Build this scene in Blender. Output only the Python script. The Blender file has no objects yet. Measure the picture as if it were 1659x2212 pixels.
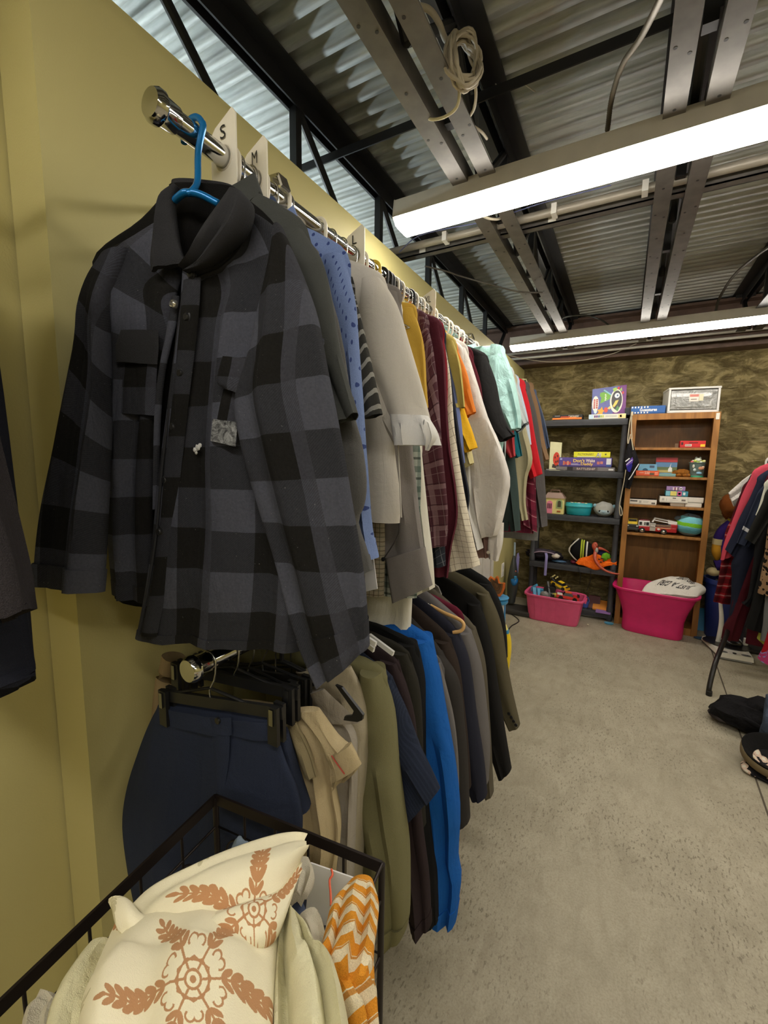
import bpy, bmesh, math, random
import numpy as np
from mathutils import Vector as V3, Matrix, noise
random.seed(7)
S = bpy.context.scene
COL = S.collection
R = math.radians
# ------------------------------------------------------------------ camera
IW, IH, FPX = 1659., 2212., 927.
CAM = np.array([.95, 0., 1.45])
_y, _p, _r = R(29.1), R(-7.2), R(.81)
FW = np.array([-math.sin(_y)*math.cos(_p), math.cos(_y)*math.cos(_p), math.sin(_p)])
_rt = np.array([math.cos(_y), math.sin(_y), 0.]); _up = np.cross(_rt, FW)
RT = math.cos(_r)*_rt + math.sin(_r)*_up
UP = -math.sin(_r)*_rt + math.cos(_r)*_up
cd = bpy.data.cameras.new('camera'); cam = bpy.data.objects.new('camera', cd); COL.objects.link(cam)
cd.sensor_fit = 'HORIZONTAL'; cd.sensor_width = 36; cd.lens = FPX/IW*36; cd.clip_start = .02
cam.matrix_world = Matrix([[RT[i], UP[i], -FW[i], CAM[i]] for i in range(3)] + [[0, 0, 0, 1]])
S.camera = cam
# ------------------------------------------------------------------ world, exposure
w = bpy.data.worlds.new('world'); S.world = w; w.use_nodes = True
w.node_tree.nodes['Background'].inputs[0].default_value = (.9, .93, 1, 1)
w.node_tree.nodes['Background'].inputs[1].default_value = .05
S.view_settings.view_transform = 'Standard'; S.view_settings.look = 'None'
S.view_settings.gamma = 1; S.view_settings.use_curve_mapping = False
S.view_settings.exposure = 0.62
LAMP_W = 17.0          # radiance of the strip-light lenses
LAMP_C = (1, .94, .84)
S.cycles.max_bounces = 6; S.cycles.diffuse_bounces = 4; S.cycles.glossy_bounces = 3
S.cycles.transmission_bounces = 4; S.cycles.sample_clamp_indirect = 6

# ------------------------------------------------------------------ pixel -> place helpers (real distances come from the planes given)
def ray(px, py): return FW + RT*(px-IW/2)/FPX - UP*(py-IH/2)/FPX
def aty(px, py, y, k=0., x0=.3):
    """point of the vertical plane y + k*(x-x0) seen at a photo pixel"""
    d = ray(px, py); t = (y + k*(CAM[0]-x0) - CAM[1])/(d[1]-k*d[0]); return CAM + d*t
def atz(px, py, z):
    d = ray(px, py); return CAM + d*((z-CAM[2])/d[2])
def atx(px, py, x):
    d = ray(px, py); return CAM + d*((x-CAM[0])/d[0])

# ------------------------------------------------------------------ materials
def lin(c):
    return tuple(((v/255)/12.92 if v/255 <= .04045 else ((v/255+.055)/1.055)**2.4) for v in c[:3])
class NT:
    def __init__(s, name):
        s.m = bpy.data.materials.new(name); s.m.use_nodes = True; s.t = s.m.node_tree; s.n = s.t.nodes
        s.b = s.n['Principled BSDF']
    def node(s, ty, **kw):
        n = s.n.new(ty)
        for k, v in kw.items(): setattr(n, k, v)
        return n
    def link(s, a, b): s.t.links.new(a, b)
    def put(s, sock, v):
        if hasattr(v, 'is_linked') or isinstance(v, bpy.types.NodeSocket): s.link(v, sock)
        else: sock.default_value = v
    def math(s, op, a, b=0., c=None):
        n = s.node('ShaderNodeMath', operation=op); s.put(n.inputs[0], a); s.put(n.inputs[1], b)
        if c is not None: s.put(n.inputs[2], c)
        return n.outputs[0]
    def mix(s, f, a, b):
        n = s.node('ShaderNodeMix', data_type='RGBA'); s.put(n.inputs[0], f)
        for i, v in ((6, a), (7, b)):
            if isinstance(v, tuple): n.inputs[i].default_value = (*v[:3], 1)
            else: s.link(v, n.inputs[i])
        return n.outputs[2]
    def noise(s, vec, scale, detail=3., rough=.5, dist=0.):
        n = s.node('ShaderNodeTexNoise'); s.link(vec, n.inputs['Vector']); n.inputs['Scale'].default_value = scale
        n.inputs['Detail'].default_value = detail; n.inputs['Roughness'].default_value = rough; n.inputs['Distortion'].default_value = dist
        return n.outputs[0]
    def vor(s, vec, scale, feature='F1'):
        n = s.node('ShaderNodeTexVoronoi', feature=feature); s.link(vec, n.inputs['Vector']); n.inputs['Scale'].default_value = scale
        return n.outputs[0]
    def ramp(s, f, lo, hi):
        n = s.node('ShaderNodeMapRange'); s.put(n.inputs[0], f); n.inputs[1].default_value = lo; n.inputs[2].default_value = hi
        return n.outputs[0]
    def obj(s, sc=(1, 1, 1), rot=(0, 0, 0)):
        t = s.node('ShaderNodeTexCoord'); m = s.node('ShaderNodeMapping'); m.inputs['Scale'].default_value = sc; m.inputs['Rotation'].default_value = rot
        s.link(t.outputs['Object'], m.inputs[0]); return m.outputs[0]
    def uv(s):
        t = s.node('ShaderNodeTexCoord'); x = s.node('ShaderNodeSeparateXYZ'); s.link(t.outputs['UV'], x.inputs[0])
        return t.outputs['UV'], x.outputs[0], x.outputs[1]
    def bump(s, h, strength=.3, dist=.01):
        n = s.node('ShaderNodeBump'); s.link(h, n.inputs['Height']); n.inputs['Strength'].default_value = strength; n.inputs['Distance'].default_value = dist
        s.link(n.outputs[0], s.b.inputs['Normal'])
    def done(s, col=None, rough=.6, metal=0., spec=.5):
        if col is not None:
            if isinstance(col, tuple): s.b.inputs['Base Color'].default_value = (*col[:3], 1)
            else: s.link(col, s.b.inputs['Base Color'])
        if isinstance(rough, (int, float)): s.b.inputs['Roughness'].default_value = rough
        else: s.link(rough, s.b.inputs['Roughness'])
        s.b.inputs['Metallic'].default_value = metal; s.b.inputs['Specular IOR Level'].default_value = spec
        return s.m
_mc = {}
def plain(col, rough=.5, metal=0., spec=.5, var=.0, name=None):
    """plain paint / plastic / metal with a faint uneven tone"""
    k = (tuple(col), rough, metal, spec, var)
    if k in _mc: return _mc[k]
    n = NT(name or 'plain'); c = lin(col)
    v = n.noise(n.obj(), 18, 3)
    cc = n.mix(n.ramp(v, .3, .7), tuple(x*(1-.06-var) for x in c), tuple(min(1, x*(1.04+var)) for x in c))
    _mc[k] = n.done(cc, rough, metal, spec); return _mc[k]
def cloth(col, nap=.5, rough=.9, wr=.25, heather=0., col2=None):
    """woven or knitted cloth of one colour: weave bump, soft wrinkles, optional heather"""
    k = ('c', tuple(col), nap, rough, wr, heather, col2)
    if k in _mc: return _mc[k]
    n = NT('cloth'); c = lin(col); o = n.obj()
    fine = n.noise(o, 900, 2, .6); mid = n.math('ADD', n.noise(o, 14, 4, .55, .6), n.math('MULTIPLY', n.noise(n.obj((1, 1, .22)), 24, 3, .5, .8), .8))
    f = n.math('MULTIPLY_ADD', n.math('SUBTRACT', fine, .5), .5+heather*2, .5)
    d = col2 and lin(col2) or tuple(x*(.8-heather*.3) for x in c)
    cc = n.mix(f, d, tuple(min(1, x*(1.08+heather*.4)) for x in c))
    n.bump(n.math('ADD', n.math('MULTIPLY', fine, .08*nap), n.math('MULTIPLY', mid, wr)), .6, .045)
    _mc[k] = n.done(cc, rough, 0, .15); return _mc[k]
def pattern(fn, nap=.5, wr=.25, rough=.9):
    """cloth whose colour comes from the metric UV of the garment"""
    n = NT('pattern_cloth'); uv, u, v = n.uv(); o = n.obj()
    fine = n.noise(o, 900, 2, .6); mid = n.math('ADD', n.noise(o, 14, 4, .55, .6), n.math('MULTIPLY', n.noise(n.obj((1, 1, .22)), 24, 3, .5, .8), .8))
    col = fn(n, uv, u, v)
    col = n.mix(n.math('MULTIPLY', n.ramp(fine, .35, .65), .22), col, (.002, .002, .002))
    n.bump(n.math('ADD', n.math('MULTIPLY', fine, .08*nap), n.math('MULTIPLY', mid, wr)), .6, .045)
    return n.done(col, rough, 0, .15)
def band(n, x, per, duty, off=0.):
    """1 where fract(x/per+off) < duty"""
    return n.math('LESS_THAN', n.math('FRACT', n.math('ADD', n.math('DIVIDE', x, per), 100+off)), duty)

# ------------------------------------------------------------------ mesh builder
def crom(P, n):
    """Catmull-Rom resampling of control points to n+1 samples"""
    P = np.asarray(P, float); m = len(P)-1; out = []
    if m == 0: return np.repeat(P, n+1, 0)
    for i in range(n+1):
        t = i/n*m; k = min(int(t), m-1); f = t-k
        p1, p2 = P[k], P[k+1]; p0 = P[k-1] if k > 0 else 2*p1-p2; p3 = P[k+2] if k+2 <= m else 2*p2-p1
        out.append(.5*((2*p1)+(-p0+p2)*f+(2*p0-5*p1+4*p2-p3)*f*f+(-p0+3*p1-3*p2+p3)*f**3))
    return np.array(out)
def nrm(v): return v/max(1e-9, np.linalg.norm(v))
class MB:
    def __init__(s): s.v = []; s.f = []; s.u = []; s.m = []; s.mi = 0
    def add(s, vs, fs, us=None):
        b = len(s.v); s.v += [tuple(map(float, q)) for q in vs]
        for i, f in enumerate(fs):
            s.f.append([b+j for j in f]); s.u.append(us[i] if us else None); s.m.append(s.mi)
        return s
    def hexa(s, P):
        return s.add(P, [(0, 3, 2, 1), (4, 5, 6, 7), (0, 1, 5, 4), (1, 2, 6, 5), (2, 3, 7, 6), (3, 0, 4, 7)])
    def box(s, x0, x1, y0, y1, z0, z1):
        return s.hexa([(x0, y0, z0), (x1, y0, z0), (x1, y1, z0), (x0, y1, z0), (x0, y0, z1), (x1, y0, z1), (x1, y1, z1), (x0, y1, z1)])
    def obox(s, c, ax, ay, az):
        """box about c with half-axis vectors"""
        c, ax, ay, az = map(np.asarray, (c, ax, ay, az))
        return s.hexa([c-ax-ay-az, c+ax-ay-az, c+ax+ay-az, c-ax+ay-az, c-ax-ay+az, c+ax-ay+az, c+ax+ay+az, c-ax+ay+az])
    def bar(s, a, b, w, h, up=(0, 0, 1)):
        a, b = np.asarray(a, float), np.asarray(b, float); d = b-a; up = np.asarray(up, float)
        sx = np.cross(d, up); sx = nrm(sx) if np.linalg.norm(sx) > 1e-6 else np.array([1., 0, 0]); sz = nrm(np.cross(sx, d))
        return s.obox((a+b)/2, d/2, sx*w/2, sz*h/2)
    def rbox(s, x0, x1, y0, y1, z0, z1, r=.004):
        """box with chamfered edges"""
        b = bmesh.new(); bmesh.ops.create_cube(b, size=1)
        for q in b.verts: q.co = ((x0+x1)/2+q.co.x*(x1-x0), (y0+y1)/2+q.co.y*(y1-y0), (z0+z1)/2+q.co.z*(z1-z0))
        bmesh.ops.bevel(b, geom=b.edges[:], offset=min(r, .45*min(x1-x0, y1-y0, z1-z0)), segments=2, affect='EDGES', profile=.6)
        b.verts.index_update(); s.add([q.co for q in b.verts], [[q.index for q in f.verts] for f in b.faces]); b.free(); return s
    def tube(s, P, r, n=8, cap=True, closed=False):
        P = [np.asarray(p, float) for p in P]; m = len(P); rr = r if hasattr(r, '__len__') else [r]*m
        ref = np.array([0., 0, 1]); vs = []; fs = []; px = None
        for i, p in enumerate(P):
            t = nrm((P[(i+1) % m]-P[i-1]) if closed else P[min(i+1, m-1)]-P[max(i-1, 0)])
            if px is None:
                a = np.cross(t, ref)
                if np.linalg.norm(a) < .05: a = np.cross(t, [1, 0, 0])
            else: a = px-t*np.dot(px, t)
            a = nrm(a); px = a; b = np.cross(t, a)
            vs += [p+rr[i]*(math.cos(2*math.pi*k/n)*a+math.sin(2*math.pi*k/n)*b) for k in range(n)]
        for i in range(m if closed else m-1):
            j = (i+1) % m
            fs += [(i*n+k, i*n+(k+1) % n, j*n+(k+1) % n, j*n+k) for k in range(n)]
        if cap and not closed: fs += [tuple(range(n))[::-1], tuple((m-1)*n+k for k in range(n))]
        return s.add(vs, fs)
    def cyl(s, a, b, r, n=14, r2=None): return s.tube([a, b], [r, r if r2 is None else r2], n)
    def lathe(s, prof, c, n=20, sx=1., sy=1., ax='z'):
        """profile [(r, h)] round an axis through c"""
        vs = []; fs = []; c = np.asarray(c, float)
        for r_, h in prof:
            for k in range(n):
                a = 2*math.pi*k/n; q = (r_*math.cos(a)*sx, r_*math.sin(a)*sy, h)
                if ax == 'y': q = (q[0], h, q[1])
                if ax == 'x': q = (h, q[0], q[1])
                vs.append(c+q)
        m = len(prof)
        for i in range(m-1): fs += [(i*n+k, i*n+(k+1) % n, (i+1)*n+(k+1) % n, (i+1)*n+k) for k in range(n)]
        if prof[0][0] > 1e-5: fs.append(tuple(range(n))[::-1])
        if prof[-1][0] > 1e-5: fs.append(tuple((m-1)*n+k for k in range(n)))
        return s.add(vs, fs)
    def ball(s, c, rx, ry, rz, n=14, m=9, nz=0., seed=0):
        vs = []; fs = []
        for i in range(m+1):
            t = math.pi*i/m
            for k in range(n):
                a = 2*math.pi*k/n; d = np.array([math.sin(t)*math.cos(a), math.sin(t)*math.sin(a), math.cos(t)])
                q = 1+nz*noise.noise(V3(d*2.3)+V3((seed, seed*.7, 3)))
                vs.append(np.asarray(c)+d*(rx, ry, rz)*q)
        for i in range(m): fs += [(i*n+k, (i+1)*n+k, (i+1)*n+(k+1) % n, i*n+(k+1) % n) for k in range(n)]
        return s.add(vs, fs)
    def prism(s, P, d):
        """flat outline P (3-D points) given thickness vector d"""
        P = [np.asarray(p, float) for p in P]; n = len(P); d = np.asarray(d, float)
        return s.add(P+[p+d for p in P], [tuple(range(n))[::-1], tuple(range(n, 2*n))]+[(i, (i+1) % n, n+(i+1) % n, n+i) for i in range(n)])
    def strip(s, Lp, Rp, rows=20, cols=12, th=.02, fold=(.006, 3., 0.), hint=(0, -1, 0), pw=.7, hem=True, closetop=True, grain=.5, v0=0., u0=0., rnd=.5):
        """cloth tube between a left and a right edge; section is a flat oval with hanging folds"""
        L, Rr = crom(Lp, rows), crom(Rp, rows); T = crom([[t] for t in (th if hasattr(th, '__len__') else [th, th])], rows)[:, 0]
        amp, fr, sd = fold; n = 2*cols; vs = []; us = []; s.rings = []; mid = (L+Rr)/2; vv = v0; hint = np.asarray(hint, float); ring = []
        for i in range(rows+1):
            ac = Rr[i]-L[i]; wd = np.linalg.norm(ac); tg = mid[min(i+1, rows)]-mid[max(i-1, 0)]
            nn = np.cross(ac, tg); nn = nrm(nn) if np.linalg.norm(nn) > 1e-9 else hint
            if np.dot(nn, hint) < 0: nn = -nn
            if i: vv += np.linalg.norm(mid[i]-mid[i-1])
            sfrac = i/rows; rp = min(1., sfrac*2.2)
            for j in range(n):
                a = 2*math.pi*j/n; u, q = -math.cos(a), math.sin(a)
                tt = T[i]*(abs(q)**pw)*(1 if q >= 0 else -1)
                x = u*wd*.5
                dd = amp*rp*(math.sin(fr*u*math.pi+sd*1.7+1.1*sfrac*math.sin(sd+2))+.6*math.sin(fr*1.9*u*math.pi+sd*3.1+2.3*sfrac))
                dd += grain*amp*2.4*noise.noise(V3((u*wd*9+sd*5, vv*6, sd*3.3)))
                dd *= (1-.55*abs(u)**6)
                p = mid[i]+ac*.5*u+nn*(tt+dd)
                vs.append(p); ring.append((u0+x, vv))
            s.rings.append((mid[i], nn, vs[-n:], ring[-n:]))
        fs = []; fu = []
        for i in range(rows):
            for j in range(n):
                k = (j+1) % n; q = (i*n+j, i*n+k, (i+1)*n+k, (i+1)*n+j); fs.append(q)
                fu.append([ring[t] for t in q])
        if closetop: fs.append(tuple(range(n))); fu.append([ring[t] for t in range(n)])
        b0 = rows*n
        if hem:
            up = nrm(mid[rows-1]-mid[rows]) if rows else np.array([0, 0, 1.]); ca = mid[rows]
            inn = [vs[b0+j]*.0+ca+(vs[b0+j]-ca)*.93+up*.012 for j in range(n)]; e0 = len(vs); vs += inn
            for j in range(n):
                k = (j+1) % n; fs.append((b0+j, b0+k, e0+k, e0+j)); fu.append([ring[b0+j], ring[b0+k], ring[b0+k], ring[b0+j]])
            fs.append(tuple(e0+j for j in range(n))[::-1]); fu.append([ring[b0+j] for j in range(n)][::-1])
        else:
            fs.append(tuple(b0+j for j in range(n))[::-1]); fu.append([ring[b0+j] for j in range(n)][::-1])
        s.endv = vv
        return s.add(vs, fs, fu)
    def wrap(s, src, i0, i1, sx=1.025, sn=1.16):
        """band (cuff, hem) that follows rows i0..i1 of a strip"""
        rg = src.rings[i0:i1+1] if i1 >= 0 else src.rings[i0:]; n = len(rg[0][2]); rows = []
        for c, nn, P, U_ in rg: rows.append(([c+(p-c-nn*np.dot(p-c, nn))*sx+nn*np.dot(p-c, nn)*sn for p in P], U_))
        ins = lambda k: [rg[k][2][j] for j in range(n)]
        e = len(rows); rows = [(ins(0), rg[0][3])]+rows+[(ins(-1), rg[-1][3])]
        vs = [q for r_ in rows for q in r_[0]]; us = [q for r_ in rows for q in r_[1]]; fs = []
        for i in range(len(rows)-1): fs += [(i*n+j, i*n+(j+1) % n, (i+1)*n+(j+1) % n, (i+1)*n+j) for j in range(n)]
        return s.add(vs, fs, [[us[t] for t in f] for f in fs])
    def build(s, name, mats, parent=None, smooth=None, kind=None, label=None):
        off = np.array(parent['_loc'] if parent is not None else (0., 0, 0))
        me = bpy.data.meshes.new(name); me.from_pydata([(a-off[0], b-off[1], c-off[2]) for a, b, c in s.v], [], s.f)
        mats = mats if isinstance(mats, (list, tuple)) else [mats]
        for q in mats: me.materials.append(q)
        if len(mats) > 1: me.polygons.foreach_set('material_index', s.m)
        if any(u is not None for u in s.u):
            lay = me.uv_layers.new(name='UVMap'); buf = []
            for f, u in zip(s.f, s.u):
                for i in range(len(f)): buf += list(u[i]) if u is not None else [0., 0.]
            lay.data.foreach_set('uv', buf)
        b = bmesh.new(); b.from_mesh(me); bmesh.ops.recalc_face_normals(b, faces=b.faces); b.to_mesh(me); b.free()
        if smooth is not None:
            me.polygons.foreach_set('use_smooth', [True]*len(me.polygons)); me.set_sharp_from_angle(angle=R(smooth))
        me.update(); o = bpy.data.objects.new(name, me); COL.objects.link(o)
        if parent is not None:
            o.parent = parent
            o['_loc'] = list(off)
        else: o['_loc'] = [0., 0., 0.]
        if kind: o['kind'] = kind
        if label: o['label'] = label
        return o
def tag(o, label, cat, group=None):
    o['label'] = label; o['category'] = cat
    if group: o['group'] = group
    return o
def thing(name, label, cat, loc=(0, 0, 0), group=None):
    o = bpy.data.objects.new(name, None); COL.objects.link(o); o.location = [float(q) for q in loc]; o['_loc'] = [float(q) for q in loc]
    o.empty_display_size = .05
    return tag(o, label, cat, group)
def text(body, c, size, rt, up, mat, parent, name='lettering', fit=None, depth=.0008, bold=0., align='CENTER', label=None):
    """raised flat lettering centred at c, facing rt x up; fit = (w, h) in metres"""
    cu = bpy.data.curves.new('t', 'FONT'); cu.body = body; cu.size = 1; cu.align_x = align; cu.align_y = 'CENTER'; cu.offset = bold; cu.resolution_u = 3
    o = bpy.data.objects.new('t', cu); COL.objects.link(o)
    dg = bpy.context.evaluated_depsgraph_get(); me = o.evaluated_get(dg).to_mesh()
    P = np.array([q.co[:] for q in me.vertices]); F_ = [list(p.vertices) for p in me.polygons]; o.evaluated_get(dg).to_mesh_clear()
    bpy.data.objects.remove(o); bpy.data.curves.remove(cu)
    lo, hi = P.min(0), P.max(0); rt, up = nrm(np.asarray(rt, float)), nrm(np.asarray(up, float)); nn = np.cross(rt, up)
    sx = sy = size
    if fit: sx, sy = fit[0]/(hi[0]-lo[0]), fit[1]/(hi[1]-lo[1])
    Q = [np.asarray(c)+rt*(p[0]-(lo[0]+hi[0])/2)*sx+up*(p[1]-(lo[1]+hi[1])/2)*sy+nn*depth for p in P]
    b = MB(); b.add(Q, F_); return b.build(name, mat, parent, label=label)
# ================================================================== the room
def painted_wall():
    n = NT('olive_paint'); o = n.obj(); v = n.noise(o, 260, 2); big = n.noise(o, 1.7, 3)
    c = n.mix(n.ramp(big, .3, .7), lin((184, 174, 117)), lin((191, 181, 124)))
    n.bump(v, .12, .003); return n.done(c, .55, 0, .35)
def stucco():
    n = NT('trowelled_stucco'); o = n.obj(); warp = n.noise(o, 5, 3, .6, 1.5)
    a = n.noise(n.obj((1, 1, 1.5)), 5.5, 9, .7, .9); st = n.noise(n.obj((3, 1, 16)), 2.2, 6, .6, 1.2)
    c = n.mix(n.ramp(a, .40, .60), lin((92, 80, 50)), lin((140, 126, 87)))
    c = n.mix(n.math('MULTIPLY', n.ramp(st, .5, .66), .6), c, lin((166, 152, 112)))
    h = n.math('ADD', n.math('MULTIPLY', n.ramp(a, .4, .56), .7), n.math('MULTIPLY', n.ramp(warp, .45, .6), .5))
    n.bump(h, .8, .02); return n.done(c, .8, 0, .2)
def concrete():
    n = NT('worn_concrete'); o = n.obj(); xy = n.obj((1, 1, 1), (0, 0, .5))
    big = n.noise(o, 1.5, 5, .6, .4); mid = n.noise(o, 7, 5, .6, .8); fine = n.noise(o, 160, 3, .7)
    streak = n.noise(n.obj((1, .4, 1), (0, 0, -.35)), 115, 3, .6); patch = n.noise(o, 2.6, 3, .5)
    c = n.mix(n.ramp(big, .3, .7), lin((148, 140, 121)), lin((168, 160, 140)))
    c = n.mix(n.math('MULTIPLY', n.ramp(mid, .42, .72), .4), c, lin((186, 178, 157)))
    c = n.mix(n.math('MULTIPLY', n.ramp(fine, .42, .7), .34), c, lin((104, 95, 77)))
    c = n.mix(n.math('MULTIPLY', n.ramp(n.noise(n.obj((1, .35, 1), (0, 0, -.4)), 16, 6, .7, .5), .48, .72), .42), c, lin((120, 111, 92)))
    pit = n.math('MULTIPLY', n.ramp(streak, .555, .64), n.ramp(patch, .36, .62))
    c = n.mix(n.math('MULTIPLY', pit, .6), c, lin((84, 76, 62)))
    scuff = n.math('MULTIPLY', n.ramp(n.noise(n.obj((1, .5, 1), (0, 0, .6)), 6.5, 5, .65, .8), .665, .72), n.ramp(n.noise(o, 30, 3), .38, .5))
    c = n.mix(n.math('MULTIPLY', scuff, .75), c, lin((78, 70, 60)))
    n.bump(n.math('ADD', fine, n.math('MULTIPLY', mid, .8)), .15, .004)
    return n.done(c, .62, 0, .3)
def galvanised():
    n = NT('galvanised_deck'); o = n.obj(); v = n.vor(o, 40); g = n.noise(n.obj((1, 9, 9)), 3, 5, .6); big = n.noise(o, 2.2, 3)
    c = n.mix(n.ramp(g, .3, .7), lin((150, 154, 150)), lin((206, 210, 206)))
    c = n.mix(n.math('MULTIPLY', n.ramp(big, .45, .7), .35), c, lin((150, 140, 120)))
    return n.done(c, n.ramp(n.math('ADD', n.math('MULTIPLY', v, .4), g), -.9, 2.4), .62, .5)
M_deck = galvanised()
M_black = plain((30, 29, 29), .45, .2, var=.1); M_chrome = plain((205, 205, 205), .1, 1.); M_steelp = plain((98, 94, 89), .45, .3, var=.14)
M_wall = painted_wall()
WT = 2.335; YB = 4.56; DZ = 2.74        # partition top, back wall, deck underside
def struct(b, name, m, smooth=None): return b.build(name, m, None, smooth, kind='structure')
b = MB(); N = 60
b.box(-3.1, 5.2, -3.2, YB+.3, -.2, 0); struct(b, 'floor', concrete())
b = MB(); b.box(-.125, 0, .431, YB, 0, WT); b.box(-.125, 0, .431, YB, WT, WT+.002)
wl = struct(b, 'wall_left', M_wall)
b = MB(); b.box(-.26, -.13, -3.2, .431+.06, 0, 2.7); struct(b, 'wall_left_recess', M_wall)
b = MB(); b.box(-3.1, 5.2, -3.3, -3.2, 0, 3); struct(b, 'wall_front', M_wall)
b = MB(); b.box(-3.1, -3.0, -3.2, YB, 0, 3); struct(b, 'wall_far_left', M_wall)
b = MB(); b.box(5.1, 5.2, -3.2, YB, 0, 3); struct(b, 'wall_right', M_wall)
# back wall: trowelled skin in relief with board-form lines
g = MB(); nx, nz = 130, 70; vs = []; fs = []
for j in range(nz+1):
    for i in range(nx+1):
        x, z = -.6+5.8*i/nx, 2.37*j/nz
        d = .010*noise.fractal(V3((x*3.1, 7, z*5.5)), 1, 2, 4)+(.006 if (z % .24) < .035 and z < 1.7 else 0)
        vs.append((x, YB+d, z))
for j in range(nz):
    for i in range(nx): a = j*(nx+1)+i; fs.append((a, a+1, a+nx+2, a+nx+1))
g.add(vs, fs); g.box(-3.1, 5.2, YB+.02, YB+.3, 0, 3.0); struct(g, 'wall_back', stucco(), 60)
# corrugated deck, flutes running across the room
PITCH = .0685
g = MB(); prof = []; y = -3.2
while y < YB+.4:
    prof += [(y, 0), (y+PITCH*.26, 0), (y+PITCH*.40, .026), (y+PITCH*.66, .026), (y+PITCH*.80, .008), (y+PITCH*.9, .0)]; y += PITCH
m = len(prof)
g.add([(-3.1, a, DZ+h) for a, h in prof]+[(5.2, a, DZ+h) for a, h in prof], [(i, i+1, m+i+1, m+i) for i in range(m-1)])
g.box(-3.1, 5.2, -3.2, YB+.4, DZ+.03, DZ+.05); struct(g, 'ceiling', M_deck, 70)
# saw-cut joint in the slab
g = MB(); p0, p1 = atz(1535, 1400, 0), atz(1604, 1600, 0); d = nrm(p1-p0)
g.bar(p0-d*.9+(0, 0, .0006), p1+d*2.0+(0, 0, .0006), .007, .001); struct(g, 'trim_1', plain((74, 66, 54), .9))
# steel beam over the back wall
bm_ = thing('steel_beam', 'dark brown steel beam running above the textured back wall', 'beam', (2, 4.48, 2.37))
M_rust = plain((92, 72, 62), .6, .25, var=.15)
MB().box(-.5, 5.1, 4.37, 4.56, 2.352, 2.372).build('bottom_flange', M_rust, bm_)
MB().box(-.5, 5.1, 4.46, 4.475, 2.372, 2.70).build('web', M_rust, bm_)
MB().box(-.5, 5.1, 4.37, 4.56, 2.70, 2.72).build('top_flange', M_rust, bm_)
# open-web bar joists
def angle(g, x, y0, y1, z, side, leg=.062, t=.006, top=True):
    """one steel angle: flat leg in z-plane, upright leg next to the joist middle"""
    a, c = sorted((x, x+side*leg)); g.box(a, c, y0, y1, z, z+t)
    a, c = sorted((x, x+side*t)); g.box(a, c, y0, y1, *( (z-leg+t, z) if top else (z+t, z+leg)))
def joist(x, zb, bot_m, lab, k_=1, group='bar joists under the deck'):
    YS = -3.1 if k_ else .5; t = thing('bar_joist', lab, 'joist', (x, 1, zb), group)
    g = MB(); angle(g, x-.014, YS, 4.42, DZ-.009, -1); g.build('top_chord', M_black, t)
    g = MB(); angle(g, x+.014, YS, 4.42, DZ-.009, 1); g.build('top_chord', M_black, t)
    for s_ in (-1, 1):
        g = MB(); angle(g, x+s_*.021, YS, 4.12, zb, s_, .054, .006, False)
        bo = g.build('bottom_chord', bot_m, t)
        if .3 < x < 1.2:
            g = MB(); [g.cyl((x+s_*(.034+.03*((i*7) % 3)/2), .55+.13*i+.05*(i % 3), zb-.0006), (x+s_*(.034+.03*((i*7) % 3)/2), .55+.13*i+.05*(i % 3), zb), .0045, 10) for i in range(24)]; g.build('punched_hole', M_black, bo, None, 'stuff')
    y = 3.72; PT = .6
    while y > YS+.2+PT/2*(1-k_):
        MB().bar((x, y, zb+.03), (x, y, DZ-.04), .03, .03, (1, 0, 0)).build('web_bar', M_black, t)
        MB().cyl((x, y-PT/2, zb+.03), (x, y, DZ-.04), .014, 8).build('web_bar', M_black, t) if k_ else None
        MB().cyl((x, y-PT/2, zb+.03), (x, y-PT, DZ-.04), .014, 8).build('web_bar', M_black, t); y -= PT
    MB().bar((x, 4.12, zb+.02), (x, 4.40, DZ-.05), .024, .024).build('web_bar', M_black, t)
    MB().box(x-.06, x+.06, 4.36, 4.5, DZ-.03, DZ-.002).build('bearing_seat', M_black, t)
    return t
joist(-.17, 2.40, M_black, 'black bar joist sunk behind the top of the olive wall', 0)
joist(.425, 2.40, M_steelp, 'bar joist with grey double bottom chord carrying the cable coil')
joist(1.045, 2.40, M_steelp, 'bar joist with grey double bottom chord crossing the middle of the lights')
joist(1.66, 2.40, M_black, 'black bar joist at the right with curved conduit below')
joist(2.28, 2.40, M_black, 'black bar joist outside the right edge')
# cross bridging bars and the conduit pair
def solo(b, name, m, label, cat, group=None, smooth=None): return tag(b.build(name, m, None, smooth), label, cat, group)
g = MB(); z = 2.62; a_, c_ = aty(712, 428, 1.52), aty(1100, 300, 1.52)
g.bar((-.45, 1.5, z), (3, 1.5, z), .03, .005); g.bar((-.45, 1.485, z-.015), (3, 1.485, z-.015), .005, .03)
solo(g, 'bridging_angle', M_black, 'black steel bridging angle crossing between joists before the first light', 'bar')
g = MB(); g.cyl((-.2, 1.94, 2.435), (3.4, 1.94, 2.435), .016, 14)
t = thing('conduit', 'pale grey painted conduit pipe just behind the first strip light', 'pipe', (1, 1.94, 2.43)); g.build('pipe', plain((150, 143, 130), .4, .2), t, 60)
for x in (.16, .35, .62, .93): MB().box(x, x+.02, 1.915, 1.962, 2.417, 2.455).build('clip', plain((215, 212, 205), .4), t)
t = thing('strut_channel', 'grey steel strut channel hung below the conduit pipe', 'channel', (1, 2.0, 2.42))
g = MB(); g.box(-.2, 3.4, 1.985, 2.025, 2.415, 2.42); g.box(-.2, 3.4, 1.985, 1.989, 2.415, 2.45); g.box(-.2, 3.4, 2.021, 2.025, 2.415, 2.45); g.build('rail', M_steelp, t)
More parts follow.
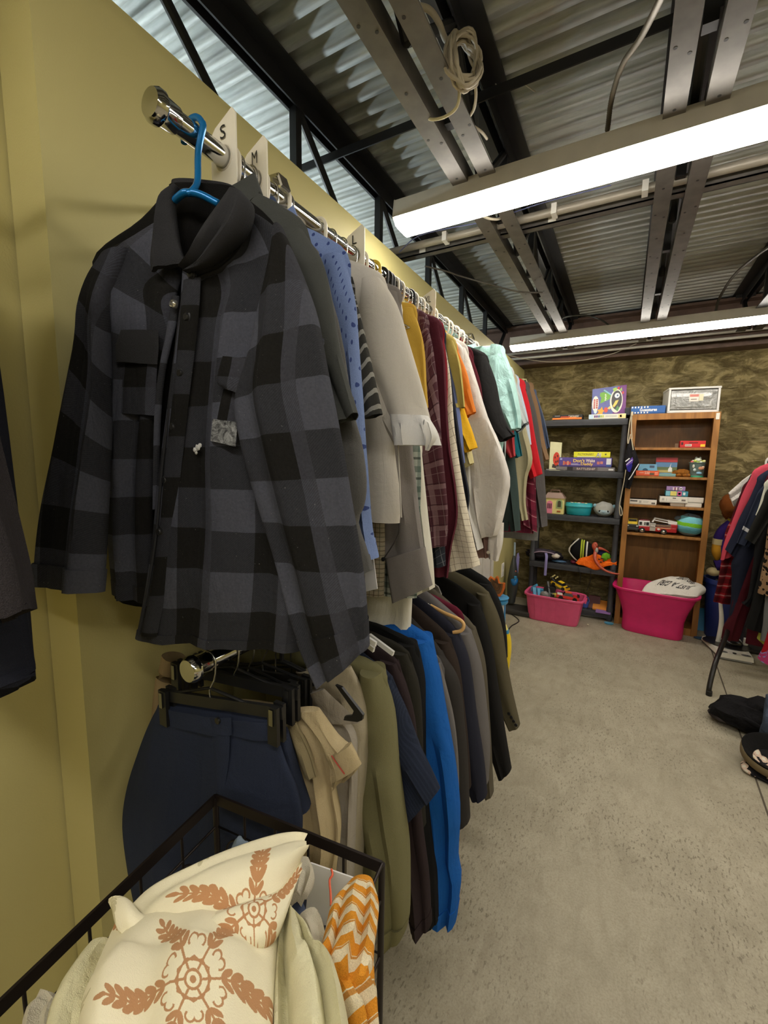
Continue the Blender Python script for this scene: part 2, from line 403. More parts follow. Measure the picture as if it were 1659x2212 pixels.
for x in (.02, .34, .6): MB().box(x, x+.03, 1.98, 1.985, 2.42, 2.445).build('clip', plain((215, 212, 205), .4), t)
for i, (y, z, lb) in enumerate(((4.30, 2.40, 'thin white conduit running along the front of the brown beam'), (4.33, 2.455, 'upper white conduit pipe along the brown beam'))):
    solo(MB().cyl((-.3, y, z), (4.5, y, z), .011, 10), 'conduit', plain((176, 170, 160), .4, .2), lb, 'pipe', None, 60)
# strip lights
M_lens = NT('lit_lens'); M_lens.b.inputs['Emission Color'].default_value = (*LAMP_C, 1); M_lens.b.inputs['Emission Strength'].default_value = LAMP_W; M_lens = M_lens.done((.9, .9, .88), .4)
M_house = plain((196, 190, 178), .35, .1)
def lamp(x0, x1, y, z, lab, k=0.):
    t = thing('strip_light', lab, 'light', ((x0+x1)/2, y, z), 'suspended strip lights')
    P = lambda x, dy, dz: (x, y+dy+k*(x-x0), z+dz)
    def ext(pr, name, m, sm=None, x0=x0, x1=x1):
        g = MB(); n = len(pr); g.add([P(x0, *q) for q in pr]+[P(x1, *q) for q in pr], [tuple(range(n)), tuple(range(n, 2*n))[::-1]]+[(i, (i+1) % n, n+(i+1) % n, n+i) for i in range(n)])
        return g.build(name, m, t, sm)
    ext([(-.062, .028), (-.052, .092), (.052, .092), (.062, .028)], 'housing', M_house)
    ext([(-.062, .028), (-.06, .014), (-.05, .003), (-.03, 0), (.03, 0), (.05, .003), (.06, .014), (.062, .028)], 'lens', M_lens, 50, x0+.004, x1-.004)
    for s_, x in ((0, x0-.003), (1, x1)): ext([(-.063, .028), (-.052, .094), (.052, .094), (.063, .028), (.05, .02), (-.05, .02)], 'end_cap', M_house, None, x, x+.004)
    for x in (x0+.3, x1-.3): MB().cyl(P(x, 0, .088), P(x, 0, DZ-z), .0012, 5).build('hanging_wire', M_steelp, t)
    return t
lamp(.115, 2.55, 1.60, 2.325, 'long lit strip light across the top right, nearest the camera', -.012)
lamp(.075, 2.5, 3.66, 2.325, 'lit strip light farther back before the brown beam', -.03)
for x0, y in ((.05, -.42), (.3, -2.3), (3.0, 1.6), (3.0, 3.6), (3.0, -.75)): lamp(x0, x0+2.0, y, 2.325, 'strip light out of the frame, %s %s' % ('behind the camera' if x0 < 1 else 'to the right', {-.42: 'in the nearer row', -.75: 'in the nearer row', -2.3: 'in the farthest row', 1.6: 'in the first row', 3.6: 'in the second row'}[y]))
t = thing('tube_lamp', 'bare cool white tube lamp in the neighbouring room beyond the olive wall', 'light', (-1.3, 1.6, 2.2))
M_cool = NT('cool_tube'); M_cool.b.inputs['Emission Color'].default_value = (.8, .93, 1, 1); M_cool.b.inputs['Emission Strength'].default_value = 42; M_cool = M_cool.done((.9, .9, .9), .4)
MB().cyl((-1.3, .2, 2.2), (-1.3, 4.2, 2.2), .02, 12).build('tube', M_cool, t, 60)
for y in (.2, 4.2): MB().cyl((-1.3, y, 2.2), (-1.3, y, DZ), .004, 6).build('hanging_wire', M_steelp, t)
# conduit whips, cables and the coil
def wire(name, pts, r, m, label, cat='cable', n=40, sides=7): return solo(MB().tube(crom(pts, n), r, sides), name, m, label, cat, None, 60)
M_mc = plain((120, 112, 100), .4, .5); M_cab = plain((176, 166, 146), .55)
t = thing('flexible_conduit', 'ribbed metal conduit whip rising from the first strip light', 'conduit', (.9, 1.5, 2.4))
pts = [aty(1312, 282, 1.60), aty(1322, 210, 1.5), aty(1345, 140, 1.38), aty(1385, 80, 1.25), aty(1436, -20, 1.06)]
cc = crom(pts, 120); MB().tube(cc, [.0065+.0012*(i % 2) for i in range(121)], 8).build('ribbed_sleeve', M_mc, t, 70)
wire('flexible_conduit', [aty(1546, 672, 3.66), aty(1556, 640, 3.6), aty(1590, 590, 3.4), aty(1659, 535, 3.1), aty(1720, 500, 2.9)], .008, M_steelp, 'grey conduit curving up from the second strip light at right', 'conduit')
wire('light_cable', [aty(1318, 704, 3.62), aty(1296, 690, 3.7), aty(1262, 681, 3.8), aty(1220, 686, 3.95), aty(1200, 702, 4.1)], .006, M_steelp, 'grey cable arching above the second strip light')
wire('light_cable', [aty(1030, 452, 1.66), aty(1050, 470, 1.75), aty(1080, 472, 1.85), aty(1106, 452, 1.9), aty(1112, 440, 1.9)], .005, plain((226, 218, 196), .4), 'pale cable looping under the first strip light')
wire('blue_cable', [aty(862, 545, 1.9), aty(900, 512, 1.89), aty(960, 495, 1.88), aty(1040, 480, 1.88), aty(1100, 462, 1.88), aty(1180, 436, 1.88), aty(1320, 400, 1.88)], .0022, plain((92, 98, 140), .5), 'thin blue cable lying along the conduit pipe')
wire('grey_cable', [aty(918, 575, 2.1), aty(960, 585, 2.2), aty(1000, 598, 2.3), aty(1060, 615, 2.4), aty(1120, 630, 2.5), aty(1172, 632, 2.55)], .004, M_steelp, 'grey cable sagging between the far joists')
wire('white_cable', [aty(1100, 768, 4.0), aty(1150, 778, 4.2), aty(1200, 782, 4.25), aty(1260, 778, 4.25), aty(1320, 765, 4.3), aty(1375, 742, 4.34)], .003, M_cab, 'thin white cable drooping below the second strip light')
wire('feed_cable', [aty(820, -30, 1.0), aty(880, 8, 1.05), aty(925, 20, 1.08), aty(948, 50, 1.1), aty(962, 85, 1.12), aty(985, 110, 1.14)], .0075, M_cab, 'thick pale cable dropping from the deck to the coil')
wire('tie_wire', [atz(1070, 180, 2.735), atz(1076, 190, 2.70), atz(1086, 198, 2.69), atz(1098, 185, 2.68), atz(1110, 168, 2.68), atz(1130, 180, 2.69), atz(1156, 198, 2.70)], .002, M_cab, 'loose white tie wire sticking out of the joist', 'wire')
t = thing('cable_coil', 'coil of pale cable hung on the joist near the top', 'cable', aty(1000, 130, 1.15)); c0 = aty(1000, 128, 1.15)
ux = nrm(np.array([.5, .75, -.25])); uz = np.array([-.1, .25, 1.]); uz = nrm(uz-ux*np.dot(ux, uz)); un = np.cross(ux, uz)
for i in range(13):
    rx, rz = .038+.012*random.random(), .055+.02*random.random(); oo = c0+un*random.uniform(-.018, .018)+ux*random.uniform(-.01, .01)+uz*random.uniform(-.012, .012)
    P = [oo+ux*rx*math.cos(a)+uz*rz*math.sin(a)*(1 if math.sin(a) > 0 else 1.25)+un*.008*math.sin(3*a+i) for a in np.linspace(0, 2*math.pi, 28)[:-1]]
    MB().tube(P, .0042, 6, closed=True).build('cable_loop', M_cab, t, 60)
wire('hanging_loop', [aty(985, 165, 1.15), aty(992, 200, 1.16), aty(986, 232, 1.17), aty(962, 252, 1.2), aty(935, 258, 1.22), aty(915, 252, 1.24)], .004, plain((206, 196, 160), .5), 'pale cable loop hanging across both grey chords')
wire('hanging_loop', [aty(1022, 150, 1.15), aty(1028, 200, 1.2), aty(1024, 235, 1.25), aty(1012, 262, 1.3), aty(1040, 285, 1.36), aty(1052, 300, 1.4)], .004, M_cab, 'brown cable tail trailing below the coil')
# left wall fittings far back
t = tag(MB().box(0, .014, 2.55, 3.62, .0, .95).box(.014, .02, 2.55, 2.62, 0, .95).box(.014, .026, 3.02, 3.07, 0, .95).box(.014, .02, 3.30, 3.33, 0, .95).box(.014, .024, 3.54, 3.62, 0, .95).build('wall_board', plain((206, 203, 196), .5), None), 'white panelled board standing low against the olive wall', 'board')
t = thing('wall_outlet', 'white outlet cover low on the olive wall beside the board', 'outlet', (0, 4.04, .4)); pp = aty(1085, 1232, 4.06)
MB().rbox(-.001, .008, 4.0, 4.08, .34, .47, .003).build('cover_plate', plain((235, 232, 225), .35), t)
for z in (.375, .435): MB().rbox(.006, .0105, 4.022, 4.058, z-.018, z+.018, .003).build('socket', plain((210, 207, 200), .35), t)
# ================================================================== hanging rails
def rail(name, lab, x, y0, y1, z, brk):
    t = thing(name, lab, 'rail', (x, (y0+y1)/2, z), 'chrome clothes rails on the olive wall')
    MB().cyl((x, y0, z), (x, y1, z), .0165, 24).build('tube', M_chrome, t, 50)
    MB().lathe([(0, -.012), (.02, -.011), (.0245, -.004), (.0245, .004), (.021, .008), (.0195, .03), (.0175, .032)], (x, y0, z), 26, ax='y').build('end_cap', M_chrome, t, 40)
    for yb in brk:
        g = MB(); g.box(0, .006, yb-.02, yb+.02, z-.05, z+.06); g.bar((.0, yb, z+.045), (x+.02, yb, z+.028), .024, .006); g.bar((x+.02, yb, z+.03), (x+.03, yb, z+.005), .024, .005)
        g.bar((.003, yb, z-.045), (x-.02, yb, z-.02), .018, .005); g.build('bracket', M_chrome, t)
    return t
RX, RZ, LZ = .30, 1.965, 1.07
rail('clothes_rail', 'upper chrome rail carrying the long row of shirts', RX, .452, 3.3, RZ, (.70, 1.9, 3.1))
rail('clothes_rail', 'lower chrome rail under the plaid jacket carrying trousers and suits', RX, .470, 2.4, LZ, (.9, 2.2))
# ---------------------------------------------------------------- hangers
M_wire = plain((190, 190, 188), .25, 1.); M_hw = plain((226, 220, 204), .4); M_hb = plain((24, 24, 25), .4); M_hblue = plain((20, 112, 176), .22, .35, .6); M_hwood = plain((206, 164, 104), .45)
M_hy = plain((222, 190, 60), .4)
def hanger(mat, r, lab, y, zn, hw, drop, k=0., z=RZ, x=RX, grp='hangers on the upper rail', dy=0.):
    """hook over the rail, neck, sloping arms and cross bar; the arms lie inside the garment"""
    t = thing('clothes_hanger', lab, 'hanger', (x, y, z), grp)
    hr = .0175+r; P = [(x-hr*math.cos(a), y, z+hr*math.sin(a)) for a in np.linspace(-.35, math.pi*.97, 14)]
    P += [(x+hr*.98, y, z-.02), (x+hr*.75, y, z-.034), (x, y, min(z-.05, zn+.03)), (x, y, zn)]
    MB().tube(crom(P, 40), r, 8).build('hook', mat, t, 60)
    yy = lambda dx: y+k*dx+dy
    A = [(x-hw, yy(-hw), zn-drop), (x-hw*.6, yy(-hw*.6), zn-drop*.55), (x-.03, yy(-.03), zn-.006), (x, yy(0), zn), (x+.03, yy(.03), zn-.006), (x+hw*.6, yy(hw*.6), zn-drop*.55), (x+hw, yy(hw), zn-drop)]
    MB().tube(crom(A, 30), r*1.15, 8).build('arms', mat, t, 60)
    if r < .006: MB().cyl(A[0], A[-1], r, 7).build('cross_bar', mat, t, 60)
    return t
def size_tag(y, letters, lab, lean=0.):
    """flat white size divider hooked on the rail"""
    t = thing('size_divider', lab, 'size marker', (RX, y, RZ)); z = RZ
    c, s_ = math.cos(R(180)), 0
    W2 = .031; P = []
    out = [(-W2, -.075), (W2*.2, -.085), (W2, -.07), (W2, .062), (W2*.75, .072), (-W2*.6, .052), (-W2, .04)]
    ring = [(.019*math.cos(a), .019*math.sin(a)) for a in np.linspace(0, 2*math.pi, 18)[:-1]]
    b = bmesh.new(); vo = [b.verts.new((RX+p[0], y, z+p[1])) for p in out]; vi = [b.verts.new((RX+p[0], y, z+p[1])) for p in ring]
    ed = [b.edges.new((vo[i], vo[(i+1) % len(vo)])) for i in range(len(vo))]+[b.edges.new((vi[i], vi[(i+1) % len(vi)])) for i in range(len(vi))]
    bmesh.ops.triangle_fill(b, edges=ed, use_beauty=True)
    ex = bmesh.ops.extrude_face_region(b, geom=b.faces[:]); [setattr(q, 'co', q.co+V3((0, .003, 0))) for q in ex['geom'] if isinstance(q, bmesh.types.BMVert)]
    b.verts.index_update(); g = MB(); g.add([q.co for q in b.verts], [[q.index for q in f.verts] for f in b.faces]); b.free()
    g.build('tag', plain((232, 226, 210), .4), t)
    MB().tube([(RX+p[0]*1.02, y+.0015, z+p[1]*1.02) for p in ring], .0028, 6, closed=True).build('ring', plain((215, 208, 190), .4), t, 60)
    h = .027; text(letters, (RX+.002, y-.0012, z+.039), 1, (1, 0, 0), (0, 0, 1), plain((20, 20, 20), .6), t, 'lettering', (.0095*len(letters)+.004, h*.8))
    return t
size_tag(.575, 'S', 'white size divider lettered S nearest the rail end'); size_tag(.648, 'M', 'white size divider lettered M behind the plaid jacket')
size_tag(.99, 'L', 'white size divider lettered L behind the blue dotted shirt'); size_tag(1.46, 'XL', 'white size divider lettered XL above the maroon shirt')
# ---------------------------------------------------------------- garment builder
_sd = [1.]
def garment(name, short, cat, y, R_, cin, hem, mat, k=0., hz=None, bw=None, neck=.062, th=.016, sth=.013, cuff=None, col=None, colm=None, hang=(M_hw, .0042), rz=RZ, sh=None, fold=.009, grp='clothes on the upper rail', lab=None, zn=None, cufm=None, slv=1, bl=None, seam=True, dy=.0, hgrp=None, hname=None, xb=None):
    """shirt, jumper or jacket: R_ = photo pixels along the outer sleeve edge (shoulder to cuff), cin = inner cuff corner, hem = hem height in metres"""
    _sd[0] += 1.37; sd = _sd[0]
    P = lambda p: aty(p[0], p[1], y, k, RX)
    ro = [P(p) for p in R_]; ci = P(cin)
    if sh is not None:                     # fixed shoulder tip
        ro[0] = np.array([RX+sh[0], y+k*sh[0], sh[1]])
    hem = P(hem)[2] if isinstance(hem, tuple) else hem
    tip = ro[0]; hw = tip[0]-RX; zs = tip[2]; zt = zn if zn else min(rz-.062, zs+.06)
    t = thing(name, lab, cat, (RX, y, zt), grp)
    bw = bw or max(.12, hw*.9)
    def pt(dx, z, oy=0.): return np.array([RX+dx, y+k*dx+oy, z])
    lx = min(RX-.035, hw)                  # the wall stops the far side
    f = lx/hw
    Rb = [pt(neck, zt), pt((neck+hw)/2*.98, (zt+zs)/2+.012), pt(hw*.985, zs), pt(min(hw, bw*1.04), zs-.13), pt(bw, zs-.32), pt((xb if xb else bw)*1.01, (zs-.3+hem)/2-.05), pt(xb if xb else bw*1.02, hem)]
    Lb = [pt(-neck, zt), pt(-(neck+hw)/2*f*.98, (zt+zs)/2+.012), pt(-hw*f*.985, zs), pt(-min(hw, bw*1.04)*f, zs-.13), pt(-bw*f, zs-.32), pt(-bw*f*1.01, (zs-.3+hem)/2-.05), pt(-bw*f*1.02, hem)]
    g = MB(); g.strip(Lb, Rb, 26, 14, [.012, th, th*1.1, th*1.2, th*1.25, th*1.3, th*1.35], (fold, 2.6, sd)); g.build('body', mat, t, 60)
    if slv:
        n = len(ro); arm = pt(max(.05, hw-.10), zs-.17); a0 = pt(max(.03, hw-.055), zs+.012)
        li = [a0]+[arm+(ci-arm)*((i)/(n-1))**1.0 if i else a0 for i in range(1, n)]
        o_ = np.array([0, -dy-.004, 0])
        top = pt(hw-.012, zs+.008)
        g = MB(); rows = 20
        g.strip([q+o_ for q in li], [top+o_]+[q+o_ for q in ro[1:]] if len(ro) > 1 else ro, rows, 9, [sth*1.2, sth*1.35, sth*1.2, sth], (fold*.9, 1.6, sd+.4))
        g.build('sleeve', mat, t, 60)
        if seam:
            q = crom([li[0]+o_, (li[0]+top)/2+(0, -.018, -.03), pt(hw-.02, zs-.03)-(0, .02, 0)], 10)
        if cuff:                            # a band round the sleeve end
            ln = sum(np.linalg.norm(g.rings[i+1][0]-g.rings[i][0]) for i in range(rows)); i0 = max(1, int(round(rows*(1-cuff/ln))))
            c_ = MB(); c_.wrap(g, i0, -1); c_.build('cuff', cufm or mat, t, 60)
        # far sleeve against the wall
        mi = lambda q: np.array([max(.022, RX-(q[0]-RX)*min(1., f)), y-k*(q[0]-RX), q[2]])
        g = MB(); g.strip([mi(q)-o_*2 for q in [top]+ro[1:]], [mi(q)+(.035, 0, 0)-o_*2 for q in li], 14, 7, [sth*1.2, sth], (fold*.8, 1.6, sd+.9)); g.build('sleeve', mat, t, 60)
    if col:                                 # collar: 'shirt' folded, 'crew' rib, 'lapel'
        cm = colm or mat; n = 22
        def ringp(rx, ry, z, fz=0.):
            return [np.array([RX+rx*math.cos(a), y+k*rx*math.cos(a)+ry*math.sin(a), z+fz*max(0, -math.sin(a))]) for a in np.linspace(0, 2*math.pi, n+1)[:-1]]
        rows = {'shirt': [(neck*.9, .022, .0, -.02), (neck*.86, .024, .034, -.03), (neck*.9, .028, .038, -.03), (neck*1.12, .036, .004, -.045), (neck*1.06, .034, .0, -.04)],
                'crew': [(neck*1.08, .022, -.006, -.02), (neck*.98, .026, .012, -.022), (neck*.9, .022, .012, -.022)],
                'lapel': [(neck*1.0, .024, -.01, -.05), (neck*.95, .028, .03, -.06), (neck*1.25, .036, -.012, -.12), (neck*1.2, .032, -.02, -.1)]}[col]
        g = MB(); rr = [ringp(a, b_, zt+c-.004, d) for a, b_, c, d in rows]; vs = [q for r_ in rr for q in r_]
        g.add(vs, [(i*n+j, i*n+(j+1) % n, (i+1)*n+(j+1) % n, (i+1)*n+j) for i in range(len(rr)-1) for j in range(n)]); g.build('collar', cm, t, 60)
    if hang:
        hanger(hang[0], hang[1], '%s hanger holding the %s' % (hname or {id(M_hw): 'white plastic', id(M_wire): 'steel wire', id(M_hb): 'black plastic', id(M_hy): 'yellow plastic', id(M_hwood): 'wooden', id(M_hblue): 'blue'}[id(hang[0])], short), y, zt-.012, hw*.86*min(1, f+.08), max(.03, zt-zs-.01), k, rz, RX, hgrp or ('hangers on the upper rail' if rz == RZ else 'hangers on the lower rail'))
    return t
WH = (M_hw, .0042); WI = (M_wire, .0016); BK = (M_hb, .0045)
def dots(base, dot, per=.022, r=.0032):
    def f(n, uv, u, v):
        row = n.math('FLOOR', n.math('DIVIDE', v, per)); sh_ = n.math('MULTIPLY', n.math('FRACT', n.math('MULTIPLY', row, .5)), per)
        fu = n.math('SUBTRACT', n.math('FRACT', n.math('ADD', n.math('DIVIDE', n.math('ADD', u, sh_), per), 50)), .5); fv = n.math('SUBTRACT', n.math('FRACT', n.math('ADD', n.math('DIVIDE', v, per), 50)), .5)
        d = n.math('SQRT', n.math('ADD', n.math('POWER', fu, 2), n.math('MULTIPLY', n.math('POWER', fv, 2), .55)))
        return n.mix(n.math('LESS_THAN', d, r/per), lin(base), lin(dot))
    return f
def stripes(base, col, per, duty, axis='v', col2=None):
    def f(n, uv, u, v):
        x = v if axis == 'v' else u
        c = n.mix(band(n, x, per, duty), lin(base), lin(col))
        if col2: c = n.mix(band(n, x, per, .1, -duty-.03), c, lin(col2))
        return c
    return f
def plaid(base, cols, per, lines=()):
    """crossing translucent bands; lines = (offset, duty, colour, weight)"""
    def f(n, uv, u, v):
        c = n.mix(0., lin(base), lin(base))
        for off, duty, cc, wgt in cols:
            for x in (u, v): c = n.mix(n.math('MULTIPLY', band(n, x, per, duty, off), wgt), c, lin(cc))
        return c
    return f
U = 'clothes on the upper rail'
M_ch = cloth((72, 74, 72), rough=.85)
garment('short_sleeve_shirt', 'charcoal short sleeve shirt', 'shirt', .59, [(668, 505), (697, 560), (718, 640), (735, 740), (755, 820), (777, 893)], (722, 922), 1.12, M_ch, lab='charcoal collared short sleeve shirt just behind the plaid jacket', col='shirt', zn=1.9, hang=WH, cuff=.03)
garment('jersey', 'heather grey jersey', 'jersey', .635, [(700, 560), (738, 720), (762, 880), (782, 960), (790, 1040), (784, 1090), (770, 1130), (790, 1190), (801, 1232)], (755, 1255), 1.1, cloth((96, 95, 94), heather=.5), lab='heather grey long sleeve jersey peeping out below the charcoal shirt', hang=WI, cuff=.05, col='crew')
M_bd = pattern(dots((122, 142, 190), (58, 74, 128), .022, .0028))
garment('dress_shirt', 'blue dotted shirt', 'shirt', .69, [(757, 560), (768, 640), (778, 740), (790, 860), (798, 1000), (806, 1130), (818, 1204)], (786, 1207), 1.14, M_bd, lab='light blue dress shirt printed with small navy motifs', col='shirt', hang=WI, cuff=.055, sth=.016, zn=1.895)
garment('striped_shirt', 'grey striped tee', 'shirt', .735, [(768, 610), (775, 660), (788, 720), (804, 790), (826, 894)], (792, 906), 1.2, pattern(stripes((58, 57, 54), (150, 148, 142), .021, .3)), lab='dark grey short sleeve tee with pale horizontal stripes', hang=WI, fold=.003)
t = tag(MB().hexa([tuple(aty(*p, .71)+np.array((0, o, 0))) for o in (0, .0015) for p in ((786, 1206), (806, 1200), (815, 1272), (790, 1278))]).build('paper_tag', plain((214, 214, 216), .6), None), 'white paper swing tag hanging between dotted shirt cuff and cream shirt', 'tag')
# ---- the cream shirt with a turned-up sleeve
M_cr = cloth((206, 200, 190)); M_wt = cloth((222, 220, 216))
cs = garment('dress_shirt', 'cream shirt with rolled sleeves', 'shirt', .84, [(838, 612), (860, 660), (880, 730), (903, 810), (924, 890), (940, 952)], (858, 960), (840, 1128), M_cr, lab='cream shirt with rolled sleeves, broad shoulder facing out', hang=WH, th=.02, sth=.022, xb=.222, bw=.205, neck=.075, zn=1.885, hgrp=U[:0] or None)
g = MB(); P8 = lambda p, d=0: aty(p[0], p[1], .815-d)
g.strip([P8((846, 896)), P8((852, 930)), P8((854, 962))], [P8((922, 898)), P8((940, 930)), P8((950, 962))], 8, 12, [.026, .03, .026], (.01, 2.2, 5.)); g.build('rolled_cuff', M_wt, cs, 60)
g = MB(); g.strip([P8((918, 905), .02), P8((914, 940), .02), P8((922, 972), .02)], [P8((930, 915), .02), P8((944, 945), .02), P8((926, 974), .02)], 6, 8, [.008, .012, .004], (.006, 2, 2)); g.build('cuff_point', M_wt, cs, 60)
g = MB(); g.bar(aty(857, 900, .812), aty(867, 1118, .812), .0016, .004, (0, 1, 0)); g.build('side_seam', cloth((176, 170, 160)), cs)
garment('check_shirt', 'brown check shirt', 'shirt', .885, [(838, 640), (866, 800)], (840, 810), (826, 1288), pattern(plaid((150, 140, 120), [(0, .12, (86, 70, 50), .7), (.5, .1, (70, 74, 60), .6)], .022)), lab='small brown check shirt whose hem shows below the cream shirt', hang=WI, slv=0, xb=.16)
M_gr = cloth((132, 126, 122), nap=1, heather=.25)
gs = garment('dress_shirt', 'grey chambray shirt', 'shirt', .93, [(872, 640), (884, 800), (889, 965), (897, 1040), (906, 1110), (918, 1190), (933, 1264)], (852, 1300), 1.16, M_gr, lab='grey chambray dress shirt with wide buttoned cuff hanging low', hang=WI, sth=.02, xb=.12, bw=.13)
g = MB(); Q = lambda p: aty(p[0], p[1], .90); g.strip([Q((835, 1206)), Q((842, 1255)), Q((850, 1302))], [Q((918, 1182)), Q((926, 1226)), Q((934, 1264))], 8, 10, [.022, .021, .02], (.003, 2, 1)); g.build('cuff', M_gr, gs, 60)
g = MB(); g.tube(crom([Q((866, 1080))-(0, .022, 0), Q((872, 1130))-(0, .022, 0), Q((866, 1160))-(0, .022, 0), Q((836, 1206))-(0, .02, 0)], 16), .0016, 5); g.build('cuff_slit', cloth((70, 66, 64)), gs)
MB().lathe([(0, -.002), (.005, -.001), (.005, .002)], Q((838, 1204))-(0, .024, 0), 10, ax='y').build('button', M_hb, gs, 40)
garment('flannel_shirt', 'green plaid shirt', 'shirt', .975, [(850, 660), (892, 900)], (860, 900), (904, 1294), pattern(plaid((206, 214, 208), [(0, .3, (58, 92, 84), .55), (.45, .12, (24, 40, 38), .7)], .05)), lab='green and white plaid shirt whose hem shows under the grey cuff', hang=WI, slv=0, xb=.205, bw=.2)
M_ivory = cloth((218, 214, 200)); ic = garment('long_coat', 'ivory coat', 'coat', 1.02, [(868, 660), (895, 850), (911, 965), (921, 1060), (928, 1130), (937, 1210), (940, 1268)], (900, 1285), (880, 1392), M_ivory, lab='long ivory cotton coat reaching down to the lower rail', hang=WH, xb=.172, bw=.19, th=.03)
garment('polo_shirt', 'mustard yellow polo', 'shirt', 1.085, [(903, 672), (914, 740), (920, 820), (925, 880)], (890, 890), 1.25, cloth((214, 174, 74), nap=1), lab='mustard yellow knit polo between the cream and burgundy plaid shirts', hang=(M_hy, .005), zn=1.87)
M_bp = pattern(plaid((84, 48, 56), [(0, .22, (128, 100, 104), .8), (.07, .05, (58, 30, 38), .8), (.5, .03, (150, 130, 132), .5)], .058))
garment('plaid_shirt', 'burgundy plaid shirt', 'shirt', 1.13, [(928, 692), (938, 760), (948, 860), (957, 980), (964, 1060), (968, 1120), (965, 1178)], (930, 1180), 1.22, M_bp, lab='burgundy long sleeve shirt with pale plaid stripes', hang=BK, cuff=.05, sth=.016)
garment('check_shirt', 'dark navy grid shirt', 'shirt', 1.155, [(928, 720), (945, 900), (962, 1222)], (935, 1226), 1.2, pattern(plaid((38, 42, 50), [(0, .06, (120, 122, 126), .6)], .018)), lab='dark navy grid shirt cuff just under the burgundy plaid sleeve', hang=BK, sth=.012)
garment('long_sleeve_shirt', 'maroon long sleeve shirt', 'shirt', 1.20, [(958, 704), (962, 780), (966, 860), (974, 960), (988, 1060), (990, 1120), (978, 1180), (970, 1246)], (934, 1240), 1.15, cloth((88, 36, 48)), lab='dark maroon long sleeve shirt with baggy sleeve', hang=WH, cuff=.05, fold=.01)
garment('polo_shirt', 'crimson polo', 'shirt', 1.235, [(961, 706), (966, 770), (968, 820), (967, 890)], (945, 892), 1.3, cloth((128, 24, 40)), lab='crimson polo with rounded shoulder below the XL divider', hang=WH, zn=1.885)
M_win = pattern(plaid((226, 216, 196), [(0, .07, (120, 104, 84), .75)], .0185))
garment('check_shirt', 'cream windowpane shirt', 'shirt', 1.275, [(962, 720), (972, 800), (982, 920), (998, 1030), (1014, 1120), (1026, 1180), (1038, 1220)], (966, 1235), 1.2, M_win, lab='cream shirt with brown windowpane checks and long cuff', hang=WI, cuff=.05, xb=.15)
garment('long_sleeve_shirt', 'dark navy shirt', 'shirt', 1.31, [(965, 720), (980, 840), (995, 940), (1008, 1020), (1016, 1070), (1012, 1110)], (990, 1120), 1.2, cloth((38, 40, 50)), lab='narrow dark navy sleeve beside the periwinkle one', hang=BK)
garment('polo_shirt', 'periwinkle polo', 'shirt', 1.335, [(968, 730), (982, 830), (996, 900), (1004, 1000)], (985, 1004), 1.25, cloth((112, 124, 172)), lab='periwinkle blue polo behind the crimson one', hang=WH)
garment('polo_shirt', 'bright yellow polo', 'shirt', 1.37, [(970, 730), (985, 820), (1005, 890), (1020, 930), (1031, 967)], (1006, 978), 1.22, cloth((230, 178, 38)), lab='bright yellow polo with ribbed cuff', hang=WI, cuff=.03)
garment('t_shirt', 'khaki gold tee', 'shirt', 1.345, [(988, 742), (997, 790), (1003, 840), (1006, 880)], (975, 885), 1.2, cloth((190, 172, 98)), lab='khaki gold tee with its shoulder seam showing', hang=WI, zn=1.875)
garment('polo_shirt', 'pale yellow polo', 'shirt', 1.40, [(985, 760), (1005, 900), (1024, 1000)], (1008, 1010), 1.2, cloth((206, 194, 142)), lab='pale yellow sleeve just below the bright yellow cuff', hang=WI, cuff=.03)
garment('polo_shirt', 'orange polo', 'shirt', 1.43, [(992, 752), (1008, 800), (1020, 850), (1029, 890)], (1004, 905), 1.25, cloth((226, 132, 56)), lab='orange polo with open short sleeve', hang=WI, cuff=.025, zn=1.885)
M_wtw = cloth((220, 214, 208), wr=.5); ws = garment('dress_shirt', 'long white shirt', 'shirt', 1.50, [(1012, 756), (1030, 820), (1055, 900), (1078, 950), (1096, 1000), (1104, 1040), (1095, 1090), (1080, 1150), (1071, 1156)], (1040, 1160), (1050, 1158), M_wtw, lab='white long sleeve dress shirt, broad sleeve in the middle of the row', hang=WH, sth=.03, fold=.014, xb=.12)
g = MB(); q_ = lambda p: aty(p[0], p[1], 1.50); g.strip([q_((1060, 1130)), q_((1053, 1180)), q_((1056, 1206))], [q_((1088, 1130)), q_((1086, 1172)), q_((1076, 1212))], 8, 8, [.02, .018, .014], (.004, 2, 3)); g.build('cuff', M_wtw, ws, 60)
MB().lathe([(0, -.002), (.006, -.001), (.006, .002)], q_((1058, 1191))-(0, .022, 0), 10, ax='y').build('button', plain((196, 186, 170), .4), ws, 40)
garment('long_sleeve_shirt', 'taupe rose shirt', 'shirt', 1.52, [(1014, 780), (1040, 900), (1056, 1100), (1058, 1204)], (1034, 1204), 1.2, cloth((150, 118, 108)), lab='taupe rose cuff just below the white shirt', hang=WI)
garment('dress_shirt', 'second white shirt', 'shirt', 1.46, [(1004, 760), (1012, 900), (1020, 1050), (1032, 1130), (1043, 1184)], (1026, 1190), 1.15, M_wt, lab='narrow white sleeve with cuff left of the long white shirt', hang=WI, cuff=.05)
garment('polo_shirt', 'wine polo with white piping', 'shirt', 1.57, [(1024, 766), (1040, 830), (1046, 900)], (1030, 905), 1.2, cloth((84, 26, 36)), lab='wine polo with white piping between white and black shirts', hang=WI)
garment('camp_shirt', 'black camp shirt', 'shirt', 1.62, [(1058, 776), (1070, 820), (1082, 880), (1098, 920), (1112, 940)], (1082, 955), 1.1, cloth((38, 37, 38)), lab='black short sleeve camp shirt in front of the mint shirt', hang=WH, cuff=.03, zn=1.885, sth=.03)
M_mint = cloth((150, 204, 202), wr=.7, col2=(196, 224, 220))
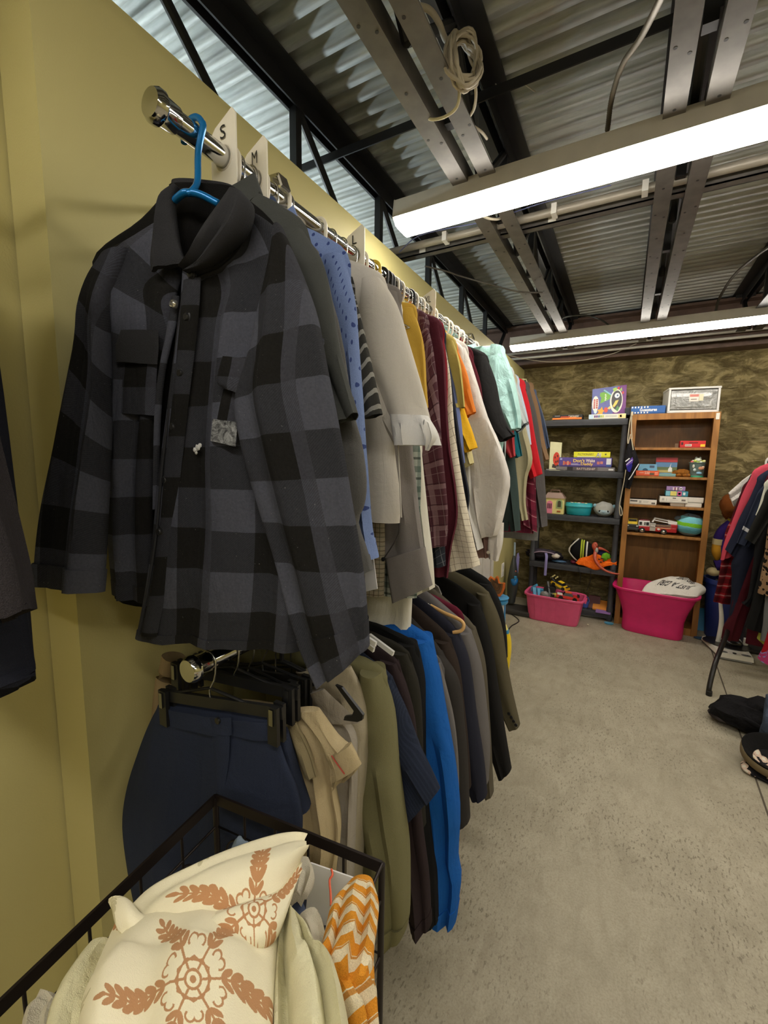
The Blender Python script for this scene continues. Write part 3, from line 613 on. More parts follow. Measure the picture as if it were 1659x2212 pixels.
garment('denim_shirt', 'mint denim shirt', 'shirt', 1.80, [(1092, 752), (1106, 800), (1118, 850), (1126, 900), (1125, 925)], (1102, 930), (1096, 1160), M_mint, lab='washed mint denim shirt with stitched yoke, largest pale shoulder', hang=WH, zn=1.895, neck=.075, sth=.03, fold=.012, xb=.185, bw=.21, col='shirt', cuff=.02)
garment('pinstripe_shirt', 'black pinstripe shirt', 'shirt', 1.85, [(1080, 800), (1096, 1000), (1104, 1190)], (1082, 1205), (1094, 1198), pattern(stripes((26, 26, 28), (150, 150, 150), .012, .06, 'u')), lab='black pinstripe shirt whose hem shows below the mint one', hang=WI, slv=0, xb=.2, bw=.2)
garment('t_shirt', 'heather grey tee with dark trim', 'shirt', 1.93, [(1112, 800), (1122, 850), (1134, 890), (1142, 914)], (1120, 936), 1.2, cloth((178, 184, 184), heather=.3), lab='heather grey tee with dark trimmed sleeve behind the mint shirt', hang=WI, cuff=.016, cufm=cloth((52, 58, 60)), zn=1.88)
garment('polo_shirt', 'coral red polo', 'shirt', 1.97, [(1098, 800), (1108, 900), (1114, 985)], (1102, 990), 1.15, cloth((196, 72, 78)), lab='coral red sleeve under the black shirt cuff', hang=WI, cuff=.02)
garment('long_sleeve_shirt', 'dark green shirt', 'shirt', 2.0, [(1102, 810), (1112, 980), (1120, 1060), (1125, 1145)], (1104, 1148), (1115, 1148), cloth((58, 72, 70)), lab='dark green long sleeve shirt reaching low', hang=WH, xb=.2)
garment('polo_shirt', 'teal polo', 'shirt', 2.03, [(1108, 815), (1118, 920), (1129, 984)], (1114, 990), 1.15, cloth((28, 104, 118)), lab='teal polo sleeve between coral and khaki', hang=WI)
garment('dress_shirt', 'khaki dress shirt', 'shirt', 2.10, [(1118, 816), (1136, 920), (1151, 990), (1140, 1030), (1136, 1080), (1141, 1122)], (1125, 1124), 1.2, cloth((172, 164, 132)), lab='khaki dress shirt with buttoned cuff near the far end', hang=WH, cuff=.05, sth=.022)
garment('dress_shirt', 'pale blue shirt', 'shirt', 2.16, [(1124, 820), (1140, 900), (1148, 960)], (1132, 965), 1.2, cloth((190, 204, 222)), lab='pale blue sliver of sleeve beside the red polo', hang=WI)
garment('polo_shirt', 'red polo', 'shirt', 2.24, [(1136, 828), (1146, 880), (1158, 950), (1173, 1023)], (1146, 1034), 1.2, cloth((206, 40, 50)), lab='bright red polo with open sleeve near the toy shelf', hang=WI, cuff=.03, zn=1.88, sth=.025)
garment('flannel_shirt', 'red plaid flannel', 'shirt', 2.30, [(1138, 840), (1150, 980), (1158, 1080), (1160, 1150)], (1130, 1130), (1148, 1152), pattern(plaid((116, 36, 58), [(0, .06, (196, 140, 150), .6), (.4, .3, (70, 20, 36), .5)], .08)), lab='wine red plaid flannel with curled hem at the far end', hang=WI, xb=.26, bw=.24)
garment('sweatshirt', 'charcoal sweatshirt', 'sweatshirt', 2.40, [(1146, 832), (1160, 900), (1174, 1000), (1180, 1080), (1182, 1136)], (1160, 1138), 1.25, cloth((92, 88, 88), heather=.2), lab='charcoal brown sweatshirt with ribbed cuff at the far end', hang=WI, cuff=.06, zn=1.88, sth=.025)
garment('long_sleeve_shirt', 'light grey shirt', 'shirt', 2.45, [(1146, 850), (1165, 1000), (1176, 1166)], (1150, 1168), (1164, 1168), cloth((128, 128, 128)), lab='light grey tail hanging lowest at the far end', hang=WI, slv=0, xb=.26, bw=.25)
garment('suede_shirt', 'tan brown shirt', 'shirt', 2.62, [(1154, 832), (1164, 880), (1176, 950), (1186, 992)], (1170, 998), 1.2, cloth((150, 118, 88)), lab='tan brown short sleeve shirt with ribbed cuff at row end', hang=BK, cuff=.035, zn=1.885, sth=.025)
garment('polo_shirt', 'slate blue polo', 'shirt', 2.85, [(1160, 846), (1172, 890), (1182, 930), (1188, 966)], (1176, 972), 1.2, cloth((96, 110, 140)), lab='slate blue polo, last garment on the upper rail', hang=WI, cuff=.02, zn=1.875)
for y, m_, r, wh in ((.605, M_wire, .0016, 'twin loops beside the S divider'), (.66, M_hw, .0042, 'just behind the M divider'), (.72, M_hw, .0042, 'second behind the M divider'), (1.06, M_wire, .0016, 'between the L divider and the yellow hook'), (1.0, M_hw, .0042, 'against the L divider'), (1.3, M_wire, .0016, 'over the crimson polo'), (1.39, M_hw, .0042, 'just in front of the XL divider'), (1.56, M_wire, .0016, 'over the black camp shirt'), (1.66, M_hw, .0042, 'first of the white cluster by the mint shirt'), (1.70, M_wire, .0016, 'inside the white cluster by the mint shirt'), (1.74, M_hw, .0042, 'last of the white cluster by the mint shirt'), (1.78, M_wire, .0016, 'touching the mint shirt'), (1.17, M_hb, .0045, 'right of the yellow hook'), (1.21, M_hb, .0045, 'second right of the yellow hook')):
    hanger(m_, r, 'spare %s hanger %s' % ({id(M_wire): 'wire', id(M_hw): 'white plastic', id(M_hb): 'black plastic'}[id(m_)], wh), y, 1.86, .13, .07, 0, RZ, RX, 'spare hangers among the shirts')
# ================================================================== the plaid jacket in front
def buffalo():
    n = NT('plaid_flannel'); uv, u, v = n.uv(); o = n.obj(); per = .140
    fine = n.noise(o, 1100, 2, .7); fuzz = n.noise(o, 260, 3, .7); mid = n.math('ADD', n.noise(o, 11, 4, .55, .7), n.math('MULTIPLY', n.noise(n.obj((1, 1, .3)), 18, 4, .5, 1.), 1.1))
    a, b_ = band(n, u, per, .5), band(n, v, per, .5); sm = n.math('ADD', a, b_)
    c = n.mix(n.math('GREATER_THAN', sm, .5), lin((35, 34, 33)), lin((60, 61, 67)))
    c = n.mix(n.math('GREATER_THAN', sm, 1.5), c, lin((86, 88, 99)))
    c = n.mix(n.math('MULTIPLY', band(n, u, per, .16, .16), .35), c, lin((104, 106, 120)))
    tw = n.math('FRACT', n.math('ADD', n.math('DIVIDE', n.math('ADD', u, v), .004), 90))
    c = n.mix(n.math('MULTIPLY', n.math('MULTIPLY', n.math('LESS_THAN', tw, .5), n.math('LESS_THAN', n.math('ABSOLUTE', n.math('SUBTRACT', sm, 1)), .2)), .28), c, lin((40, 40, 42)))
    c = n.mix(n.math('MULTIPLY', n.ramp(fuzz, .3, .75), .3), c, (.001, .001, .001))
    lint = n.math('GREATER_THAN', n.noise(o, 420, 1), .80); c = n.mix(n.math('MULTIPLY', lint, .5), c, lin((180, 180, 176)))
    q = n.math('ABSOLUTE', n.math('SUBTRACT', n.math('FRACT', n.math('ADD', n.math('DIVIDE', v, .083), 60.3)), .5))
    gro = n.math('MULTIPLY', n.math('LESS_THAN', q, .02), -.35)
    n.bump(n.math('ADD', n.math('ADD', n.math('MULTIPLY', fine, .08), n.math('MULTIPLY', mid, .5)), gro), .7, .035)
    return n.done(c, .95, 0, .1)
M_pl = buffalo(); M_sher = cloth((22, 21, 21), nap=3, wr=.4); M_pd = cloth((54, 54, 57), nap=1.5)
JY, JK = .5, .25
def J(px, py, d=0.): return aty(px, py, JY-d, JK)
jk = thing('plaid_jacket', 'grey and black buffalo plaid shirt jacket, unsnapped, nearest on the upper rail', 'jacket', J(430, 440), U)
def JS(name, L, Rr, th, mat, rows=30, cols=16, fold=(.006, 2.2, 1.), d=0., hem=True, u0=0., v0=0., pw=.7, closetop=True, par=jk, grain=.35):
    g = MB(); f = lambda p: J(p[0], p[1], d+(p[2] if len(p) > 2 else 0)); g.strip([f(p) for p in L], [f(p) for p in Rr], rows, cols, th, fold, (0, -1, 0), pw, hem, closetop, grain, v0, u0)
    o = g.build(name, mat, par, 65); JS.g = g; return o
def JB(name, fr, sx=1.02, sn=1.14):
    n = len(JS.g.rings); g = MB(); g.wrap(JS.g, int(n*fr), -1, sx, sn); g.build(name, M_pl, jk, 60)
# back panel with dark fleece lining
JS('back_panel', [(372, 402), (300, 480), (205, 560), (228, 660), (240, 860), (232, 1020), (236, 1160), (250, 1290)], [(512, 412), (590, 480), (648, 590), (625, 700), (622, 860), (632, 1010), (645, 1190), (655, 1400)], [.008, .014, .016, .016, .016], M_sher, d=-.045)
JS('left_front', [(352, 470), (285, 512), (214, 560), (230, 650), (240, 850), (226, 1000), (229, 1150), (243, 1280)], [(392, 600), (386, 622), (378, 662), (368, 722), (343, 850), (333, 1000), (330, 1150), (332, 1302)], [.008, .012, .014, .016, .018], M_pl, fold=(.007, 1.6, 2.2), d=-.005, u0=.045, v0=.02)
JB('hem_band', .965, 1.008, 1.12)
JS('right_front', [(396, 590), (393, 622), (390, 662), (383, 722), (364, 880), (349, 1000), (336, 1150, .005), (316, 1280, .015), (297, 1376, .02)], [(510, 436), (600, 497), (645, 590), (618, 700), (612, 850), (622, 1000), (640, 1180), (650, 1300), (654, 1402)], [.008, .014, .017, .02, .022, .022], M_pl, 40, 22, (.008, 2.3, 4.1), d=.006, u0=.0, v0=.0)
JB('hem_band', .965, 1.008, 1.12)
# sleeves
JS('sleeve', [(224, 557), (203, 605), (184, 690), (165, 800, .02), (141, 950, .05), (116, 1080, .075), (99, 1180, .09), (88, 1262, .1)], [(285, 540), (246, 660), (238, 780), (237, 900, .02), (229, 1010, .05), (224, 1100, .075), (220, 1200, .09), (214, 1280, .1)], [.02, .03, .03, .028, .024, .022], M_pl, 34, 14, (.008, 1.5, 6.3), d=.0, u0=.11, v0=.03)
JB('cuff', .90)
JS('sleeve', [(598, 520), (572, 640), (548, 755), (515, 866), (528, 962), (562, 1089), (598, 1215), (633, 1342), (690, 1480)], [(606, 486), (654, 600), (684, 690), (708, 810), (733, 937), (759, 1089), (784, 1241), (792, 1317), (794, 1400)], [.018, .034, .036, .034, .03, .028, .025], M_pl, 44, 20, (.009, 1.5, 8.8), d=.03, u0=-.04, v0=.055)
rr = JS.g.rings; MB().tube(crom([rr[13][2][j]-np.array((0, .0015, 0)) for j in range(39, 19, -2)], 24), .0032, 6).build('armhole_seam', M_pl, jk, 60); MB().tube(crom([rr[i][2][39]-np.array((0, .0015, 0)) for i in range(13, 24)], 24), .0032, 6).build('armhole_seam', M_pl, jk, 60)
JB('cuff', .90)
# yoke and armhole seams
def seam(pts, r=.0022, m=M_pd, d=0.): MB().tube(crom([J(p[0], p[1], (p[2] if len(p) > 2 else 0)+d) for p in pts], 30), r, 6).build('seam', m, jk, 60)
seam([(395, 640, .018), (384, 720, .02), (366, 880, .024), (351, 1000, .028), (338, 1150, .035), (318, 1280, .045), (300, 1370, .05)], .0024)
# placket band
JS('placket', [(396, 606), (388, 690), (372, 860), (355, 1000), (342, 1150, .005), (322, 1280, .015), (304, 1372, .02)], [(434, 600), (428, 690), (408, 860), (392, 1000), (374, 1150, .005), (356, 1280, .015), (338, 1376, .02)], [.004, .005, .005, .005], M_pl, 30, 6, (.002, 1, 1), d=.028, u0=.09, v0=.03)
JS('placket', [(372, 640), (362, 700), (345, 800), (336, 900), (334, 1000), (332, 1100)], [(388, 640), (380, 700), (356, 800), (345, 900), (341, 1000), (338, 1100)], [.004, .004], M_pl, 20, 6, (.002, 1, 1), d=.014, u0=.02, v0=.1)
M_snap = plain((34, 34, 36), .4, .2)
for p in ((413, 593), (404, 685), (390, 806), (374, 922), (357, 1037), (345, 1148)):
    c = J(*p, .031 if p[1] < 1100 else .037); MB().lathe([(0, -.004), (.005, -.004), (.0062, -.002), (.0062, -.001), (.0085, 0), (.0085, .003), (0, .003)], c, 18, ax='y').build('snap_button', M_snap, jk, 40)
c = J(375, 657, .026); MB().lathe([(0, 0), (.003, 0), (.0035, -.004), (.005, -.0045), (.007, -.002), (.007, .003), (0, .003)], c, 18, ax='y').build('snap_socket', plain((214, 212, 206), .2, .9), jk, 40, label='silver snap socket')
# pockets
def patch(name, pts, d, th, mat, bev=.0): return MB().prism([J(p[0], p[1], d) for p in pts], (0, -th, 0)).build(name, mat, jk, 30)
JS('pocket', [(268, 785), (264, 840), (262, 893)], [(340, 787), (338, 840), (337, 898)], [.004, .005, .004], M_pl, 10, 8, (.002, 1, 3), d=.012, u0=.1, v0=.1)
JS('pocket_flap', [(262, 714), (252, 746), (250, 782)], [(342, 714), (343, 750), (340, 788)], [.005, .006, .004], M_pd, 10, 10, (.002, 1, 2), d=.019)
JS('pocket', [(486, 826), (474, 880), (462, 945)], [(537, 840), (524, 890), (512, 955)], [.004, .004, .003], M_pl, 10, 8, (.002, 1, 3), d=.036, u0=.12, v0=.06)
JS('pocket_flap', [(482, 770), (474, 800), (470, 828), (484, 838)], [(537, 776), (538, 804), (530, 834), (516, 850)], [.005, .006, .006, .004], M_pl, 10, 10, (.002, 1, 2), d=.046, u0=-.02, v0=-.03)
def scuffm():
    n = NT('scuffed_patch'); o = n.obj(); v = n.noise(o, 75, 6, .8, .8); c = n.mix(n.ramp(v, .40, .66), lin((52, 52, 54)), lin((158, 160, 160))); return n.done(c, .9, 0, .1)
M_sc = scuffm()
JS('scuffed_patch', [(459, 905), (456, 940), (455, 950)], [(514, 912), (511, 945), (509, 965)], [.0025, .0025, .0025], M_sc, 6, 6, (.001, 1, 3), d=.031, label=None) if False else JS('scuffed_patch', [(459, 905), (457, 930), (455, 952)], [(514, 912), (511, 940), (509, 965)], [.0012, .0012, .0012], M_sc, 6, 6, (.001, 1, 3), d=.0412)
for p, r in (((427, 967), .006), ((421, 972), .004), ((432, 962), .004), ((424, 978), .003)): MB().ball(J(*p, .027), r, .002, r*.9, 9, 6, .5, p[0]).build('paint_fleck', plain((190, 190, 188), .9), jk, 60)
# collar: fleece-lined stand, two points
JS('collar_back', [(368, 402), (362, 440), (372, 500), (392, 566)], [(512, 408), (508, 440), (470, 500), (404, 566)], [.012, .012, .01, .006], M_sher, 14, 14, (.004, 1.5, 2), d=-.02, hem=False)
JS('collar_stand', [(374, 393), (368, 420), (366, 446)], [(506, 404), (512, 430), (512, 452)], [.014, .016, .01], M_pd, 8, 14, (.004, 1.3, 2), d=-.036, hem=False)
JS('collar_point', [(378, 398), (348, 424), (336, 470), (329, 520), (324, 560), (325, 586)], [(384, 404), (374, 440), (378, 485), (386, 525), (395, 552), (404, 566)], [.008, .012, .012, .011, .010, .006], M_pd, 18, 10, (.004, 1.2, 5), d=.022, hem=False)
JS('collar_point', [(500, 412), (484, 446), (456, 486), (428, 526), (408, 558), (394, 578)], [(524, 416), (545, 446), (534, 496), (496, 540), (450, 575), (400, 588)], [.012, .02, .022, .02, .014, .006], M_pd, 20, 12, (.005, 1.3, 3), d=.04, hem=False)
JS('collar_band', [(520, 430), (526, 480), (512, 530), (476, 570), (430, 590)], [(540, 440), (545, 490), (530, 545), (488, 586), (436, 606)], [.012, .012, .012, .01, .008], M_pd, 16, 8, (.002, 1, 3), d=.014, hem=False)
# the blue hanger that carries it
t = thing('clothes_hanger', 'metallic blue tubular hanger holding the plaid jacket', 'hanger', J(412, 440), 'hangers on the upper rail')
y0 = .515; hk = [(RX-.024*math.cos(a), y0, RZ+.024*math.sin(a)) for a in np.linspace(-.2, math.pi*.95, 12)]
MB().tube(crom(hk+[aty(428, 330, y0-.006), aty(427, 390, y0-.012), aty(416, 412, .485), aty(404, 418, .478)], 50), .0052, 12).build('hook', M_hblue, t, 60)
MB().tube(crom([aty(472, 440, .485, .25), aty(432, 420, .478, .25), aty(404, 416, .474, .25), aty(392, 420, .474, .25), aty(378, 432, .48, .25)], 24), .0056, 12).build('arms', M_hblue, t, 60)
# ================================================================== lower rail: trousers on clip hangers, jumpers and suits
LO = 'clothes on the lower rail'
def cliphanger(pl, pr, y, k, hookpx, lab, lab_hook=M_wire):
    """black bar hanger with two clips; pl / pr are the photo places of the bar ends"""
    a, b_ = aty(pl[0], pl[1], y, k), aty(pr[0], pr[1], y, k); t = thing('clip_hanger', lab, 'hanger', (a+b_)/2, 'black clip hangers on the lower rail')
    MB().bar(a, b_, .008, .022).build('bar', M_hb, t); d = b_-a; xm = (RX-a[0])/d[0]; mpt = a+d*xm
    hz_ = [(RX-.019*math.cos(q), mpt[1], LZ+.019*math.sin(q)) for q in np.linspace(-.3, math.pi*.97, 12)]
    MB().tube(crom(hz_+[(RX+.015, mpt[1], LZ-.03), (RX, mpt[1], LZ-.055), tuple(mpt+np.array((0, 0, .008)))], 30), .0018, 7).build('hook', M_wire, t, 60)
    MB().tube([mpt-d*.3+(0, 0, .008), mpt+(0, 0, .028), mpt+d*.3+(0, 0, .008)], .003, 6).build('brace', M_hb, t, 60)
    for f in (.05, .95):
        c = a+d*f; cl = MB().obox(c-np.array((0, .008, .022)), (.011, 0, 0), (0, .004, 0), (0, 0, .036)).obox(c+np.array((0, .008, -.022)), (.011, 0, 0), (0, .004, 0), (0, 0, .036)).build('clip', M_hb, t)
        MB().obox(c-np.array((0, .0135, .004)), (.0045, 0, 0), (0, .002, 0), (0, 0, .015)).build('clip_spring', plain((150, 150, 152), .25, 1.), cl)
    return t
def slab(name, L, Rr, th, mat, par, rows=24, cols=14, fold=(.006, 2., 1.), pw=.7, hem=True, hint=(0, -1, 0), u0=0., v0=0., grain=.35, closetop=True):
    g = MB(); g.strip(L, Rr, rows, cols, th, fold, hint, pw, hem, closetop, grain, v0, u0); return g.build(name, mat, par, 60)
M_navy = cloth((47, 54, 74), nap=1.2, wr=.4); SK = .2
sh = lambda px, py, d=0.: aty(px, py, .515-d, SK)
cliphanger((350, 1500), (612, 1540), .505, SK, None, 'black clip hanger holding the navy shorts, nearest on the lower rail')
t = thing('shorts', 'navy blue cotton shorts clipped upright in front of the wire basket', 'shorts', sh(470, 1560), LO)
slab('front', [sh(342, 1524), sh(322, 1562), sh(296, 1625), sh(272, 1700), sh(263, 1780), sh(275, 1880), sh(292, 1960)], [sh(586, 1560), sh(600, 1600), sh(616, 1650), sh(640, 1720), sh(650, 1790), sh(640, 1880), sh(630, 1960)], [.012, .016, .02, .024, .026, .026], M_navy, t, 28, 20, (.009, 2.1, 3.3))
slab('waistband', [sh(344, 1520, .004), sh(333, 1552, .004)], [sh(588, 1556, .004), sh(594, 1594, .004)], [.0185, .0195], M_navy, t, 6, 18, (.003, 2, 1.2))
slab('fly', [sh(456, 1566, .022), sh(462, 1640, .024), sh(466, 1740, .028)], [sh(496, 1566, .022), sh(494, 1640, .024), sh(478, 1745, .028)], [.003, .003, .002], M_navy, t, 10, 5, (.001, 1, 1))
slab('waist_tab', [sh(452, 1546, .024), sh(456, 1582, .024)], [sh(500, 1550, .024), sh(500, 1588, .024)], [.004, .004], M_navy, t, 4, 5, (.001, 1, 1))
slab('leg', [sh(596, 1580, -.02), sh(606, 1660, -.03), sh(618, 1760, -.03)], [sh(622, 1580, -.03), sh(648, 1660, -.05), sh(672, 1736, -.05)], [.016, .02, .022], M_navy, t, 12, 8, (.006, 1, 4))
MB().lathe([(0, -.003), (.006, -.002), (.006, .002)], sh(470, 1557, .03), 12, ax='y').build('button', M_hb, t, 40)
# khaki shorts with a turned cuff, then three pairs of trousers
cliphanger((375, 1440), (645, 1500), .56, SK, None, 'black clip hanger holding the khaki shorts')
M_kh = cloth((190, 172, 134), nap=1.2, wr=.5); kh = lambda px, py, d=0.: aty(px, py, .60-d, SK)
t = thing('shorts', 'khaki cotton shorts folded over, with red stitched turned cuff', 'shorts', kh(690, 1620), LO)
slab('front', [kh(420, 1505), kh(560, 1540), kh(600, 1600), kh(640, 1690), kh(655, 1780), kh(648, 1900)], [kh(640, 1528), kh(690, 1572), kh(712, 1640), kh(720, 1720), kh(733, 1800), kh(722, 1900)], [.012, .018, .02, .022, .022], M_kh, t, 26, 14, (.012, 2.2, 6))
slab('pocket_opening', [kh(622, 1566, .03), kh(640, 1620, .03), kh(660, 1680, .03)], [kh(640, 1560, .03), kh(672, 1620, .03), kh(686, 1676, .03)], [.005, .007, .004], cloth((160, 146, 112), nap=1), t, 10, 6, (.004, 1.2, 2))
slab('turned_leg', [kh(640, 1530, .01), kh(690, 1585, .012), kh(706, 1630, .014), kh(715, 1660, .014), kh(716, 1698, .014)], [kh(690, 1532, .01), kh(732, 1594, .012), kh(756, 1610, .014), kh(778, 1650, .014), kh(752, 1678, .014)], [.012, .016, .016, .016, .012], M_kh, t, 20, 12, (.008, 1.8, 2.6))
slab('cuff', [kh(716, 1632, .03), kh(715, 1690, .03)], [kh(758, 1606, .03), kh(780, 1652, .03)], [.012, .01], M_kh, t, 8, 8, (.003, 1, 1)); 
MB().tube(crom([kh(716, 1632, .044), kh(728, 1650, .046), kh(744, 1672, .044)], 12), .0012, 5).build('stitching', plain((170, 60, 50), .8), t)
cliphanger((410, 1430), (672, 1478), .64, SK, None, 'black clip hanger holding the stone grey trousers')
M_st = cloth((160, 152, 140), wr=.4); st_ = lambda px, py, d=0.: aty(px, py, .66-d, SK)
t = thing('trousers', 'stone grey trousers hanging behind the khaki shorts', 'trousers', st_(730, 1560), LO)
slab('leg', [st_(600, 1492), st_(660, 1550), st_(690, 1640), st_(700, 1750), st_(712, 1920)], [st_(690, 1500), st_(764, 1572), st_(774, 1640), st_(772, 1740), st_(764, 1920)], [.014, .02, .024, .024, .022], M_st, t, 24, 14, (.01, 1.8, 5))
slab('waistband', [st_(670, 1498, .02), st_(690, 1560, .02)], [st_(700, 1488, .02), st_(778, 1562, .02)], [.006, .006], M_st, t, 8, 6, (.002, 1, 1))
M_bg = cloth((172, 162, 140), wr=.4); bg = lambda px, py, d=0.: aty(px, py, .70-d, SK)
hanger(M_hb, .005, 'black plastic hanger with hooked ends below the jacket cuff', .70, .985, .19, .06, .2, LZ, RX, 'hangers on the lower rail')
MB
g = tag(MB().prism([aty(p[0], p[1], .635) for p in ((724, 1480), (738, 1486), (784, 1545), (782, 1556), (772, 1560), (742, 1556), (744, 1548), (760, 1546), (764, 1536))], (0, .006, 0)).build('clothes_hanger', M_hb, None, 30), 'broad black plastic hanger end curving out over the beige trousers', 'hanger', 'hangers on the lower rail')
t = thing('trousers', 'beige trousers hanging just before the olive sweatshirt', 'trousers', bg(740, 1550), LO)
slab('leg', [bg(640, 1450), bg(690, 1520), bg(720, 1640), bg(735, 1800), bg(740, 1960)], [bg(758, 1440), bg(784, 1500), bg(796, 1560), bg(790, 1700), bg(776, 1960)], [.014, .02, .022, .024, .022], M_bg, t, 24, 12, (.01, 1.8, 3.4))
t = thing('trousers', 'tan trousers folded over a bar behind the rail end', 'trousers', aty(365, 1460, .60), LO)
slab('leg', [aty(352, 1422, .56), aty(345, 1450, .56), aty(334, 1530, .56), aty(325, 1620, .56)], [aty(400, 1416, .62), aty(392, 1450, .62), aty(380, 1530, .62), aty(370, 1620, .62)], [.02, .02, .02, .02], cloth((170, 148, 112), nap=2, wr=.5), t, 14, 8, (.006, 1.5, 3))
for i, (dx, y) in enumerate(((0, .60), (8, .68), (14, .73))):
    cliphanger((392+dx*2, 1436-i*8), (640+dx*3, 1492-i*8), y, SK, None, 'spare black clip hanger, %s from the rail end' % ('second', 'fourth', 'fifth')[i])
# jumpers and suit jackets (nearest first)
lg = lambda *a, **kw: garment(*a, rz=LZ, grp=LO, **kw)
M_ol = cloth((126, 122, 88), nap=1.5, heather=.15)
lg('sweatshirt', 'olive sweatshirt', 'sweatshirt', .785, [(836, 1462), (850, 1545), (858, 1640), (872, 1740), (884, 1830), (887, 1950), (876, 2010)], (836, 2020), .36, M_ol, lab='heavy olive green sweatshirt, largest on the lower rail', hang=WH, th=.024, sth=.034, col='crew', cuff=.06, zn=1.0, bw=.2, xb=.2)
lg('t_shirt', 'navy ribbed tee', 'shirt', .84, [(858, 1476), (880, 1540), (905, 1610), (930, 1660), (951, 1702)], (884, 1768), .42, pattern(stripes((36, 42, 58), (42, 49, 67), .007, .4, 'u')), lab='navy ribbed tee with wide short sleeve', hang=BK, th=.018, sth=.02, zn=1.0)
lg('cardigan', 'plum black cardigan', 'cardigan', .88, [(868, 1440), (888, 1510), (900, 1590), (906, 1680), (915, 1800), (926, 1900), (931, 1998)], (892, 2005), .34, cloth((46, 36, 38)), lab='plum black cardigan falling straight beside the olive sweatshirt', hang=(M_hw, .0055), sth=.022, cuff=.05, zn=1.0)
lg('cardigan', 'black brown cardigan', 'cardigan', .92, [(890, 1420), (905, 1480), (912, 1560), (916, 1680), (920, 1780)], (896, 1790), .42, cloth((42, 40, 34)), lab='black brown cardigan with a narrow visible shoulder', hang=(M_hw, .0055), sth=.02, zn=1.0)
lg('fleece_jacket', 'black fleece', 'jacket', .96, [(908, 1400), (916, 1460), (918, 1540), (920, 1640), (930, 1760), (944, 1900), (946, 1990)], (915, 1995), .34, cloth((28, 28, 29), nap=3), lab='black fleece left of the royal blue hoodie', hang=BK, sth=.025, zn=1.01)
M_bl = cloth((26, 92, 172), nap=.8, wr=.5)
lg('hoodie', 'royal blue hoodie', 'hoodie', 1.02, [(936, 1390), (947, 1440), (960, 1510), (975, 1590), (986, 1660), (995, 1760), (990, 1850), (996, 1900), (985, 1988)], (928, 1950), .36, M_bl, lab='royal blue hoodie, the only bright blue garment on the lower rail', hang=WH, th=.03, sth=.04, fold=.014, col='lapel', cuff=.03, zn=1.02)
lg('waistcoat', 'grey waistcoat', 'waistcoat', 1.07, [(960, 1440), (980, 1540), (990, 1620), (994, 1700)], (975, 1705), .5, cloth((110, 106, 104)), lab='thin grey edge of waistcoat just behind the blue hoodie', hang=WI, slv=1, sth=.012, zn=1.0)
def suit(short, y, R_, cin, hem, colr, lab, btn=None, bk=None, **kw):
    g = lg('suit_jacket', short, 'jacket', y, R_, cin, hem, cloth(colr, wr=.12), lab=lab, hang=kw.pop('hang', BK), th=.026, sth=.03, col='lapel', fold=.004, zn=1.01, **kw)
    for p in btn or ():
        MB().lathe([(0, -.0025), (.006, -.002), (.0065, .001), (0, .002)], aty(p[0], p[1], y)-np.array((0, .034, 0)), 12, ax='y').build('button', bk or M_hb, g, 40)
    return g
suit('charcoal suit jacket', 1.13, [(962, 1420), (990, 1470), (1003, 1570), (1010, 1660), (1014, 1772)], (988, 1776), .4, (50, 47, 45), 'charcoal suit jacket next after the blue hoodie')
suit('dark brown suit jacket', 1.19, [(980, 1392), (992, 1440), (1002, 1520), (1012, 1620), (1017, 1700)], (995, 1705), .42, (48, 39, 34), 'dark brown suit jacket with squared shoulder')
suit('navy suit jacket', 1.25, [(998, 1376), (1014, 1430), (1028, 1540), (1044, 1640), (1052, 1716)], (1022, 1722), .4, (37, 38, 50), 'navy pinstripe suit jacket left of the mid grey one')
suit('mid grey suit jacket', 1.32, [(1024, 1372), (1038, 1430), (1050, 1520), (1058, 1610), (1054, 1690)], (1036, 1700), .42, (104, 100, 100), 'mid grey suit jacket with three sleeve buttons', ((1049, 1678), (1048, 1689), (1047, 1700)))
suit('taupe suit jacket', 1.37, [(1034, 1366), (1048, 1430), (1058, 1560), (1066, 1712)], (1050, 1716), .38, (86, 80, 68), 'taupe suit jacket showing a thin edge behind the grey one', sth_=0) if False else suit('taupe suit jacket', 1.37, [(1034, 1366), (1048, 1430), (1058, 1560), (1066, 1712)], (1050, 1716), .38, (86, 80, 68), 'taupe suit jacket showing a thin edge behind the grey one')
lg('blouse', 'wine blouse', 'shirt', 1.345, [(1004, 1330), (1018, 1380)], (1000, 1400), .6, cloth((96, 30, 48)), lab='wine blouse peeping out between grey and black jackets', hang=WI, slv=0)
suit('black suit jacket', 1.50, [(1044, 1310), (1062, 1390), (1076, 1480), (1090, 1570), (1105, 1660)], (1078, 1680), .45, (27, 26, 26), 'black suit jacket in front of the olive brown one')
suit('olive brown suit jacket', 1.60, [(1062, 1288), (1082, 1345), (1094, 1420), (1106, 1490), (1123, 1566)], (1100, 1572), .55, (84, 78, 60), 'olive brown suit jacket with row of sleeve buttons', [(1104+i*5, 1532+i*8) for i in range(4)])
suit('jet black blazer', 1.72, [(1066, 1266), (1084, 1310), (1094, 1370), (1096, 1420)], (1078, 1440), .55, (24, 24, 24), 'jet black blazer, last on the lower rail')
t = thing('clothes_hanger', 'pale wooden hanger arm bending down over the grey suit', 'hanger', aty(980, 1335, 1.28), 'hangers on the lower rail')
MB().tube(crom([aty(930, 1308, 1.28), aty(960, 1324, 1.27), aty(990, 1337, 1.26), aty(1001, 1347, 1.255), aty(1000, 1358, 1.25), aty(992, 1364, 1.245), aty(978, 1366, 1.24)], 40), .0058, 10).build('arm', M_hwood, t, 60)
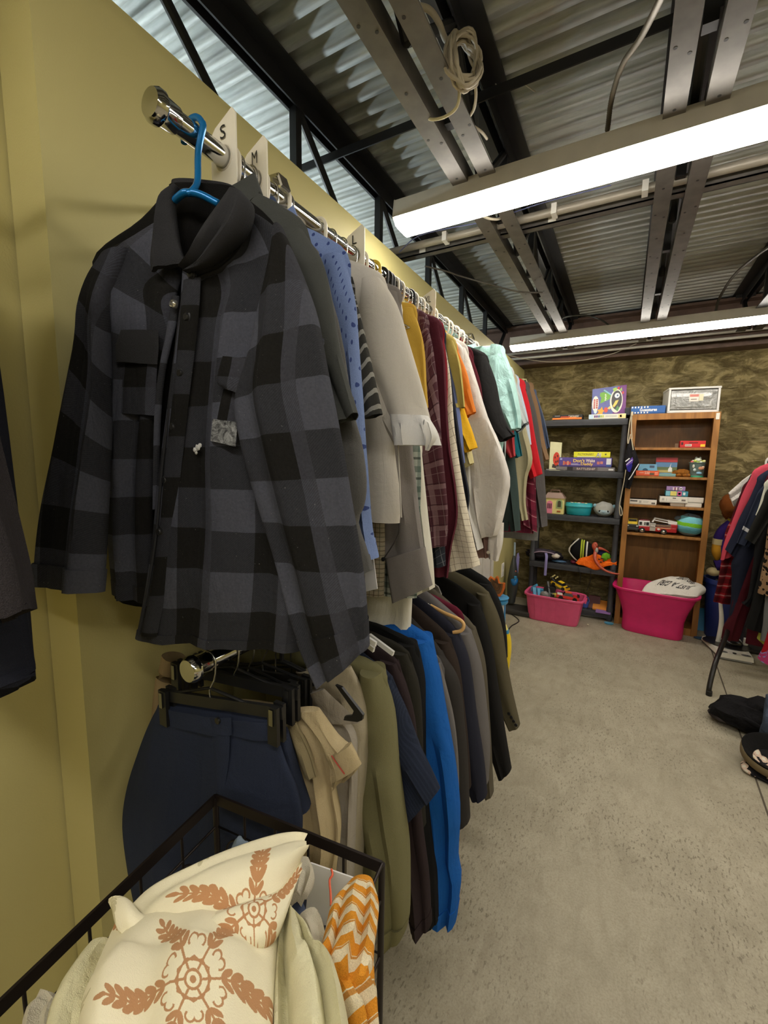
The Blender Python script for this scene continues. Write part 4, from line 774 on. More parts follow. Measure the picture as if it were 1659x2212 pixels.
MB().tube(crom([aty(930, 1308, 1.28), (RX+.06, 1.28, .99), (RX, 1.28, 1.02), (RX+.012, 1.28, LZ-.03), (RX+.02, 1.28, LZ), (RX, 1.28, LZ+.021), (RX-.02, 1.28, LZ)], 30), .003, 8).build('hook', M_wire, t, 60)
t = thing('clothes_hanger', 'grey plastic hanger end among the black jackets', 'hanger', aty(945, 1275, 1.45), 'hangers on the lower rail')
MB().prism([aty(p[0], p[1], 1.44) for p in ((938, 1262), (946, 1268), (953, 1284), (952, 1294), (946, 1290), (938, 1276))], (0, .008, 0)).build('arm', plain((150, 146, 142), .4), t, 40)
# white hanger ends beside the jacket cuff
for i, (a_, b_) in enumerate((((788, 1376), (812, 1392)), ((790, 1390), (808, 1404)), ((826, 1394), (850, 1412)))):
    t = thing('clothes_hanger', ('upper', 'middle', 'right hand')[i]+' white plastic hanger arm showing beside the plaid cuff', 'hanger', aty(*a_, .80), 'hangers on the lower rail')
    p0, p1 = aty(*a_, .79+.03*i), aty(*b_, .785+.03*i); MB().bar(p0+(p0-p1)*1.2, p1, .006, .012).build('arm', plain((232, 232, 230), .35), t)
    MB().tube(crom([p0+(p0-p1)*1.2, (RX+.03, p0[1], LZ-.07), (RX, p0[1], LZ-.05), (RX+.018, p0[1], LZ-.01), (RX, p0[1], LZ+.021), (RX-.02, p0[1], LZ)], 24), .003, 7).build('hook', M_hw, t, 60)
# ================================================================== wire basket cart in the near corner, heaped with linen
M_iron = plain((34, 26, 23), .45, .4)
BZ = .85
c0 = atz(465, 1716, BZ); e1 = nrm((atz(825, 1862, BZ)-c0)*(1, 1, 0)); e2 = np.array([e1[1], -e1[0], 0.]); BW = np.linalg.norm(atz(825, 1862, BZ)-c0); BL = .52
bk = thing('wire_basket', 'dark iron wire basket on legs with flat rim, heaped with linen', 'basket', (*(c0+e1*BW/2+e2*BL/2)[:2], 0))
def bp(u, v, z): return c0+e1*u+e2*v+np.array([0, 0, z-BZ])
for a, b_, w_ in (((0, 0), (BW, 0), .019), ((0, 0), (0, BL), .019), ((0, BL), (BW, BL), .019)): MB().bar(bp(*a, BZ-.009), bp(*b_, BZ-.009), .004, w_).build('rim', M_iron, bk)
MB().tube([bp(BW, 0, BZ-.004), bp(BW+.004, BL, BZ-.004)], .0026, 8).build('rim', M_iron, bk, 60)
g = MB()
for z in (BZ-.062, BZ-.16, BZ-.26): g.tube([bp(0, 0, z), bp(BW, 0, z), bp(BW, BL, z), bp(0, BL, z)], .0024, 7, closed=True)
g.build('side_wires', M_iron, bk, 60)
for i in range(1, 5): MB().tube([bp(BW*i/5, 0, BZ-.01), bp(BW*i/5, 0, BZ-.26)], .0022, 7).build('upright_wire', M_iron, bk, 60)
for i in range(1, 7):
    for u in (0, BW): MB().tube([bp(u, BL*i/7, BZ-.01), bp(u, BL*i/7, BZ-.26)], .0022, 7).build('upright_wire', M_iron, bk, 60)
g = MB()
for i in range(9): g.tube([bp(BW*i/8, 0, BZ-.26), bp(BW*i/8, BL, BZ-.26)], .002, 6)
for i in range(9): g.tube([bp(0, BL*i/8, BZ-.26), bp(BW, BL*i/8, BZ-.26)], .002, 6)
g.build('floor_grid', M_iron, bk, 60)
for u in (0, BW):
    for v in (0, BL): MB().tube([bp(u, v, BZ-.004), bp(u, v, .0)], .0052, 8).build('leg', M_iron, bk, 60)
def scroll(fu, u0):
    P = []
    for a in np.linspace(0, 1, 26):
        q = a*2*math.pi; P.append(fu(u0+.03*math.sin(q)*(1+.0*a), BZ-.115-.05*math.cos(q)*(.6+.4*a)+.0))
    MB().tube(P, .002, 6).build('scroll', M_iron, bk, 60)
for u in (.05, .14, .23): scroll(lambda a, z: bp(a, .0, z), u)
for v in (.08, .2, .32, .44): scroll(lambda a, z: bp(0., a, z), v)
# printed snowflake cloth (picture drawn here by numbers)
def flake_img():
    Nn = 768; yy, xx = np.mgrid[0:Nn, 0:Nn]/Nn; base = np.array(lin((226, 218, 188))); im = np.ones((Nn, Nn, 4), np.float32); im[..., :3] = base
    def flake(cx, cy, rad, col, rot, alpha):
        for ox in (-1, 0, 1):
            for oy in (-1, 0, 1):
                dx, dy = (xx-cx-ox)/rad, (yy-cy-oy)/rad; r = np.hypot(dx, dy); th = np.arctan2(dy, dx)+rot
                f = (th+math.pi/6) % (math.pi/3)-math.pi/6; X, Y = r*np.cos(f), np.abs(r*np.sin(f)); m = (Y < .013) & (X < .98) & (X > .1)
                for a in np.arange(.33, .97, .108):
                    s_ = .082*(1.18-abs(a-.6)); u = (X-a-.045)*math.cos(.6)+(Y-.052)*math.sin(.6); v = -(X-a-.045)*math.sin(.6)+(Y-.052)*math.cos(.6)
                    m |= (u/(s_*1.0))**2+(v/(s_*.42))**2 < 1
                m |= ((X-1.02)/.075)**2+(Y/.03)**2 < 1
                m |= (np.abs(X*.866+Y*.5-.17) < .011) & (r < .36); m |= (np.abs(X-.17) < .011) & (r < .22); m |= (np.abs(np.hypot(X-.30, Y-.125)-.05) < .011) & (X > .28); m |= np.abs(r-.085) < .014; m |= r < .035
                m &= r < 1.12; im[m, :3] = im[m, :3]*(1-alpha)+np.array(lin(col))*alpha
    flake(.30, .32, .27, (176, 122, 76), .26, .92); flake(.80, .80, .26, (170, 118, 74), .1, .9); flake(.80, .30, .19, (176, 166, 126), .4, .7); flake(.30, .82, .18, (176, 166, 126), .2, .7)
    g_ = bpy.data.images.new('flake_print', Nn, Nn, float_buffer=True); g_.pixels.foreach_set(im.ravel()); g_.pack(); return g_
def flake_mat():
    n = NT('snowflake_cotton'); uv, u, v = n.uv(); mp = n.node('ShaderNodeMapping'); mp.inputs['Scale'].default_value = (1/.30, 1/.30, 1); n.link(uv, mp.inputs[0])
    t = n.node('ShaderNodeTexImage'); t.image = flake_img(); n.link(mp.outputs[0], t.inputs[0]); o = n.obj(); fine = n.noise(o, 900, 2, .6); mid = n.noise(o, 22, 4, .55, .6)
    n.bump(n.math('ADD', n.math('MULTIPLY', fine, .1), n.math('MULTIPLY', mid, .4)), .5, .015); return n.done(t.outputs[0], .9, 0, .15)
M_fl = flake_mat(); M_cr2 = cloth((220, 214, 176), wr=.6, nap=.8); M_cr3 = cloth((214, 206, 184), wr=.5, nap=1.6)
Z = lambda px, py, z: atz(px, py, z)
HT = (0, -.45, 1)
def drape(name, lab, cat, pieces, mat, grp='linens heaped in the wire basket'):
    c = pieces[0][0][0]; t = thing(name, lab, cat, Z(*c), grp)
    for i, (L, Rr, th, rows, cols, fold) in enumerate(pieces):
        g = MB(); g.strip([Z(*p) for p in L], [Z(*p) for p in Rr], rows, cols, th, fold, HT, .6, False, True, .8, .13*i, .05+.17*i); g.build(('fold', 'lower_fold', 'rolled_edge', 'flap')[i], mat, t, 60)
    return t
drape('tablecloth', 'cream cotton cloth printed with brown snowflakes, folded over in the basket', 'cloth', [
    ([(268, 1975, .93), (330, 1922, .945), (420, 1880, .955), (520, 1838, .955), (600, 1812, .95), (652, 1812, .945)], [(440, 2088, .935), (470, 2072, .955), (520, 2056, .965), (560, 2046, .965), (606, 2010, .955), (640, 1900, .94)], [.012, .016, .018, .018, .016, .012], 34, 22, (.006, 2.2, 2.)),
    ([(248, 2004, .915), (220, 2080, .925), (196, 2150, .93), (176, 2220, .935), (160, 2490, .935)], [(604, 1995, .93), (600, 2060, .935), (596, 2120, .94), (592, 2200, .945), (588, 2490, .945)], [.03, .045, .05, .055, .055], 30, 22, (.009, 1.6, 4.)),
    ([(240, 1962, .945), (262, 1992, .95), (320, 2004, .95), (400, 2050, .95), (446, 2084, .95)], [(290, 1958, .955), (312, 1976, .96), (360, 1988, .958), (420, 2022, .957), (470, 2062, .955)], [.014, .016, .014, .012, .01], 24, 8, (.003, 1.4, 3.))], M_fl)
drape('cream_sheet', 'plain cream cotton sheet bunched right of the snowflake cloth', 'cloth', [
    ([(600, 2010, .905), (596, 2060, .915), (592, 2130, .92), (588, 2220, .925), (584, 2500, .925)], [(628, 2006, .905), (664, 2066, .915), (690, 2120, .92), (738, 2170, .925), (790, 2490, .925)], [.02, .03, .035, .04, .04], 26, 16, (.012, 2.0, 1.3))], M_cr2)
drape('cream_sheet', 'cream cotton sheet edge left of the snowflake cloth', 'cloth', [
    ([(206, 2058, .90), (176, 2100, .90), (140, 2160, .895), (120, 2240, .89), (100, 2510, .89)], [(250, 2040, .915), (236, 2100, .915), (224, 2170, .915), (214, 2240, .915), (204, 2510, .915)], [.016, .02, .022, .024, .024], 18, 10, (.010, 2.0, 2.3))], M_cr2)
drape('muslin_cloth', 'ribbed cream muslin corner at the lower left rim of the basket', 'cloth', [
    ([(94, 2140, .86), (72, 2175, .86), (46, 2215, .86), (30, 2480, .86)], [(132, 2152, .87), (150, 2180, .87), (140, 2230, .87), (130, 2490, .87)], [.01, .014, .016, .016], 14, 8, (.005, 2.5, 3.3))], M_cr3)
drape('muslin_cloth', 'ribbed cream muslin corner poking out behind the snowflake cloth', 'cloth', [
    ([(610, 1880, .885), (616, 1910, .885), (620, 1950, .885)], [(668, 1858, .885), (680, 1900, .885), (664, 1938, .885)], [.008, .014, .008], 10, 8, (.004, 2., 1.3))], M_cr3)
drape('towel', 'rolled oatmeal towel between the cream sheet and striped cloth', 'towel', [
    ([(638, 2016, .88), (650, 2050, .885), (668, 2100, .885)], [(690, 1986, .88), (704, 2030, .885), (716, 2080, .885)], [.018, .022, .018], 12, 8, (.005, 2., 5.3))], M_cr3)
M_or = pattern(stripes((228, 214, 180), (218, 146, 46), .026, .45, 'v', (196, 140, 70)), wr=.5)
t = thing('striped_shirt', 'orange and cream striped cotton shirt bunched at the right of the basket', 'shirt', Z(750, 2050, .88), 'linens heaped in the wire basket')
for i, (L, Rr, th, rows, cols, fold) in enumerate([
    ([(752, 1916, .885), (716, 1960, .895), (702, 2010, .905), (690, 2060, .912), (672, 2098, .915), (686, 2130, .918)], [(806, 1912, .88), (818, 1958, .885), (814, 2010, .89), (806, 2060, .895), (802, 2110, .90), (788, 2150, .905)], [.01, .018, .022, .024, .02, .012], 30, 16, (.008, 2.4, 1.7)),
    ([(708, 2120, .91), (728, 2160, .91), (750, 2220, .905), (764, 2490, .90)], [(806, 2080, .895), (806, 2130, .895), (800, 2190, .89), (790, 2490, .885)], [.014, .02, .022, .02], 18, 12, (.007, 1.8, 3.7))]):
    g = MB(); g.strip([Z(*p) for p in L], [Z(*p) for p in Rr], rows, cols, th, fold, HT, .6, False, True, .8, .2*i, 0); g.build('body' if i == 0 else 'sleeve', M_or, t, 60)
t = thing('white_card', 'stiff white card slipped inside the far side of the basket', 'card', Z(740, 1930, .82))
P = [Z(672, 1862, .845), Z(804, 1908, .845), Z(806, 2010, .79), Z(660, 1990, .77)]; MB().prism(P, (0, -.002, 0)).build('sheet', plain((214, 212, 208), .6), t)
wire('string', [Z(716, 1878, .852), Z(718, 1890, .856), Z(712, 1902, .852), Z(714, 1930, .845), Z(715, 1956, .84)], .0016, plain((236, 104, 70), .6), 'orange plastic tie string hanging from the basket wire', 'string', 24, 6)
drape('denim_cloth', 'folded blue denim wedged under the snowflake cloth corner', 'cloth', [
    ([(606, 1965, .855), (612, 2000, .86), (632, 2016, .86)], [(650, 1948, .85), (664, 1990, .85), (668, 2030, .85)], [.012, .016, .012], 10, 6, (.003, 1, 1.))], cloth((84, 96, 124), nap=1.5))
drape('blue_cloth', 'pale blue cloth tip poking above the snowflake cloth', 'cloth', [
    ([(498, 1836, .90), (506, 1815, .91), (514, 1810, .91)], [(545, 1834, .90), (532, 1818, .91), (522, 1810, .91)], [.006, .006, .002], 8, 5, (.002, 1, 1.))], cloth((120, 134, 148)))
solo(MB().ball(bp(BW*.55, BL*.55, .805), .115, .20, .06, 20, 10, .2, 3), 'crumpled_sheet', M_cr2, 'crumpled cream sheet at the bottom of the linen heap', 'cloth', 'linens heaped in the wire basket', 60)
t = thing('dark_cloth', 'dark navy cloth deep in the basket under the card', 'cloth', bp(BW*.5, BL*.4, .72), 'linens heaped in the wire basket')
g = MB(); g.strip([bp(.06, .03, .70), bp(.06, .2, .74), bp(.06, .48, .76)], [bp(BW-.02, .03, .70), bp(BW-.02, .2, .74), bp(BW-.02, .48, .76)], 14, 10, [.05, .07, .07], (.01, 2, 1), HT, .5, False); g.build('folds', cloth((44, 46, 56)), t, 60)
# ---------------------------------------------------------------- jackets on the rail to the left of the frame
rail('clothes_rail', 'chrome rail at the far left carrying the tweed and navy coats', .15, -1.4, .28, RZ, (.2,))
def sidecoat(name, lab, y, edge, mat, zt, cuff_in, hem):
    t = thing(name, lab, 'coat', (.15, y, zt), 'coats at the left edge')
    g = MB(); g.strip([(.10, y, zt), (-.02, y, zt-.06), (-.05, y, zt-.4), (-.05, y, hem)], [(.20, y, zt), (.33, y, zt-.06), (.30, y, zt-.4), (.29, y, hem)], 22, 12, [.012, .02, .025, .03], (.006, 2, y*9)); g.build('body', mat, t, 60)
    ro = [aty(*p, y) for p in edge]; ci = aty(*cuff_in, y)
    g = MB(); g.strip([(.27, y-.01, zt-.04), (.25, y-.01, zt-.22)]+[tuple(np.array((.25, y-.01, zt-.22))+(ci-np.array((.25, y-.01, zt-.22)))*f) for f in (.5, 1)], [(.325, y-.01, zt-.055), (.355, y-.01, zt-.25)]+[tuple(q-(0, .01, 0)) for q in ro[-2:]], 22, 10, [.02, .03, .03, .026], (.005, 1.5, y*13)); g.build('sleeve', mat, t, 60)
    hanger(M_hb, .0045, 'black hanger holding the %s' % name.replace('_', ' '), y, zt-.01, .15, .05, 0, RZ, .15, 'hangers at the left edge'); return t
tw = sidecoat('tweed_coat', 'dark tweed coat sleeve entering at the left edge, upper one', .17, [(0, 1168), (30, 1250), (46, 1318)], cloth((52, 48, 50), nap=3, heather=.4), 1.89, (-40, 1360), 1.30)
nv = sidecoat('navy_coat', 'dark navy coat with fuzzy buttons at the left edge, below the tweed', .20, [(20, 1330), (50, 1400), (64, 1462)], cloth((30, 32, 42), nap=1), 1.88, (-30, 1520), 1.22)
for i, p in enumerate(((30, 1345), (36, 1375), (42, 1405))): MB().ball(aty(*p, .20)-np.array((0, .036, 0)), .007, .004, .007, 8, 6, .4, i).build('toggle', cloth((74, 66, 56), nap=4), nv, 60)
# ================================================================== back of the room: shelving and toys
YF = 4.28                                   # front plane of both shelf units
F = lambda px, py, y=YF: aty(px, py, y)
M_plas = plain((58, 59, 64), .5, 0, .4, .08)
SX0, SX1, SY1 = .20, .945, 4.53
SZ = [.075, .475, .945, 1.355, 1.815]
t = su = thing('shelf_unit', 'dark grey plastic shelf unit of five shelves against the back wall', 'shelf', (.57, 4.4, 0))
for z in SZ:
    s_ = MB(); s_.rbox(SX0, SX1, YF, YF+.03, z-.055, z, .006); s_.rbox(SX0, SX1, SY1-.03, SY1, z-.055, z, .006); s_.rbox(SX0, SX0+.03, YF+.03, SY1-.03, z-.055, z, .006); s_.rbox(SX1-.03, SX1, YF+.03, SY1-.03, z-.055, z, .006)
    s_.box(SX0+.04, SX1-.04, YF-.004, YF, z-.052, z-.038)
    so = s_.build('shelf', M_plas, su, 40); g = MB()
    for i in range(17): g.box(SX0+.05+i*.039, SX0+.062+i*.039, YF+.03, SY1-.03, z-.012, z-.002)
    for i in range(6): g.box(SX0+.03, SX1-.03, YF+.045+i*.032, YF+.053+i*.032, z-.014, z-.003)
    g.build('lattice', M_plas, so)
pz = [0]+SZ
for x in (SX0+.022, SX1-.022):
    for y in (YF+.022, SY1-.022):
        for a, c in zip(pz[:-1], pz[1:]):
            if c-a > .1: MB().lathe([(.027, a+.002), (.027, a+.05), (.0235, a+.056), (.0215, c-.06), (.024, c-.056)], (x, y, 0), 18).build('post', M_plas, su, 40)
        MB().lathe([(.024, 0), (.024, .07)], (x, y, 0), 16).build('foot', M_plas, su, 40)
# bookcase
def oak(rot=(0, 0, 0), c1=(150, 103, 52), c2=(116, 76, 36)):
    n = NT('oak_veneer'); o = n.obj((9, 9, .7), rot); w_ = n.noise(o, 3, 4, .5, 1.6); ln = n.noise(n.obj((60, 60, 2), rot), 4, 4, .6); ca = n.node('ShaderNodeTexWave', wave_type='RINGS'); n.link(n.obj((2.2, 2.2, .35), rot), ca.inputs[0]); ca.inputs['Scale'].default_value = 2.6; ca.inputs['Distortion'].default_value = 7; ca.inputs['Detail'].default_value = 3
    c = n.mix(n.ramp(w_, .3, .7), lin(c1), lin(tuple(min(255, q*1.12) for q in c1))); c = n.mix(n.math('MULTIPLY', n.ramp(ca.outputs[1], .55, .95), .5), c, lin(c2)); c = n.mix(n.math('MULTIPLY', n.ramp(ln, .5, .75), .45), c, lin(c2))
    return n.done(c, .42, 0, .4)
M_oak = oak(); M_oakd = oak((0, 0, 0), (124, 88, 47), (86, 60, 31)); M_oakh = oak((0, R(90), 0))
BX0, BX1, BY1 = .965, 1.575, 4.535; BS = [.06, .832, 1.08, 1.327, 1.566]; BT = 1.845
bc = thing('bookcase', 'oak bookcase with six open bays, right of the dark shelf unit', 'bookcase', (1.27, 4.4, 0))
MB().rbox(BX0, BX0+.02, YF, BY1, 0, BT, .002).build('side_panel', M_oak, bc); MB().rbox(BX1-.02, BX1, YF, BY1, 0, BT, .002).build('side_panel', M_oak, bc)
for a in (BX0, BX1-.042): MB().rbox(a, a+.042, YF-.014, YF, 0, BT, .002).build('face_stile', M_oak, bc)
MB().rbox(BX0, BX1, YF-.0, BY1, BT-.02, BT, .002).build('top', M_oakh, bc); MB().rbox(BX0+.042, BX1-.042, YF-.014, YF, BT-.05, BT, .002).build('top_rail', M_oakh, bc)
MB().box(BX0+.02, BX1-.02, BY1-.006, BY1, 0, BT-.02).build('back_panel', M_oakd, bc); MB().rbox(BX0+.042, BX1-.042, YF-.01, YF+.004, 0, .06, .002).build('plinth', M_oakh, bc)
for z in BS: MB().rbox(BX0+.02, BX1-.02, YF+.002, BY1-.006, z-.02, z, .003).build('shelf', M_oakh, bc)
MB().rbox(BX1-.032, BX1-.008, YF-.02, YF-.014, BT-.06, BT-.01, .003).build('corner_clip', plain((222, 218, 205), .4), bc)
# ---------------------------------------------------------------- boxes and toys
MM = lambda c, r=.45: plain(c, r)
def fr(px0, py0, px1, py1, y): a, b_ = aty(px0, py0, y), aty(px1, py1, y); return a[0], b_[0], b_[2], a[2]
def gbox(name, lab, cat, x0, x1, z0, h, y, d, col, grp=None, rot=0.):
    """carton: body, lid seam; returns thing and a function placing flat print on its front"""
    t = thing(name, lab, cat, ((x0+x1)/2, y+d/2, z0), grp); z0 += .0005; z1 = z0+h
    MB().rbox(x0+.0015, x1-.0015, y+.0015, y+d-.0015, z0, z1, .0015).build('tray', MM(tuple(int(q*.8) for q in col)), t); MB().rbox(x0, x1, y, y+d, z0+h*.12, z1, .0018).build('lid', MM(col), t)
    def pr(nm, u0, u1, v0, v1, c, dep=.0008): return MB().box(x0+(x1-x0)*u0, x0+(x1-x0)*u1, y-dep, y+.0002, z0+h*v0, z0+h*v1).build(nm, MM(c), t)
    def tx(s_, u0, u1, v0, v1, c, dep=.0014, b_=0., up=(0, 0, 1)): return text(s_, (x0+(x1-x0)*(u0+u1)/2, y, z0+h*(v0+v1)/2), 1, (1, 0, 0), up, MM(c), t, 'lettering', ((x1-x0)*(u1-u0), h*(v1-v0)), dep, b_)
    return t, pr, tx
G1 = 'toys on the dark shelf unit'; G2 = 'toys on the oak bookcase'
# top of dark unit
t, pr, tx = gbox('blaster_box', 'long black and orange toy blaster box lying on the dark unit top', 'box', .33, .583, SZ[4], .047, YF+.02, .18, (34, 32, 32), G1)
pr('orange_print', 0, .98, .12, .45, (232, 130, 52)); pr('orange_print', .55, .8, .45, .58, (232, 130, 52)); pr('red_print', .28, .58, .5, .7, (190, 70, 44))
for i in range(9): pr('white_mark', .54+i*.04, .56+i*.04, .74, .86, (214, 206, 190))
for i in range(4): pr('white_mark', .08+i*.045, .11+i*.045, .76, .84, (206, 200, 190))
tx('POWER', .6, .88, .50, .72, (230, 228, 220))
x0, x1, z0, z1 = fr(1273, 885, 1352, 899, YF+.02)
t, pr, tx = gbox('game_box', 'flat white game box with coloured letter tiles under the purple monster box', 'box', x0, x1, SZ[4], .042, YF+.02, .2, (230, 228, 214), G1)
pr('blue_print', 0, .13, .1, .95, (196, 220, 236)); pr('yellow_print', .8, 1, .1, .95, (234, 214, 150))
for i, c in enumerate(((92, 62, 122), (110, 70, 130), (70, 110, 150), (150, 176, 84), (196, 204, 110))): pr('letter_tile', .15+i*.055, .195+i*.055, .32, .8, c)
for i in range(2): pr('grey_line', .46, .76, .42+.2*i, .5+.2*i, (150, 148, 142))
pr('brown_print', .84, .89, .3, .75, (176, 120, 52))
# upright leaning monster box
t = thing('game_box', 'upright purple and blue game box with cartoon creature art on the dark unit', 'box', F(1318, 885), G1)
A_, B_, C_, D_ = F(1278, 885, YF+.06), F(1352, 884, YF+.06), F(1354, 831, YF+.09), F(1280, 841, YF+.09)
zb = SZ[4]+.0425
for q in (A_, B_): q[2] = zb
dn = nrm(np.cross(B_-A_, D_-A_)); dn = dn if dn[1] > 0 else -dn
def q4(u, v, o=0.): return A_+(B_-A_)*u+((D_-A_)*(1-u)+(C_-B_)*u)*v-dn*o
MB().hexa([q4(0, 0), q4(1, 0), q4(1, 0)+dn*.05, q4(0, 0)+dn*.05, q4(0, 1), q4(1, 1), q4(1, 1)+dn*.05, q4(0, 1)+dn*.05]).build('carton', MM((112, 46, 124)), t)
def art(nm, P, c, o=.001): MB().prism([q4(u, v, o) for u, v in P], dn*.0008).build(nm, MM(c), t)
ell = lambda cu, cv, ru, rv, n=16: [(cu+ru*math.cos(a), cv+rv*math.sin(a)) for a in np.linspace(0, 2*math.pi, n+1)[:-1]]
art('blue_field', [(0, 0), (.62, 0), (.8, 1), (0, 1)], (92, 98, 160)); art('white_cloud', ell(.11, .42, .1, .3), (226, 222, 214), .0018)
art('white_cloud', ell(.12, .16, .05, .12), (206, 224, 226), .0018)
for i, s_ in enumerate(('CRAZY', 'CLAWS')):
    if i > 1: break
for i in range(2):
    for j in range(5): art('red_letter', [(.055+.075*i, .24+.075*j), (.105+.075*i, .24+.075*j), (.105+.075*i, .295+.075*j), (.055+.075*i, .295+.075*j)], (176, 50, 54), .0026)
art('green_head', [(.25, .42), (.3, .44), (.52, .55), (.56, .72), (.34, .84), (.24, .82), (.23, .7), (.28, .64)], (110, 168, 52), .0018); art('teal_jaw', [(.33, .9), (.36, .93), (.58, .72), (.56, .68)], (130, 190, 196), .0024)
for j in range(5): art('tooth', [(.37+.015*(j % 2), .52+.05*j), (.43+.015*(j % 2), .52+.05*j), (.40, .56+.05*j)], (240, 236, 214), .0026)
art('frame', ell(.72, .47, .185, .42, 22), (226, 222, 206), .0018); art('dark_oval', ell(.73, .5, .15, .34, 20), (58, 56, 62), .0026); art('eye', ell(.74, .66, .075, .09), (226, 228, 236), .0034); art('pupil', ell(.75, .66, .025, .035, 10), (80, 100, 140), .004); art('yellow_beak', [(.62, .3), (.7, .48), (.79, .5), (.74, .36), (.66, .24)], (224, 196, 92), .0034); art('green_leaf', [(.7, .16), (.76, .3), (.82, .22), (.77, .1)], (88, 140, 84), .0034)
art('orange_burst', [(.16, .02), (.22, .1), (.17, .18), (.26, .2), (.31, .3), (.34, .18), (.38, .14), (.33, .06), (.34, -.0), (.24, .03)], (232, 164, 44), .0026); art('red_spot', ell(.43, .17, .06, .1), (206, 76, 56), .0022); art('yellow_star', [(.47, .22), (.54, .3), (.58, .24), (.53, .18)], (228, 196, 110), .003)
art('red_dot', ell(.77, .92, .035, .05, 10), (200, 62, 60), .002); art('red_dot', ell(.9, .74, .03, .05, 10), (200, 70, 62), .002); art('green_leaf', [(.8, .84), (.86, .94), (.88, .8)], (150, 190, 90), .0022); art('green_leaf', [(.6, .92), (.7, .96), (.74, .88), (.64, .8)], (160, 196, 84), .0022)
# second shelf
t = thing('picture_book', 'cream picture book with a red ladybird cover standing on the second shelf', 'book', F(1200, 995), G1)
a, b_, c_, d_ = F(1187, 996, YF+.03), F(1211, 996, YF+.03), F(1214, 956, YF+.06), F(1189, 954, YF+.06); a[2] = b_[2] = SZ[3]
MB().hexa([a, b_, b_+(0, .018, 0), a+(0, .018, 0), d_, c_, c_+(0, .018, 0), d_+(0, .018, 0)]).build('cover', MM((214, 210, 170)), t)
qb = lambda u, v, o: a+(b_-a)*u+(d_-a)*v-np.array((0, o, 0))
MB().prism([qb(.62+.3*math.cos(q), .4+.24*math.sin(q), .001) for q in np.linspace(0, 6.28, 14)], (0, .0008, 0)).build('ladybird', MM((206, 62, 40)), t)
for u, v in ((.5, .45), (.72, .5), (.6, .3), (.75, .32)): MB().prism([qb(u+.05*math.cos(q), v+.045*math.sin(q), .0018) for q in np.linspace(0, 6.28, 9)], (0, .0008, 0)).build('spot', MM((40, 30, 30)), t)
MB().prism([qb(u, v, .001) for u, v in ((.25, .1), (.9, .05), (.85, .2), (.3, .22))], (0, .0008, 0)).build('dark_print', MM((56, 44, 44)), t)
t, pr, tx = gbox('game_board', 'grey fold-out game leaflet lying at the left of the second shelf', 'game', .30, .47, SZ[3], .012, YF+.03, .16, (150, 146, 142), G1)
x0, x1, z0, z1 = fr(1221, 997, 1331, 1009, YF+.01)
t, pr, tx = gbox('game_box', 'flat grey naval game box at the bottom of the second shelf stack', 'box', x0-.08, x1-.01, SZ[3], .036, YF+.03, .2, (122, 116, 118), G1)
pr('dark_print', .2, .3, 0.12, 1, (38, 36, 40)); pr('dark_band', .3, .72, .12, 1, (88, 80, 84)); tx('BATTLESHIP', .37, .68, .3, .82, (226, 204, 196)); pr('barcode', .9, .98, .3, .7, (216, 214, 212))
x0, x1, z0, z1 = fr(1209, 973, 1322, 996, YF+.03)
t, pr, tx = gbox('game_box', 'purple bedtime game box in the middle of the second shelf stack', 'box', x0, x1, SZ[3]+.0365, .085, YF+.03, .2, (92, 76, 152), G1)
tx("Don't", .28, .5, .5, .85, (238, 206, 92), .0016, .02); tx('Wake', .52, .69, .52, .86, (236, 222, 206), .0016, .02); tx('Daddy', .43, .66, .1, .48, (238, 200, 76), .0016, .02)
for i, (u, c) in enumerate(((.08, (196, 120, 100)), (.12, (206, 80, 66)), (.16, (220, 150, 120)), (.2, (206, 84, 70)))): pr('figure_print', u, u+.035, .18+.06*(i % 2), .62-.08*(i % 2), c)
pr('figure_print', .73, .78, .3, .6, (196, 120, 110)); pr('figure_print', .79, .84, .35, .62, (206, 130, 116)); pr('label', .9, .985, .3, .92, (226, 226, 232)); pr('label', .9, .985, .08, .28, (60, 90, 160)); pr('label', .02, .06, .74, .9, (180, 190, 224))
for i in range(2): pr('small_line', .24, .42-.04*i, .2+.1*i, .25+.1*i, (196, 186, 216))
x0, x1, z0, z1 = fr(1241, 959, 1319, 972, YF+.05)
t, pr, tx = gbox('game_box', 'bright yellow drawing game box on top of the second shelf stack', 'box', x0, x1, SZ[3]+.122, .052, YF+.05, .17, (226, 222, 52), G1)
tx('PICTIONARY', .12, .56, .4, .75, (96, 98, 60), .0014); tx('Ai', .62, .76, .08, .9, (240, 240, 230), .0016, .06); tx('Ai', .63, .75, .14, .84, (40, 40, 52), .0022, -.01); pr('white_strip', .1, .6, .1, .2, (236, 236, 220)); pr('dark_print', .86, .9, .45, .7, (90, 90, 50))
# third shelf: doll house, tub, plush
t = thing('toy_house', 'small cream toy house with pink door and brown roof', 'toy', F(1196, 1112), G1)
x0, x1, z0, z1 = fr(1178, 1068, 1217, 1110, YF+.03); z0 = SZ[2]
MB().rbox(x0, x1, YF+.03, YF+.13, z0, z0+.15, .004).build('walls', MM((222, 208, 138)), t)
MB().hexa([(x0-.008, YF+.02, z0+.15), (x1+.008, YF+.02, z0+.15), (x1+.008, YF+.14, z0+.15), (x0-.008, YF+.14, z0+.15), (x0+.02, YF+.05, z0+.20), (x1-.03, YF+.05, z0+.20), (x1-.03, YF+.11, z0+.20), (x0+.02, YF+.11, z0+.20)]).build('roof', MM((140, 112, 98)), t)
g = MB(); g.tube([(x0+.04, YF+.08, z0+.195), (x0+.04, YF+.08, z0+.222), (x1-.05, YF+.08, z0+.222), (x1-.05, YF+.08, z0+.195)], .006, 8); g.build('carry_handle', MM((120, 92, 80)), t, 60)
